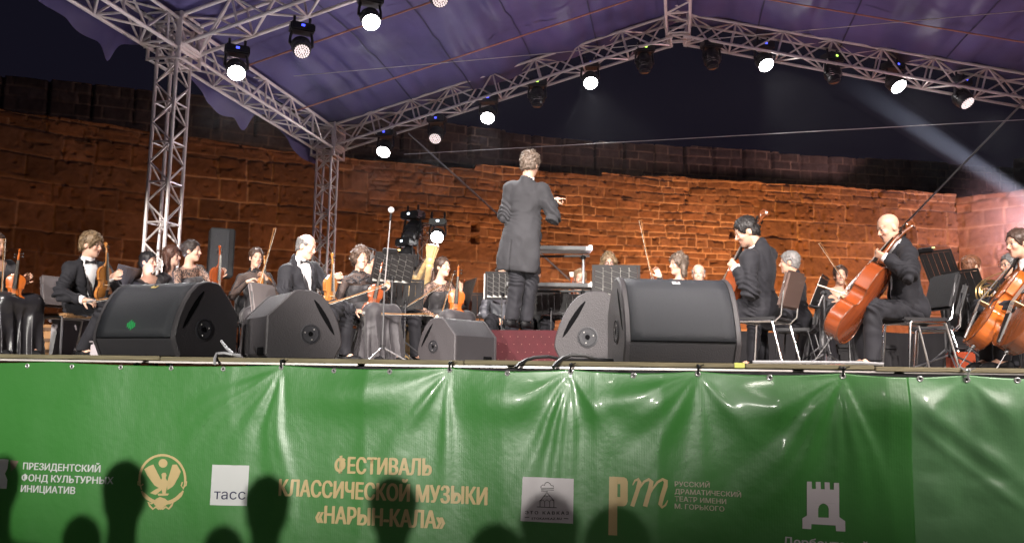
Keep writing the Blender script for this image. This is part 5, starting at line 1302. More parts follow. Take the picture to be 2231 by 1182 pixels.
def bowed(kind, varnish, label, bottom, axis, front, group=None):
    """violin / viola / cello, local z along the strings, x = front, y = width"""
    K = {'violin': dict(L=.356, w=.104, rib=.031, neck=.130, head=.10, arch=.016), 'viola': dict(L=.405, w=.119, rib=.038, neck=.145, head=.115, arch=.018), 'cello': dict(L=.755, w=.220, rib=.118, neck=.28, head=.19, arch=.028)}[kind]
    L, W, rib, ar = K['L'], K['w'], K['rib'], K['arch']; k = L / .356
    ax = Vector(axis).normalized(); fr = Vector(front); fr = (fr - ax * fr.dot(ax)).normalized(); sd = ax.cross(fr)
    r = empty(kind, bottom); r.rotation_euler = Matrix((fr, sd, ax)).transposed().to_euler()
    tag(r, label, kind, group or 'string instruments'); vm = VARN[varnish]
    m = MB(); ts = np.array([o[0] for o in OUT]); ws = np.array([o[1] for o in OUT])
    # denser outline
    nu = 11; vs = []; 
    for sgn in (1, -1):
        for t, w_ in OUT:
            for j in range(nu):
                q = -1 + 2 * j / (nu - 1); e = (1 - abs(q) ** 2.2) * math.sin(PI * min(max(t, 0.02), 0.98)) ** 0.5
                vs.append((sgn * (rib / 2 + ar * e), q * w_ * W, t * L))
    n = len(OUT); fs = []
    for s_ in range(2):
        o = s_ * n * nu
        for i in range(n - 1):
            for j in range(nu - 1): fs.append((o + i * nu + j, o + i * nu + j + 1, o + (i + 1) * nu + j + 1, o + (i + 1) * nu + j))
    m.add(vs, fs)
    for j in (0, nu - 1):      # ribs, set slightly in from the plate edges
        a = [(rib / 2, (1 if j else -1) * w_ * W * 0.985, t * L) for t, w_ in OUT]; b = [(-rib / 2, p[1], p[2]) for p in a]
        m.add(a + b, [(i, i + 1, n + i + 1, n + i) for i in range(n - 1)])
    m.build('soundbox', vm, r, angle=50)
    m = MB()       # purfled plate edges
    for x in (rib / 2 + 0.001 * k, -rib / 2 - 0.001 * k): m.tube([(x, w_ * W, t * L) for t, w_ in OUT] + [(x, -w_ * W, t * L) for t, w_ in OUT[::-1][1:-1]], 0.0022 * k, 5, closed=True)
    m.build('edge', VARN['brown'], r)
    top = L + K['neck']; fx = rib / 2 + ar
    m = MB(); m.tube([(rib * 0.15, 0, L - 0.004), (rib * 0.35, 0, L + 0.02 * k), (rib / 2 + 0.006 * k, 0, L + .04 * k), (rib / 2 + 0.003 * k, 0, top)], [0.017 * k, 0.013 * k, 0.0105 * k, 0.0095 * k], 10); m.build('neck', vm if kind != 'cello' else VARN['brown'], r)
    m = MB(); fb0 = L * 0.60
    m.add([(fx + 0.012 * k, -0.0205 * k, fb0), (fx + .012 * k, 0.0205 * k, fb0), (rib / 2 + 0.012 * k, 0.012 * k, top), (rib / 2 + 0.012 * k, -0.012 * k, top), (fx + 0.018 * k, -0.014 * k, fb0), (fx + .018 * k, 0.014 * k, fb0), (rib / 2 + 0.0165 * k, 0.008 * k, top), (rib / 2 + 0.0165 * k, -0.008 * k, top)],
          [(0, 1, 2, 3), (4, 7, 6, 5), (0, 4, 5, 1), (1, 5, 6, 2), (2, 6, 7, 3), (3, 7, 4, 0)]); m.build('fingerboard', EBONY, r, smooth=False)
    m = MB(); hx = rib / 2; hd_ = K['head']
    m.tube([(hx + 0.002, 0, top), (hx - 0.004 * k, 0, top + hd_ * 0.4), (hx - 0.018 * k, 0, top + hd_ * 0.8)], [0.0115 * k, 0.0105 * k, 0.008 * k], 8)
    c = Vector((hx - 0.012 * k, 0, top + hd_ * 0.86)); sp = []
    for i in range(22):
        a = i / 21 * 2 * PI * 1.6; rr = 0.0165 * k * (1 - i / 21 * 0.75); sp.append(c + Vector((-math.cos(a) * rr, 0, math.sin(a) * rr)))
    m.tube(sp, [0.008 * k * (1 - 0.4 * i / 21) for i in range(22)], 8); m.tube([c - Vector((0, 0.011 * k, 0)), c + Vector((0, .011 * k, 0))], 0.006 * k, 8); scr_ = m.build('scroll', vm if kind != 'cello' else VARN['brown'], r)
    for i, z in enumerate((0.18, 0.32, 0.46, 0.60)):
        m = MB(); y = 1 if i % 2 else -1; zz = top + hd_ * z
        m.tube([(hx - .006 * k, -0.012 * k * y, zz), (hx - .006 * k, 0.028 * k * y, zz)], 0.0036 * k, 6); m.sphere((hx - 0.006 * k, 0.034 * k * y, zz), (0.0045 * k, 0.009 * k, 0.010 * k), 8); m.build('peg', EBONY, scr_)
    zb = L * 0.46
    m = MB(); m.add([(fx - .002, -0.021 * k, zb), (fx - .002, 0.021 * k, zb), (fx + 0.030 * k, 0.013 * k, zb), (fx + 0.033 * k, 0, zb), (fx + 0.030 * k, -0.013 * k, zb)] + [(fx - .002, -0.021 * k, zb + .004 * k), (fx - .002, 0.021 * k, zb + .004 * k), (fx + 0.030 * k, 0.013 * k, zb + .003 * k), (fx + 0.033 * k, 0, zb + .003 * k), (fx + 0.030 * k, -0.013 * k, zb + .003 * k)],
          [(4, 3, 2, 1, 0), (5, 6, 7, 8, 9)] + [(i, (i + 1) % 5, 5 + (i + 1) % 5, 5 + i) for i in range(5)]); m.build('bridge', MAPLE, r, smooth=False)
    m = MB(); m.add([(rib / 2 + .012 * k, -.009 * k, 0.01), (rib / 2 + .012 * k, .009 * k, 0.01), (fx + .018 * k, .019 * k, L * 0.33), (fx + .018 * k, -.019 * k, L * .33)] + [(rib / 2 + .018 * k, -.007 * k, 0.01), (rib / 2 + .018 * k, .007 * k, 0.01), (fx + .025 * k, .016 * k, L * 0.33), (fx + .025 * k, -.016 * k, L * .33)], [(0, 1, 2, 3), (7, 6, 5, 4), (0, 4, 5, 1), (1, 5, 6, 2), (2, 6, 7, 3), (3, 7, 4, 0)]); m.build('tailpiece', EBONY, r, smooth=False)
    m = MB()
    for y in (-1.5, -.5, .5, 1.5): m.tube([(fx + .022 * k, y * 0.009 * k, L * .32), (fx + .032 * k, y * .0085 * k, zb + .002), (rib / 2 + .018 * k, y * .0045 * k, top)], 0.0009 * k, 4, caps=False)
    m.build('string_set', STRING, r)
    for y in (1, -1):
        m = MB(); pts = [(0.40, .50), (0.41, .47), (.425, .46), (.44, .475), (.47, .49), (.50, .44), (.53, .40), (.545, .385), (.56, .395), (.565, .415)]
        m.tube([(rib / 2 + ar * (1 - (w_) ** 2.2) * 0.93 + 0.0008, y * w_ * W * 0.75, t * L) for t, w_ in pts], [0.0022 * k] + [0.0028 * k] * 8 + [0.0022 * k], 6, flat=0.5); m.build('f_hole', EBONY, r)
    if kind == 'cello':
        m = MB(); m.tube([(0, 0, 0), (0, 0, -0.03)], 0.016, 8); m.tube([(0, 0, -0.02), (0, 0, -0.26)], 0.0042, 8); m.build('endpin', BOLT_, r)
    else:
        m = MB(); m.sphere((rib / 2 + 0.015, 0.055 * k, 0.045 * k), (0.009, 0.034 * k, 0.03 * k), 12); m.build('chin_rest', EBONY, r)
    return r
def bow(label, a, b, side=(0, 0, 1), L=0.74):
    a, b = Vector(a), Vector(b); ax = (b - a).normalized(); s = Vector(side); s = (s - ax * s.dot(ax)).normalized(); y = s.cross(ax)
    r = empty('bow', a); r.rotation_euler = Matrix((ax, y, s)).transposed().to_euler(); tag(r, label, 'bow', 'bows')
    m = MB(); m.tube([(L * t, 0, 0.018 - 0.014 * math.sin(PI * min(t * 1.02, 1))) for t in np.linspace(-0.03, 1, 14)], [0.0052 - 0.0018 * t for t in np.linspace(0, 1, 14)], 7); m.tube([(L - .008, 0, .016), (L + 0.004, 0, -0.006)], [0.005, 0.003], 6); m.build('stick', BOWWOOD, r)
    m = MB(); m.box((L / 2 + 0.03, 0, -0.006), (L - .06, 0.010, 0.0016)); m.build('hair_ribbon', BOWHAIR, r)
    m = MB(); m.rbox((0.035, 0, 0.004), (0.05, 0.012, 0.022), 0.002); m.build('frog', EBONY, r)
    m = MB(); m.tube([(0.02, 0, .016), (0.10, 0, .012)], 0.0062, 7); m.build('grip', STEEL, r)
    return r

# ================================================================== STAGE FURNITURE
def mat_of(front, up=(0, 0, 1)):
    z = Vector(up).normalized(); x = Vector(front); x = (x - z * x.dot(z)).normalized(); y = z.cross(x); return Matrix((x, y, z)).transposed()
def music_stand(label, px, py, s, phi, tilt=22, w=0.50, hgt=0.33, dz=0.0, score=True, clip=False, group='orchestra music stands', slits='diag'):
    """px, py = centre of the desk in the photograph; phi = direction the sheet side faces"""
    c = Vector(atS(px, py, s, dz)); f = phi_dir(phi)
    r = empty('music_stand', (c.x, c.y, 0)); tag(r, label, 'music stand', group)
    t = math.radians(tilt); n_ = f * math.cos(t) + Vector((0, 0, 1)) * math.sin(t); up = Vector((0, 0, 1)) * math.cos(t) - f * math.sin(t); side = up.cross(n_)
    z0 = c.z; P = lambda u, v, d: Vector((0, 0, z0)) + side * u + up * v + n_ * d
    m = MB(); cols = 5; gap = 0.0045; cw = (w - 0.05) / cols
    for i in range(cols):     # pressed steel desk with slots
        u0 = -w / 2 + 0.025 + i * cw + gap / 2; u1 = u0 + cw - gap; rows = 5
        for j in range(rows):
            v0 = -hgt / 2 + 0.03 + j * (hgt - .06) / rows; v1 = v0 + (hgt - .06) / rows - (0.0035 if slits == 'diag' else 0.0); sl = 0.028 if slits == 'diag' else 0
            m.add([P(u0, v0, 0), P(u1, v0 + sl, 0), P(u1, v1 + sl, 0), P(u0, v1, 0), P(u0, v0, -.002), P(u1, v0 + sl, -.002), P(u1, v1 + sl, -.002), P(u0, v1, -.002)], [(0, 1, 2, 3), (7, 6, 5, 4), (0, 4, 5, 1), (1, 5, 6, 2), (2, 6, 7, 3), (3, 7, 4, 0)])
    for u in (-w / 2 + .0125, w / 2 - .0125): m.add([P(u - .0125, -hgt / 2, .001), P(u + .0125, -hgt / 2, .001), P(u + .0125, hgt / 2, .001), P(u - .0125, hgt / 2, .001), P(u - .0125, -hgt / 2, -.003), P(u + .0125, -hgt / 2, -.003), P(u + .0125, hgt / 2, -.003), P(u - .0125, hgt / 2, -.003)], [(0, 1, 2, 3), (7, 6, 5, 4), (0, 4, 5, 1), (1, 5, 6, 2), (2, 6, 7, 3), (3, 7, 4, 0)])
    for v in (-hgt / 2 + .014, hgt / 2 - .012): m.add([P(-w / 2 + .025, v - .014, .0005), P(w / 2 - .025, v - .014, .0005), P(w / 2 - .025, v + .012, .0005), P(-w / 2 + .025, v + .012, .0005), P(-w / 2 + .025, v - .014, -.0025), P(w / 2 - .025, v - .014, -.0025), P(w / 2 - .025, v + .012, -.0025), P(-w / 2 + .025, v + .012, -.0025)], [(0, 1, 2, 3), (7, 6, 5, 4), (0, 4, 5, 1), (1, 5, 6, 2), (2, 6, 7, 3), (3, 7, 4, 0)])
    m.build('desk', STANDM, r, smooth=False)
    m = MB(); m.add([P(-w / 2, -hgt / 2, 0), P(w / 2, -hgt / 2, 0), P(w / 2, -hgt / 2, .055), P(-w / 2, -hgt / 2, .055), P(-w / 2, -hgt / 2 - .003, 0), P(w / 2, -hgt / 2 - .003, 0), P(w / 2, -hgt / 2 - .003, .055), P(-w / 2, -hgt / 2 - .003, .055)], [(0, 1, 2, 3), (7, 6, 5, 4), (0, 4, 5, 1), (1, 5, 6, 2), (2, 6, 7, 3), (3, 7, 4, 0)]); m.build('ledge', STANDM, r, smooth=False)
    j = P(0, -hgt * 0.28, -.03)
    m = MB(); m.sphere(j, .022, 8); m.tube([j, P(0, -hgt * .28, 0)], .012, 6); m.build('joint', BLACK, r)
    m = MB(); m.tube([(j.x, j.y, j.z), (j.x, j.y, j.z * 0.45)], .0085, 8); m.tube([(j.x, j.y, j.z * .5), (j.x, j.y, 0.10)], .013, 8); m.build('pole', STANDP, r)
    for k_ in range(3):
        a = math.radians(phi) + YAW + 2 * PI * k_ / 3 + 0.6; m = MB(); m.tube([(j.x, j.y, 0.24), (j.x + 0.30 * math.cos(a), j.y + .30 * math.sin(a), 0.012)], .009, 6); m.build('leg', STANDP, r)
    if score:
        e = empty('sheet_music', (c.x, c.y, 0)); tag(e, 'open white score standing on ' + score if isinstance(score, str) else 'open white score resting on a music stand', 'sheet music', 'scores on the stands')
        m = MB()
        for sgn in (-1, 1):
            a, b2 = (0.0, sgn * 0.215); q = [P(a, -hgt / 2 + .006, .012), P(b2, -hgt / 2 + .006, .006), P(b2, hgt / 2 - .03, .006), P(a, hgt / 2 - .03, .012)]; m.add(q + [p + n_ * .004 for p in q], [(3, 2, 1, 0), (4, 5, 6, 7), (0, 1, 5, 4), (1, 2, 6, 5), (2, 3, 7, 6), (3, 0, 4, 7)])
        m.build('page', PAPER, e, smooth=False)
    if clip:
        m = MB(); m.rbox(P(0.08, hgt / 2 + 0.025, -.01), (0.16, 0.03, 0.045), .006, Matrix((side, n_, up)).transposed()); m.build('clip_light', BLACK, r)
        m = MB(); m.box(P(-0.0, hgt / 2 + 0.04, -.01), (0.05, 0.006, 0.012), Matrix((side, n_, up)).transposed()); m.build('light_edge', mat('stand_light_glow', (.6, .55, .2), .4, emit=(1, .8, .3), estr=2.0), r)
    return r
STANDM = mat('stand_black_steel', (0.022, 0.021, 0.022), 0.42); STANDP = mat('stand_pole_steel', (0.10, 0.10, 0.105), 0.32, 0.6); PAPER = mat('score_paper', (0.72, 0.70, 0.66), 0.8)
PADDED = mat('chair_vinyl', (0.02, 0.02, 0.022), 0.35, bump=0.1, bscale=40); PADBROWN = mat('chair_vinyl_brown', (0.10, 0.065, 0.055), 0.35); PLY = wood('chair_plywood', (0.30, 0.17, 0.08), 0.5, 0.1)
GREYPAD = mat('chair_grey_cloth', (0.15, 0.13, 0.13), 0.8, bump=.3, bscale=150)
def chair(label, px, s, phi, dz=0.0, back=PADDED, frame_m=CHROME, seat_m=PADDED, back_h=0.84, lean=0.14, group='orchestra chairs', seat=0.45, loc=None):
    p = at_floor(px, s, 0, dz) if loc is None else loc
    r = empty('chair', p); f = phi_dir(phi); r.rotation_euler = (0, 0, math.atan2(f.y, f.x)); tag(r, label, 'chair', group)
    m = MB(); m.rbox((0.02, 0, seat - 0.022), (0.42, 0.43, 0.045), 0.018); m.build('seat', seat_m, r)
    Mt = Matrix.Rotation(-lean - 0.08, 3, 'Y'); m = MB(); m.rbox((-0.235 - lean * 0.12, 0, back_h - 0.17), (0.05, 0.42, 0.34), 0.022, Mt)
    m.build('backrest', back, r)
    for y in (-0.205, 0.205):
        m = MB(); m.tube([(0.20, y * 1.06, 0.01), (0.165, y, seat - 0.05), (0.15, y, seat - 0.035), (-0.14, y, seat - 0.035), (-0.155, y, seat - 0.05), (-0.25, y * 1.06, 0.01)], 0.0115, 8); m.build('leg_hoop', frame_m, r)
        m = MB(); m.tube([(0.02, y * 0.9, seat - .04), (-0.17, y * .9, seat - .04), (-0.225, y * .9, seat + .01), (-0.235 - lean * .15, y * .9, back_h - .10)], 0.0105, 8); m.build('back_upright', frame_m, r)
    m = MB(); m.tube([(0.15, -0.2, seat - .045), (0.15, 0.2, seat - .045)], .009, 6); m.tube([(-0.14, -0.2, seat - .045), (-.14, .2, seat - .045)], .009, 6); m.build('cross_bar', frame_m, r)
    return r
WEDGE_M = mat('speaker_textured_paint', (0.022, 0.021, 0.024), 0.55, bump=0.35, bscale=140, var=0.12, vscale=4); GRILLE = mat('speaker_grille', (0.020, 0.022, 0.027), 0.5, bump=0.5, bscale=420)
WSIDE = mat('speaker_side_paint', (0.034, 0.031, 0.034), 0.55, bump=0.35, bscale=140, var=0.15, vscale=4); RECESS_BLACK = mat('speaker_recess_black', (0.003, 0.003, 0.0035), 0.9, spec=0.05); BADGE = mat('speaker_badge_silver', (0.70, 0.70, 0.68), 0.35); BADGE2 = mat('speaker_badge_gold', (0.55, 0.42, 0.16), 0.35)  # recess black: shade inside slots and holes put in as flush near-black patches
BOLT = mat('bolt_grey', (0.35, 0.34, 0.33), 0.4, 0.5)
def wedge(label, px, s, phi, W=0.65, k=1.0, badge=None, dz=0.0, glow=False, loc=None):
    """stage monitor: local x = towards the sloping grille, y = width, z up; px = centre of the footprint"""
    p = at_floor(px, s, 0.0, dz) if loc is None else Vector(loc); f = phi_dir(phi)
    r = empty('stage_monitor', p); r.rotation_euler = (0, 0, math.atan2(f.y, f.x)); tag(r, label, 'stage monitor', 'floor monitors along the stage edge')
    Dp, Ht = 0.52 * k, 0.46 * k; W = W * k
    slope = [(0.62, 0.975), (0.70, 0.93), (0.79, 0.83), (0.87, 0.69), (0.935, 0.53), (0.98, 0.36), (0.995, 0.24)]
    prof = [(0.05, 0.0), (0.0, 0.05), (0.0, 0.60), (0.30, 0.95), (0.34, 0.985), (0.40, 1.0), (0.55, 1.0)] + slope + [(0.985, 0.19), (0.90, 0.0)]
    prof = [((x - 0.5) * Dp, z * Ht) for x, z in prof]; n = len(prof)
    fn = lambda u, v, w_: (u, w_, v)
    m = MB(); core = [(x * 0.97, 0.006 + z * 0.972) for x, z in prof]; m.prism(core, -W / 2 + 0.028, W / 2 - 0.028, fn); m.build('cabinet', WEDGE_M, r, angle=25)
    for sg in (-1, 1):
        m = MB(); a, b = (W / 2 - 0.030) * sg, W / 2 * sg; ins = [(x * 0.965, 0.008 + z * 0.965) for x, z in prof]
        vs = [(x, a, z) for x, z in prof] + [(x, b - 0.008 * sg, z) for x, z in prof] + [(x, b, z) for x, z in ins]; fs = [tuple(range(n)), tuple(range(2 * n, 3 * n))]
        for q in range(2): fs += [(q * n + i, q * n + (i + 1) % n, (q + 1) * n + (i + 1) % n, (q + 1) * n + i) for i in range(n)]
        m.add(vs, fs); sp = m.build('side_panel', WSIDE, r, angle=25)
        # handle slot following the front edge, pole socket disc with its ring of holes
        y = b + 0.0015 * sg
        sl = [(0.60, 0.86), (0.66, 0.80), (0.73, 0.70), (0.80, 0.58), (0.86, 0.44), (0.885, 0.36)]; up_ = [((x - .5) * Dp, z * Ht) for x, z in sl]; lo_ = [((x - .5 - wd_) * Dp, (z - wd_ * 0.5) * Ht) for (x, z), wd_ in zip(sl, (.012, .04, .058, .058, .038, .008))]
        m = MB(); q = len(sl); m.add([(x, y, z) for x, z in up_ + lo_] + [(x, y - 0.012 * sg, z) for x, z in up_ + lo_], [(i, i + 1, q + i + 1, q + i) for i in range(q - 1)] + [(i, i + 1, 2 * q + i + 1, 2 * q + i) for i in range(q - 1)]); m.build('handle_slot', RECESS_BLACK, sp, smooth=False)
        c = Vector(((0.56 - .5) * Dp, y, 0.36 * Ht)); Mx = Matrix.Rotation(-PI / 2 * sg, 3, 'X')
        m = MB(); Rr = 0.135 * Ht
        m.lathe([(Rr * 1.08, 0), (Rr * 1.08, .003), (Rr, .0045), (Rr * 0.80, .003), (Rr * .42, .004), (Rr * .40, .001), (0.001, .001)], Matrix.Translation(c) @ Mx.to_4x4(), 28, cap=False)
        m.build('pole_socket', BLACKPL, sp)
        m = MB()
        for i in range(36):
            a_ = 2 * PI * i / 36; m.sphere(c + Vector((math.cos(a_) * Rr * 0.91, 0.0045 * sg, math.sin(a_) * Rr * .91)), 0.0028, 6)
        m.build('socket_hole', RECESS_BLACK, sp)
        m = MB(); m.lathe([(Rr * .26, .006), (0.001, .0062)], Matrix.Translation(c) @ Mx.to_4x4(), 14, cap=False); m.build('centre_hole', RECESS_BLACK, sp)
        m = MB()
        for a_ in (0.9, 2.9, 5.0): m.sphere(c + Vector((math.cos(a_) * Rr * .62, 0.004 * sg, math.sin(a_) * Rr * .62)), (.005, .003, .005), 8)
        m.build('bolt', BOLT, sp)
    m = MB(); g0 = [((x - .5) * Dp, z * Ht) for x, z in [(0.575, .985)] + slope]; ny = 9; vs = []; q = len(g0)
    for x, z in g0:
        for j in range(ny): y = -W / 2 + .034 + (W - .068) * j / (ny - 1); vs.append((x * 0.985, y, 0.004 + z * 0.985))
    m.add(vs, [(i * ny + j, i * ny + j + 1, (i + 1) * ny + j + 1, (i + 1) * ny + j) for i in range(q - 1) for j in range(ny - 1)])
    gr = m.build('grille', GRILLE, r); md = gr.modifiers.new('thickness', 'SOLIDIFY'); md.thickness = 0.006; md.offset = 0
    m = MB(); m.tube([(g0[-1][0] * .985, -W / 2 + .034, g0[-1][1] * .985), (g0[-1][0] * .985, W / 2 - .034, g0[-1][1] * .985)], 0.004, 6); m.build('grille_lip', RECESS_BLACK, r)
    m = MB()      # cable hatch in the back panel
    m.rbox((-Dp * 0.487, -W * 0.28, Ht * 0.10), (0.02, 0.11, 0.05), .004); m.build('connector_plate', RECESS_BLACK, r)
    if badge:
        Mb = Matrix.Rotation(math.radians(28), 3, 'Y'); pb = Vector(((0.715 - .5) * Dp, 0.0, 0.925 * Ht)); 
        m = MB(); m.rbox(pb, (0.030, 0.042, 0.006), .002, Mb); bg_ = m.build('badge', badge, r)
        m = MB(); m.box(pb + Mb @ Vector((0, 0.006, .004)), (0.016, 0.018, 0.002), Mb); m.build('badge_mark', RECESS_BLACK if badge is BADGE2 else GREYPAD, bg_)
    if glow:      # green light pattern reflected on the grille, put in as glowing dots
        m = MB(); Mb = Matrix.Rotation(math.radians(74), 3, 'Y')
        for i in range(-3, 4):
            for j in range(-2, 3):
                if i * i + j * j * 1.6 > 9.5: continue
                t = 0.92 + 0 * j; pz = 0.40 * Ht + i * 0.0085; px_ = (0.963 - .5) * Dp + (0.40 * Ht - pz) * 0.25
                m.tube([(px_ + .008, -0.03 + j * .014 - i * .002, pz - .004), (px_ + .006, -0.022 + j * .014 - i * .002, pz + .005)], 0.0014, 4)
        m.build('reflected_dots', mat('green_reflection_glow', (0, .1, .02), .5, emit=(0.02, 0.6, 0.12), estr=0.9), r)
    return r
def mic_stand(label, px, s, top, foot_py=770, dz=0, tripod=0.24, mic=True, phi=90, base_px=None):
    b = at_floor(px, s, 0, dz); r = empty('microphone_stand', b); tag(r, label, 'microphone stand', 'microphone stands')
    tp = Vector(atS(top[0], top[1], s, dz)) - b; jn = Vector((0, 0, 0.72))
    m = MB(); m.tube([(0, 0, 0.14), jn], .011, 8); m.build('pole', STANDP, r)
    m = MB(); m.tube([jn - (tp - jn) * .12, tp], [.007, .006], 8); m.build('boom', mat('boom_grey', (.5, .48, .48), .35, .6), r)
    m = MB(); m.sphere(jn, .028, 8); m.tube([jn - Vector((.03, 0, 0)), jn + Vector((.03, 0, 0))], .014, 8); m.build('clutch', BLACK, r)
    m = MB(); m.tube([(0, 0, .17), (0, 0, .12)], .022, 8); m.build('leg_hub', BLACK, r)
    for i in range(3):
        a = 2 * PI * i / 3 + .35; m = MB(); m.tube([(0, 0, .15), (tripod * math.cos(a), tripod * math.sin(a), .02)], .0085, 6); lg_ = m.build('leg', STEEL, r)
        m = MB(); m.sphere((tripod * math.cos(a), tripod * math.sin(a), .014), .014, 6); m.build('foot', RUBBER, lg_)
    d = (tp - jn).normalized()
    if mic:
        m = MB(); m.sphere(tp + d * .02, (.03, .03, .03), 12); m.build('windscreen', mat('windscreen_pale', (.6, .58, .57), .8), r)
        m = MB(); m.tube([tp + d * .02, tp - d * .08], [.012, .010], 8); m.build('microphone', BLACK, r)
    else:
        s_ = Vector((d.y, -d.x, 0)).normalized(); m = MB(); m.tube([tp - s_ * .03 - Vector((0, 0, .01)), tp + s_ * .09 + Vector((0, 0, .02))], .010, 8); m.build('microphone', BLACK, r)
    return r
# ================================================================== WEDGES, PODIUM, SPEAKER
def w_loc(px, s, y=None):
    p = at_floor(px, s); return p
wedge('large black stage monitor facing the audience with gold badge, leftmost on the stage edge', 358, 345, -113, W=0.66, k=1.02, badge=BADGE2, glow=True)
wedge('dark grey stage monitor seen from its side, slope facing right, below the balding violinist', 632, 334, 33, W=0.60, k=0.94)
wedge('low dark stage monitor left of the red podium, showing its side and flat back', 996, 236, 142, W=0.66, k=0.89)
wedge('dark stage monitor with its side towards us, between the red podium and the big monitor', 1308, 330, 160, W=0.42, k=1.0)
wedge('large black stage monitor facing straight out with silver badge, right of the red podium', 1463, 394, -87, W=0.61, k=1.02, badge=BADGE)
# podium
pm_ = at_floor(1140, 222); r = empty('podium', (pm_.x, pm_.y + 0.5, 0)); tag(r, 'conductor\'s podium covered in dark red carpet with small pale dots', 'podium')
carpet = mat('red_carpet', (0.042, 0.004, 0.007), 0.95, bump=.4, bscale=180, var=.15, vscale=10)
m = MB(); m.rbox((0.06, 0, 0.17), (1.45, 1.0, 0.34), 0.012); m.build('carpeted_box', carpet, r)
m = MB()
for i in range(-9, 10):
    for j in range(4): m.sphere((0.06 + i * 0.078 + (j % 2) * .039, -0.5, 0.05 + j * 0.075), (.0042, .001, .0036), 6)
m.build('dot_pattern', mat('carpet_dot', (.20, .09, .07), .9), r)
# loudspeaker box on its pole behind the violinists
p = at_floor(467, 172); r = empty('loudspeaker', p); r.rotation_euler = (0, 0, YAW + 0.45); tag(r, 'tall black loudspeaker box on a pole behind the second row of violinists', 'loudspeaker')
zc_ = atS(467, 548, 172).z
m = MB(); m.rbox((0, 0, zc_), (0.30, 0.30, 0.62), .015); m.build('cabinet', mat('speaker_black', (.008, .008, .010), .6), r)
m = MB(); m.rbox((-.03, -0.152, zc_), (0.22, 0.012, 0.58), .004); m.build('grille', GRILLE, r)
m = MB(); m.tube([(0, 0, zc_ - .3), (0, 0, .1)], .018, 8); m.build('pole', BLACK, r)
for i in range(3):
    m = MB(); a = 2 * PI * i / 3; m.tube([(0, 0, .5), (.45 * math.cos(a), .45 * math.sin(a), .02)], .013, 6); m.build('leg', BLACK, r)

# ================================================================== ORCHESTRA
S_ = 'string instruments'
def scr(px, py, s, dz=0.0): return Vector(atS(px, py, s, dz))
# --- leftmost violinist, cut by the edge
i = person('woman in shiny black skirt cut off by the left edge, holding an orange violin', 222, (-12, 690), (-8, 598), (-4, 556), -20, -20, kind='woman', hair=('tied', 'brown'), rh=(-6, 672, -0.22), lh=(44, 612, -0.22), wear='dress', fdirs=(None, phi_dir(60) * .6 + Vector((0, 0, .5))), lphi=-35)
bowed('violin', 'orange', 'bright orange violin held upright at the left edge of the picture', scr(27, 676, 222, -0.22), scr(39, 578, 222, -.22) - scr(27, 676, 222, -.22), phi_dir(-65), S_)
bow('bow held upright by the woman at the left edge', scr(1, 690, 222, -.27), scr(9, 556, 222, -.27), phi_dir(180))
# --- blond man
i = person('blond mop-haired man in dinner jacket and bow tie, seated at the left, looking right', 213, (172, 690), (190, 570), (200, 535), -38, -8, pitch=-6, kind='man', hair=('mop', 'blond'), skin='pale', rh=(196, 657, -0.30), lh=(236, 596, -0.16), wear='tux', lphi=-18, foot_back=0.22, fdirs=(phi_dir(-5) + Vector((0, 0, -.15)), phi_dir(70) * .5 + phi_dir(0) * .5 + Vector((0, 0, .5))))
bowed('violin', 'gold', 'golden brown violin standing upright on the blond man\'s knee', scr(224, 656, 213, -.16), scr(229, 556, 213, -.16) - scr(224, 656, 213, -.16), phi_dir(-15), S_)
bow('bow lying level across the blond man\'s lap', scr(186, 660, 213, -.33), scr(300, 640, 213, -.26), (0, 0, 1))
chair('plain plywood chair with thin grey legs under the blond man', 150, 213, -30, 0.06, back=GREYPAD, frame_m=STEEL, seat_m=PLY, back_h=0.86)
# --- second row: red-blonde woman behind, woman with updo, dark head
person('woman with long light brown hair half hidden behind the woman with the updo', 184, (364, 690), (370, 588), (375, 560), -10, -5, kind='woman', hair=('long', 'auburn'), skin='pale', wear='dress')
i = person('woman in black V-neck lace top with dark hair pinned up, looking right', 196, (412, 690), (410, 578), (419, 545), -30, -3, kind='woman', hair=('bun', 'dark'), skin='pale', rh=(450, 640, -.25), lh=(476, 599, -.2), wear='lace', fdirs=(None, Vector((0, 0, .6)) + phi_dir(40) * .5))
bowed('violin', 'red', 'violin with dark red scroll held up by the woman with pinned-up hair', scr(466, 652, 196, -.2), scr(476, 560, 196, -.2) - scr(466, 652, 196, -.2), phi_dir(-30), S_)
person('person with straight black hair mostly hidden behind the large left monitor', 190, (322, 690), (324, 622), (325, 603), -30, -15, kind='woman', hair=('tied', 'black'), wear='dress', tors=0.46)
# --- woman with raised bow
i = person('woman in a sheer black blouse with hair pulled back, holding up a long bow', 185, (552, 690), (553, 592), (559, 558), -62, -58, pitch=-4, kind='woman', hair=('bun', 'brown'), skin='pale', rh=(546, 606, -.28), lh=(575, 602, -.26), wear='sheer', fdirs=(phi_dir(10) * .8 + Vector((0, 0, .5)), phi_dir(180) * .5 + Vector((0, 0, .6))))
bow('long bow pointing up past the face of the woman in sheer black', scr(561, 634, 185, -.33), scr(606, 478, 185, -.33), phi_dir(180))
bowed('violin', 'gold', 'violin hugged against the chest of the woman with the raised bow', scr(575, 668, 185, -.2), scr(576, 575, 185, -.2) - scr(575, 668, 185, -.2), phi_dir(-60), S_)
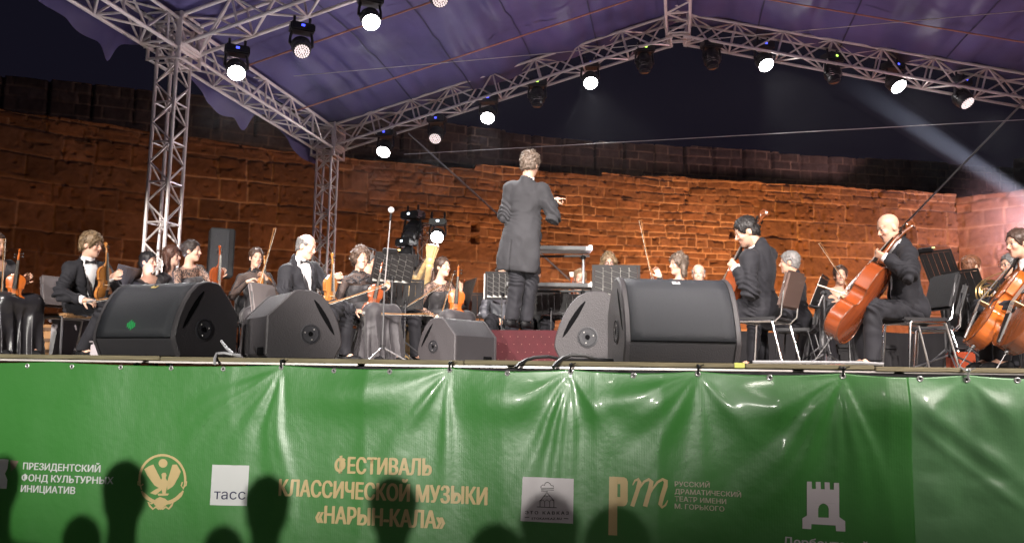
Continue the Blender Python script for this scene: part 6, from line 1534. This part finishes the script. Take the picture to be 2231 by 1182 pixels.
# --- balding man in tuxedo
i = person('balding man in dinner jacket with black bow tie, looking down at his violin', 216, (652, 690), (652, 572), (668, 537), -35, -12, pitch=-16, kind='man', hair=('fringe', 'grey'), skin='pale', rh=(686, 668, -.26), lh=(722, 598, -.12), wear='tux', lphi=-12, foot_back=0.12, fdirs=(phi_dir(0) + Vector((0, 0, .05)), phi_dir(10) * .6 + phi_dir(100) * .4 + Vector((0, 0, .25))))
bowed('violin', 'gold', 'golden violin standing upright on the balding man\'s thigh', scr(716, 680, 216, -.10), scr(722, 576, 216, -.10) - scr(716, 680, 216, -.10), phi_dir(-35), S_)
bow('bow slanting up to the right in the balding man\'s right hand', scr(690, 671, 216, -.30), scr(836, 623, 216, -.30), (0, 0, 1))
chair('chair with rounded brown-grey back behind the balding man', 612, 216, -20, 0.02, back=GREYPAD, frame_m=BLACK, seat_m=PADDED, back_h=0.80)
# --- curly haired woman
i = person('woman with short curly hair in sheer black dress with ruffled collar and long skirt', 204, (776, 690), (781, 600), (786, 567), -58, -60, kind='woman', hair=('curly', 'lightbrown'), skin='pale', rh=(783, 680, -.30), lh=(832, 628, -.22), wear='sheer', lphi=-40, fdirs=(phi_dir(-5) + Vector((0, 0, -.1)), Vector((0, 0, .6)) + phi_dir(30) * .5))
ruff = MB()
Ti = i['T']; nk = i['nk']
for k_ in range(150):
    a = random.uniform(0, 2 * PI); rr = random.uniform(0.075, 0.165); c_ = Vector(nk) + Vector(Ti[:, 0]) * (math.cos(a) * rr * 0.62) + Vector(Ti[:, 1]) * (math.sin(a) * rr) + Vector((0, 0, -0.045 - (rr - .1) * 0.45 + random.uniform(0, .02)))
    d_ = Vector((random.uniform(-1, 1), random.uniform(-1, 1), random.uniform(-.2, .9))).normalized() * 0.030; e_ = d_.orthogonal().normalized() * 0.012
    ruff.add([c_ - e_, c_ + e_, c_ + e_ * .6 + d_, c_ - e_ * .6 + d_, c_ + e_ * .1 + d_ * .5 + d_.cross(e_).normalized() * .006], [(0, 1, 4), (1, 2, 4), (2, 3, 4), (3, 0, 4), (3, 2, 1, 0)])
ruff.build('ruffled_collar', mat('ruffle_tulle', (.06, .055, .06), .7), i['root'])
bowed('violin', 'red', 'red orange violin facing us on the curly haired woman\'s lap', scr(806, 692, 204, -.24), scr(829, 590, 204, -.24) - scr(806, 692, 204, -.24), phi_dir(-75), S_)
bow('bow held level to the right across the skirt of the curly haired woman', scr(786, 682, 204, -.34), scr(938, 686, 204, -.34), (0, 0, 1))
# --- grey haired person behind the stand
i = person('grey-haired musician half hidden behind the tilted music stand', 190, (822, 690), (806, 618), (804, 588), -20, 0, kind='man', hair=('short', 'grey'), rh=(846, 690, -.25), lh=(864, 640, -.2), wear='blackshirt', tors=0.46, lphi=-35)
bowed('violin', 'brown', 'reddish brown violin held upright between the two left music stands', scr(856, 694, 190, -.2), scr(866, 606, 190, -.2) - scr(856, 694, 190, -.2), phi_dir(-50), S_)
bow('bow slanting up right behind the mic stand towards the harp', scr(836, 696, 190, -.26), scr(940, 635, 190, -.26), (0, 0, 1))
# --- viola player by the harp
i = person('woman in lace-sleeved black dress with hair tied back, seated beside the harp', 186, (952, 690), (957, 612), (965, 581), -50, -38, pitch=4, kind='woman', hair=('tied', 'brown'), skin='pale', rh=(960, 694, -.27), lh=(1001, 628, -.22), wear='lace', fdirs=(phi_dir(-20), Vector((0, 0, .7)) + phi_dir(100) * .4))
bowed('viola', 'orange', 'orange viola held upright facing us by the woman in lace sleeves', scr(990, 706, 186, -.24), scr(998, 596, 186, -.24) - scr(990, 706, 186, -.24), phi_dir(-85), S_)
bow('bow resting on the viola player\'s lap', scr(955, 712, 186, -.3), scr(975, 640, 186, -.05), phi_dir(180))
bowed('violin', 'red', 'deep orange violin lower body showing right of the viola', scr(1016, 712, 178, 0.1), scr(1012, 612, 178, 0.1) - scr(1016, 712, 178, .1), phi_dir(-60), S_)
chair('black chair behind the woman in lace sleeves', 930, 182, -50, 0.1, frame_m=BLACK)
# --- conductor
sC = 210
i = person('conductor in charcoal tailcoat standing on the podium with his back to us, right hand raised', sC, (1138, 512), (1149, 397), (1156, 358), 72, 62, pitch=-4, kind='man', hair=('tousled', 'greyblond'), skin='pale', seated=False, wear='tails', size=1.03,
           rh=(1201, 427, 0.17), lh=(1098, 452, 0.34), legs=[(1156, 612, 0.03), (1146, 697, 0.04), (1127, 610, -0.04), (1114, 695, -.08)], lphi=70, curl=(1.15, 0.6), fdirs=(phi_dir(12) * .9 + Vector((0, 0, .32)), None),
           palms=(Vector((0, 0, -1)) + phi_dir(90) * .5, None), rpole=np.array(phi_dir(0)) * .22 - np.array([0, 0, 1.0]) - np.array(phi_dir(90)) * .3, lpole=np.array(phi_dir(180)) * .12 - np.array([0, 0, 1.0]) - np.array(phi_dir(90)) * .2, h=0.0085, point=True, dz=0.0)
# --- woodwinds and others behind the podium
person('person in grey blouse and black sleeves behind the music stand left of the conductor', 176, (1090, 690), (1092, 640), (1093, 615), -88, -88, kind='woman', hair=('tied', 'dark'), rh=(1086, 697, -.3), lh=(1110, 690, -.3), wear='blouse', tors=.46)
person('person in black sitting behind the conductor\'s legs', 172, (1166, 690), (1164, 640), (1164, 612), -90, -88, kind='man', hair=('short', 'dark'), rh=(1158, 662, -.3), lh=(1190, 690, -.3), wear='blackshirt', tors=.46)
person('fair-haired player hidden behind the lower keyboard', 165, (1258, 690), (1262, 632), (1264, 606), -95, -92, kind='man', hair=('short', 'blond'), rh=(1248, 655, -.25), lh=(1250, 630, -.25), wear='blackshirt', tors=.46)
person('curly blonde player with glasses peering over the music stand right of the keyboard', 178, (1326, 690), (1326, 604), (1326, 574), -92, -90, kind='woman', hair=('wavy', 'blond'), skin='pale', wear='dress', glasses=True)
i = person('woman with wavy blonde-grey hair looking left behind the big right monitor', 192, (1482, 690), (1480, 608), (1477, 577), -150, -162, kind='woman', hair=('wavy', 'greyblond'), skin='pale', rh=(1440, 592, -.2), lh=(1430, 640, -.2), wear='dress', fdirs=(Vector((0, 0, .8)) + phi_dir(180) * .4, None))
bow('bow standing up against the orange wall left of the wavy haired woman', scr(1424, 622, 192, -.2), scr(1404, 530, 192, -.2), phi_dir(0), L=0.74)
person('bald-topped player mostly hidden behind the big right monitor', 176, (1524, 690), (1523, 628), (1522, 603), -110, -105, kind='man', hair=('fringe', 'white'), skin='pale', wear='blackshirt', tors=.46)
# --- cellist seen from behind
i = person('dark-haired cellist in charcoal suit seen from behind, playing beside the big right monitor', 238, (1657, 700), (1652, 541), (1631, 512), 134, 172, pitch=-22, kind='man', hair=('short', 'black'), skin='fair', rh=(1590, 690, 0.2), lh=(1592, 566, -.08), wear='suit', lphi=165, beard=.35, size=1.07, lpole=np.array(phi_dir(-30)) * .6 - np.array([0, 0, 1.0]), fdirs=(None, phi_dir(110) * .7 + Vector((0, 0, .5))), foot_back=0.05)
i = i
bowed('cello', 'red', 'cello leaning against the dark-haired cellist with its scroll beside his ear', scr(1560, 730, 238, .16), scr(1664, 484, 238, -.06) - scr(1560, 730, 238, .16), phi_dir(165) * 1.0 + phi_dir(90) * .5, S_)
chair('chrome framed chair with dark red-brown padded back behind the cellist seen from behind', 1668, 240, 140, -0.02, back=PADBROWN, back_h=.86, lean=.2)
person('grey-haired player with white collar seen past the cellist\'s shoulder', 196, (1738, 690), (1728, 605), (1719, 570), 150, 155, kind='man', hair=('short', 'white'), skin='fair', wear='suit', hide_legs=False, rh=(1690, 650, -.1))
i = person('brown-haired woman raising a bow behind the cellos', 182, (1815, 690), (1826, 640), (1829, 610), -120, -105, kind='woman', hair=('bun', 'brown'), skin='fair', rh=(1846, 640, -.3), lh=(1818, 648, -.3), wear='dress', tors=.47, lphi=-140)
bow('pale bow slanting down left to right in front of the brown-haired woman', scr(1862, 646, 182, -.36), scr(1806, 562, 182, -.36), phi_dir(0))
# --- bald cellist
i = person('bald cellist in black suit seated in profile, looking down to the left', 246, (1985, 700), (1958, 533), (1936, 498), 176, 184, pitch=-20, kind='man', hair=('bald', 'dark'), skin='fair', rh=(1896, 660, .22), lh=(1912, 549, -.20), wear='suit', lphi=188, rpole=np.array(phi_dir(90)) * .8 - np.array([0, 0, .7]), lpole=np.array(phi_dir(-80)) * .7 - np.array([0, 0, .8]), fdirs=(None, phi_dir(120) * .8 + Vector((0, 0, .4))), foot_back=0.06, palms=(None, Vector(phi_dir(0))))
bowed('cello', 'red', 'polished red-brown cello held by the bald cellist, its ribs towards us', scr(1813, 733, 246, -.14), scr(1996, 487, 246, -.10) - scr(1813, 733, 246, -.14), phi_dir(178) * .8 + phi_dir(90) * .75 + Vector((0, 0, .6)), S_)
bow('cello bow crossing the strings of the bald cellist\'s instrument', scr(1905, 662, 246, .16), scr(1840, 640, 246, .5), phi_dir(90))
chair('chrome framed black padded chair of the bald cellist', 1998, 248, 184, 0.02, back_h=.86, lean=.2)
chair('empty black padded chair beside the bald cellist\'s chair', 2040, 226, 150, 0.5, back_h=.88, lean=.2)
# --- right edge
person('man with reddish fair hair seen from the side behind the tilted stands', 196, (2128, 690), (2124, 636), (2118, 604), 20, 12, kind='man', hair=('short', 'red'), skin='fair', wear='suit', tors=.47)
i = person('grey-haired horn player with glasses behind the cello at the right edge', 206, (2224, 690), (2214, 618), (2203, 588), 195, 188, kind='man', hair=('short', 'grey'), skin='fair', rh=(2160, 650, -.2), lh=(2150, 632, -.25), wear='suit', glasses=True)
i = person('dark-haired cellist cut off by the right edge, bent over an orange cello', 262, (2268, 700), (2246, 585), (2226, 556), 172, 186, pitch=-8, kind='woman', hair=('tied', 'brown'), skin='fair', rh=(2190, 668, .1), lh=(2212, 606, -.1), wear='suit', lphi=188)
bowed('cello', 'orange', 'bright orange cello leaning to the right at the edge of the picture', scr(2122, 752, 262, -.12), scr(2268, 540, 262, .02) - scr(2122, 752, 262, -.12), phi_dir(163) + Vector((0, 0, .6)), S_)
bowed('cello', 'brown', 'second darker cello body half out of the picture on the right', scr(2196, 762, 270, -.35), scr(2320, 560, 270, -.25) - scr(2196, 762, 270, -.35), phi_dir(175) + Vector((0, 0, .5)), S_)
# french horn
BRASS = mat('brass', (0.42, 0.29, 0.13), 0.3, 0.95)
c_ = scr(2150, 640, 206, -.3); r = empty('french_horn', c_); tag(r, 'coiled brass horn held by the grey-haired player at the right', 'horn')
sdv = phi_dir(0); upv = Vector((0, 0, 1)); fv = phi_dir(-90)
m = MB(); m.tube([sdv * .13 * math.cos(a) + upv * .13 * math.sin(a) + fv * .01 * a for a in np.linspace(0, 2 * PI * 1.7, 40)], .010, 8); m.tube([sdv * .085 * math.cos(a) + upv * .085 * math.sin(a) + fv * (.03 + .008 * a) for a in np.linspace(0, 2 * PI * 1.4, 30)], .008, 8); m.build('tubing', BRASS, r)
m = MB(); q = (fv * .3 + sdv * .8 - upv * .5).to_track_quat('Z', 'Y').to_matrix(); m.lathe([(.012, 0), (.02, .1), (.05, .2), (.10, .27), (.15, .30), (.151, .303), (.10, .275), (.05, .205)], Matrix.Translation(sdv * .02 - upv * .08) @ q.to_4x4(), 24, cap=False); m.build('bell', BRASS, r)
m = MB()
for k_ in range(3): m.tube([sdv * (-.04 + .035 * k_) + fv * .03 - upv * .03, sdv * (-.04 + .035 * k_) + fv * .03 + upv * .04], .013, 8)
m.build('valve', BRASS, r)
m = MB(); m.tube([sdv * -.05 + upv * .13, sdv * .10 + upv * .20, sdv * .23 + upv * .24], [.006, .005, .009], 8); m.build('mouthpipe', BRASS, r)
# tall pale wind instrument behind the lower keyboard
a_, b_ = scr(1252, 700, 168, -.2), scr(1245, 592, 168, -.2); r = empty('bassoon', a_); tag(r, 'tall upright wind instrument with pale bell behind the keyboard', 'bassoon')
m = MB(); m.tube([(0, 0, 0), (b_ - a_) * .9], [.032, .024], 10); m.build('joint_tube', VARN['red'], r)
m = MB(); m.tube([(b_ - a_) * .9, (b_ - a_)], [.024, .032], 10); m.build('bell', mat('ivory', (.75, .7, .62), .4), r)
m = MB()
for k_ in range(6): m.tube([(b_ - a_) * (.15 + .12 * k_) + Vector((.02, -.03, 0)), (b_ - a_) * (.22 + .12 * k_) + Vector((.01, -.035, 0))], .006, 6)
m.build('key', STEEL, r)

# a chair under every player who has none yet
given = [o.location.copy() for o in bpy.data.objects if o.name.split('.')[0] == 'chair']
proto_chair = None
for lab, p_, ph_ in SITTERS:
    if any((g_ - p_).xy.length < 0.30 for g_ in given): continue
    txt = 'black chair under the ' + ' '.join(lab.split(',')[0].split()[:12])
    if proto_chair is None: proto_chair = chair(txt, 0, 0, ph_, frame_m=BLACK, back_h=.80, loc=p_); continue
    c = copy_tree(proto_chair); f_ = phi_dir(ph_); c.location = p_; c.rotation_euler = (0, 0, math.atan2(f_.y, f_.x)); c['label'] = txt
# dark instrument cases among the chairs at the back
CASE = mat('instrument_case', (.014, .013, .015), .5, bump=.3, bscale=30)
for px_, s_, dz_, a_, lab in ((1880, 170, 0, .3, 'black instrument case lying behind the bald cellist\'s legs'), (2165, 180, .2, -.4, 'black instrument case standing low behind the stands at the right'), (1130, 150, .3, .1, 'long black instrument case on the floor behind the podium')):
    p = at_floor(px_, s_, 0, dz_); r = empty('instrument_case', p); r.rotation_euler = (0, 0, a_); tag(r, lab, 'case', 'instrument cases')
    m = MB(); m.rbox((0, 0, .13), (.85, .3, .24), .05); m.build('shell', CASE, r); m = MB(); m.rbox((0, 0, .29), (.85, .3, .08), .035); m.build('lid', CASE, r); m = MB(); m.tube([(-.08, -.15, .2), (-.07, -.18, .2), (.07, -.18, .2), (.08, -.15, .2)], .012, 6); m.build('handle', BLACKPL, r)

# ================================================================== HARP
sH = 176; a_ = Vector(at_floor(903, sH)); b_ = scr(943, 533, sH); r = empty('harp', a_); tag(r, 'golden concert harp with carved crown standing behind the violinists', 'harp')
HW = wood('harp_maple', (0.60, 0.42, 0.20), .35, .3); top = b_ - a_; back = phi_dir(118); ax = top.normalized(); L_ = top.length
Mh = Matrix.Translation((0, 0, 0)) @ ax.to_track_quat('Z', 'Y').to_matrix().to_4x4()
m = MB(); m.lathe([(.06, .03), (.075, .08), (.05, .14), (.042, .3), (.042, L_ * .80), (.052, L_ * .81), (.052, L_ * .825), (.045, L_ * .835), (.058, L_ * .85), (.058, L_ * .88), (.050, L_ * .89), (.060, L_ * .92), (.078, L_ * .985), (.086, L_ * .992), (.086, L_), (.02, L_ + .005)], Mh, 20); m.build('column', HW, r)
m = MB()
for k_ in range(12):
    an = 2 * PI * k_ / 12; m.tube([Mh @ Vector((.050 * math.cos(an), .050 * math.sin(an), L_ * .895)), Mh @ Vector((.078 * math.cos(an), .078 * math.sin(an), L_ * .98))], .008, 5)
m.build('crown_carving', HW, r)
nk_ = [top * .93, top * .90 + back * .16 - ax * .10, top * .86 + back * .34 - ax * .20, top * .86 + back * .52 - ax * .14, top * .88 + back * .68 - ax * .12]
m = MB(); m.tube(nk_, [.035, .04, .038, .036, .045], 10, flat=1.0); m.build('neck', HW, r)
sb = [Vector((0, 0, .08)) + back * .12, top * .35 + back * .36, top * .84 + back * .68]
m = MB(); m.tube(sb, [.16, .11, .05], 14); m.build('soundbox', HW, r)
m = MB(); m.rbox((back * .15).to_tuple()[:2] + (.06,), (.34, .44, .10), .02); m.build('base', HW, r)
m = MB()
for k_ in range(22):
    t = (k_ + 1) / 23; p1 = nk_[0].lerp(nk_[-1], t) - ax * .1 * math.sin(PI * t); p0_ = sb[0].lerp(sb[2], t); m.tube([p1, p0_], .0016, 4, caps=False)
m.build('string_set', STRING, r)
m = MB()
for k_ in range(22):
    t = (k_ + 1) / 23; p1 = nk_[0].lerp(nk_[-1], t) - ax * .1 * math.sin(PI * t); m.tube([p1 - phi_dir(28) * .06, p1 + phi_dir(28) * .06], .005, 5)
m.build('tuning_pin', STEEL, r)

# ================================================================== MUSIC STANDS
D_ = 'orchestra music stands'
music_stand('wide black music stand behind the blond man, its desk plain and dark', 277, 612, 196, 175, 10, score=False, slits='none')
music_stand('large tilted music stand with clip-on lamp between the curly haired woman and the harp', 857, 585, 206, 118, 30, w=.46, hgt=.36, clip=True, score='the tilted stand by the microphone boom', slits='diag')
music_stand('plain dark music stand just left of the harp', 884, 640, 196, 100, 14, w=.40, score=False, slits='none')
music_stand('dark music stand right behind the viola', 1016, 640, 184, 200, 16, w=.48, hgt=.36, score=False, slits='none')
music_stand('slotted music stand left of the conductor\'s legs', 1094, 622, 186, 92, 14, w=.40, score='the stand left of the conductor')
music_stand('black music stand right of the conductor\'s legs under the lower keyboard', 1201, 655, 182, 80, 14, w=.42, score=False, slits='none')
music_stand('slotted music stand behind the keyboard pole', 1228, 668, 172, 88, 14, w=.42, score='the stand behind the keyboard pole')
music_stand('broad slotted music stand with a pale score just left of the big right monitor', 1342, 612, 208, 86, 12, w=.50, hgt=.34, score='the broad stand beside the big right monitor')
music_stand('dark music stand between the two cellists', 1786, 636, 206, 150, 22, w=.46, hgt=.36, score='the stand between the two cellists', slits='none')
music_stand('sharply tilted slotted music stand behind the bald cellist', 2048, 580, 198, 35, 34, w=.36, hgt=.40, clip=True, score=False, slits='none')
music_stand('plain black music stand tilted towards the horn player', 2104, 622, 204, 20, 24, w=.44, hgt=.36, score=False, slits='none')
music_stand('small dark music stand low behind the viola', 1046, 665, 168, 85, 12, w=.42, score=False, slits='none')
# ================================================================== MICROPHONES
mic_stand('tall boom microphone stand with pale round windscreen in front of the curly haired woman', 832, 226, (852, 462))
mic_stand('black microphone on a thin stand behind the curly haired woman', 800, 176, (813, 543), mic=False)
mic_stand('low microphone stand with folded legs between the two cellists', 1800, 230, (1782, 668), mic=False)
mic_stand('microphone stand with splayed tripod behind the chairs at the right', 2072, 236, (2050, 640), mic=False, tripod=.36)
# ================================================================== KEYBOARDS on a two-tier stand
sK = 192
def keyboard(label, xl, xr, py, ph):
    a, b = scr(xl, py, sK), scr(xr, py - 3, sK); c = (a + b) / 2; L2 = (b - a).length; d = (b - a); rz = math.atan2(d.y, d.x)
    r = empty('keyboard', c); r.rotation_euler = (0, 0, rz); tag(r, label, 'keyboard', 'stage keyboards')
    m = MB(); m.rbox((0, .15, 0), (L2, .30, .045), .006); m.build('case', mat('keyboard_case_grey', (.34, .34, .34), .5), r)
    m = MB(); m.rbox((-.03, -.003, 0.002), (L2 - .08, .014, .042), .003); m.build('rear_panel', mat('keyboard_dark', (.03, .032, .035), .4), r)
    m = MB(); m.rbox((L2 / 2 - .02, .15, .008), (.05, .31, .06), .008); m.build('end_block', WHITE, r)
    m = MB()
    for k_ in range(40): m.box((-L2 / 2 + .06 + k_ * (L2 - .14) / 40, .24, .034), (.018, .10, .012))
    m.build('white_key', WHITE, r)
    m = MB()
    for k_ in range(8): m.box((-L2 * .2 + k_ * .007 * (1 + .2 * (k_ % 2)), -.0105, 0.0), (.004, .002, .006 + .002 * (k_ % 3 == 0)))
    m.build('lettering_strip', BOLT, r)
    return r
keyboard('upper white keyboard with dark rear panel on the two-tier stand beside the conductor', 1108, 1290, 541, 20)
keyboard('lower white keyboard of the two-tier stand beside the conductor', 1104, 1294, 621, 20)
b_ = at_floor(1270, sK, 0, .16); r = empty('keyboard_stand', b_); tag(r, 'two-tier keyboard stand with steel column right of the conductor', 'keyboard stand')
zu, zl = scr(1270, 541, sK).z, scr(1270, 621, sK).z
m = MB(); m.tube([(0, 0, .05), (0, 0, zu - .03)], .018, 10); m.build('column', STEEL, r)
for z in (zu, zl):
    m = MB(); m.rbox((-.3, 0, z - .04), (.75, .05, .022), .004); m.build('support_arm', BLACK, r); m = MB(); m.sphere((0, 0, z - .055), .035, 10); m.build('clamp_knob', BLACK, r)
m = MB(); m.rbox((0, 0, .03), (.10, .62, .04), .008); m.build('foot', BLACK, r)
# ================================================================== LIGHT TOWER behind the violas
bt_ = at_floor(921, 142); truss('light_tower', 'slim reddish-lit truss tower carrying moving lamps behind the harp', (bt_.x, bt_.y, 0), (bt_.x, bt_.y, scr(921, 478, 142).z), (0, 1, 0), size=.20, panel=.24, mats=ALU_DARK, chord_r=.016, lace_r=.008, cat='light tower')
def tower_lamp(px, py, s, state, label, **k):
    p = scr(px, py, s); stage_lamp((p.x, p.y, p.z), None, None, state, label, group='lamps on the light tower', led='w', **k)
tower_lamp(890, 520, 142, 'off', 'dark lamp at the top of the light tower, left arm', tilt=35, pan=-30, k=.95)
tower_lamp(952, 517, 142, 'on', 'glaring lamp on the light tower just above the harp crown', tilt=62, pan=0, power=120, k=.75)
tower_lamp(876, 578, 142, 'off', 'dark lamp halfway up the light tower behind the tilted music stand', tilt=30, pan=-40, k=.9)
tower_lamp(892, 622, 142, 'off', 'dark lamp low on the light tower behind the harp strings', tilt=30, pan=-20, k=.85)
# ================================================================== CRATES, CASES, CABLES
p = at_floor(84, 196); r = empty('crate', p); r.rotation_euler = (0, 0, YAW + .5); tag(r, 'warm-lit plywood crate with dark slats standing between the left musicians', 'crate')
pw = wood('crate_plywood', (.42, .22, .09), .6, 0)
m = MB(); m.rbox((0, 0, .19), (.34, .34, .36), .006); m.build('box', pw, r)
for z in (.08, .2, .32):
    m = MB(); m.rbox((0, -.175, z), (.36, .016, .035), .003); m.build('batten', mat('crate_batten', (.16, .09, .05), .7), r)
p = at_floor(158, 200, 0, .25); r = empty('equipment_case', p); r.rotation_euler = (0, 0, YAW + .2); tag(r, 'grey plastic-wrapped equipment case behind the blond man\'s chair legs', 'case')
cg = mat('case_grey_plastic', (.20, .18, .19), .35, bump=.5, bscale=6)
m = MB(); m.rbox((0, 0, .2), (.46, .3, .4), .03); m.build('body', cg, r); m = MB(); m.rbox((0, 0, .41), (.48, .32, .03), .012); m.build('lid', cg, r)
p = at_floor(236, 240, 0, 0); r = empty('equipment_case', p); r.rotation_euler = (0, 0, YAW - .1); tag(r, 'low pale grey box behind the front edge left of the first monitor', 'case')
m = MB(); m.rbox((0, 0, .07), (.26, .2, .14), .02); m.build('body', mat('case_pale', (.34, .31, .33), .4, bump=.3, bscale=8), r); m = MB(); m.rbox((0, 0, .146), (.27, .21, .014), .005); m.build('lid', cg, r)
cab = mat('cable_black', (.018, .018, .02), .45); cabw = mat('cable_grey_white', (.42, .42, .44), .5)
def gp(px, py, Y): q = atY(px, py, Y); return q
cable('power_cable', 'thick black cable looping over the stage edge, left of its twin', [gp(1124, 800, -.075), gp(1132, 792, -.05), gp(1146, 784, .0), gp(1165, 778, .04), gp(1195, 776, .07), (gp(1225, 779, .12).x, .14, .012), (gp(1300, 779, .3).x, .3, .012)], .0095, cab, group='cables on the stage edge')
cable('power_cable', 'thick black cable looping over the stage edge nearest the big right monitor', [gp(1205, 800, -.075), gp(1213, 790, -.05), gp(1226, 780, 0), gp(1244, 773, .03), gp(1275, 774, .06), (gp(1300, 780, .08).x, .09, .012), (gp(1330, 781, .1).x, .22, .012)], .0105, cab, group='cables on the stage edge')
cable('power_cable', 'pale cable bent over the stage edge between the two left monitors', [gp(468, 792, -.05), gp(468, 780, -.02), gp(472, 770, .02), gp(488, 768, .05), gp(506, 771, .06), (gp(520, 771, .08).x, .1, .01)], .0085, cabw, group='cables on the stage edge')
cable('power_cable', 'short pale cable rising between the two left monitors', [gp(482, 742, .12), gp(494, 758, .08), gp(508, 770, .06)], .0085, cabw, group='cables on the stage edge')
cable('floor_cable', 'grey cable lying flat along the edge in front of the cellists', [(gp(1640, 788, .08).x, .09, .01), (gp(1760, 789, .1).x, .10, .012), (gp(1880, 790, .1).x, .085, .012), (gp(1925, 797, .07).x, .06, .006)], .009, cabw, group='cables on the stage edge')
m = MB(); q = gp(1611, 788, .01); m.box((q.x, .03, .0025), (.05, .06, .003)); m.box((q.x, -.0015, -.010), (.05, .002, .022)); tag(m.build('tape_strip', mat('yellow_tape', (.65, .68, .15), .5)), 'short yellow tape strip on the stage edge at the right monitor\'s corner', 'tape')
p = at_floor(2093, 228); r = empty('toolbox', p); tag(r, 'small orange-red box on the floor among the stand legs at the right', 'box'); m = MB(); m.rbox((0, 0, .09), (.22, .16, .18), .015); m.build('body', mat('orange_plastic', (.55, .09, .03), .45), r); m = MB(); m.tube([(-.06, 0, .18), (-.05, 0, .215), (.05, 0, .215), (.06, 0, .18)], .009, 6); m.build('handle', BLACKPL, r)
p = at_floor(1830, 236); m = MB(); m.tube([p + Vector((.09 * math.cos(a) * (1 - .03 * a), .07 * math.sin(a), .02 + .035 * abs(math.sin(a * 1.7)))) for a in np.linspace(0, 15, 70)], .005, 6); tag(m.build('cable_coil', mat('red_cable', (.5, .04, .04), .45)), 'loose red cable coil on the floor behind the edge below the cello', 'cable')

# ================================================================== AUDIENCE (behind the camera; the low lamp throws their shadows on the banner)
LAMP = Vector((-2.6, -19.0, 1.55))
def audience(label, px, py_top, Yh, size):
    """seated spectator whose head top shadow falls on the banner at the given pixel"""
    t = atY(px, py_top, -.03); k_ = (Yh - LAMP.y) / (t.y - LAMP.y); top = LAMP + (t - LAMP) * k_
    r = empty('person', (top.x, top.y, top.z - 1.27)); tag(r, label, 'person', 'audience seated in front of the stage'); s = Sdf(); O = Vector((0, 0, 0)); H = frame_head(np.array([0, 1.0, 0]), np.array([0, 0, 1.0]), 0); c = np.array([0, 0, 1.15])
    add_head(s, H, c, 1.0, False); s.cone([0, -.03, 1.09], [0, -.05, .95], .056, .062, .03); s.ell([0, -.05, .72], [.18, .12, .22], None, .05); s.cone([-.18, -.05, .90], [.18, -.05, .90], .06, .06, .05); s.cone([-.21, -.05, .89], [-.24, 0, .60], .055, .045, .03); s.cone([.21, -.05, .89], [.24, 0, .6], .055, .045, .03); s.ell([0, -.03, .5], [.18, .14, .14], None, .05)
    for x in (-.1, .1): s.cone([x, 0, .5], [x, .42, .5], .08, .06, .04); s.cone([x, .42, .5], [x, .4, .06], .055, .04, .03); s.cone([x, .4, .05], [x, .55, .03], .035, .03, .02)
    for x in (-.24, .24): s.cone([x, 0, .6], [x * .5, .25, .56], .042, .03, .03); s.ell([x * .42, .30, .56], [.04, .06, .02], None, .02)
    sdf_obj('body', s, .014, SUIT, r); add_hair('hair', 'short', H, c, 1.0, HAIRS['dark'], r, .012); r.scale = (size, size, size)
    return r
first = None
for lab, px, py, Yh, size in (('spectator at the far left of the front row', 8, 1000, -5.6, 1.05), ('broad-shouldered spectator whose shadow falls left of the coat of arms', 278, 1010, -5.3, 1.2), ('short spectator whose small shadow falls beside the left sponsor text', 185, 1128, -5.5, 1.05), ('spectator whose round shadow just rises below the white square', 488, 1152, -5.4, 1.05),
                        ('spectator whose head shadow stands right of the white square', 583, 1042, -5.5, 1.1), ('spectator whose head shadow covers the festival title', 858, 1044, -5.5, 1.1), ('spectator whose head shadow touches the mountain logo', 1198, 1084, -5.5, 1.2), ('spectator whose shadow lies under the monogram', 1345, 1112, -5.4, 1.3), ('spectator with a low shadow between the title and the mountain logo', 1085, 1150, -5.3, 1.3)):
    if first is None: first = audience(lab, px, py, Yh, size)
    else:
        t = atY(px, py, -.03); k_ = (Yh - LAMP.y) / (t.y - LAMP.y); top = LAMP + (t - LAMP) * k_; c = copy_tree(first); c.location = (top.x, top.y, top.z - 1.27 * size); c.scale = (size,) * 3; c['label'] = lab
first.location.z = (LAMP + (atY(8, 1000, -.03) - LAMP) * ((-5.6 - LAMP.y) / (-.03 - LAMP.y))).z - 1.27 * 1.05
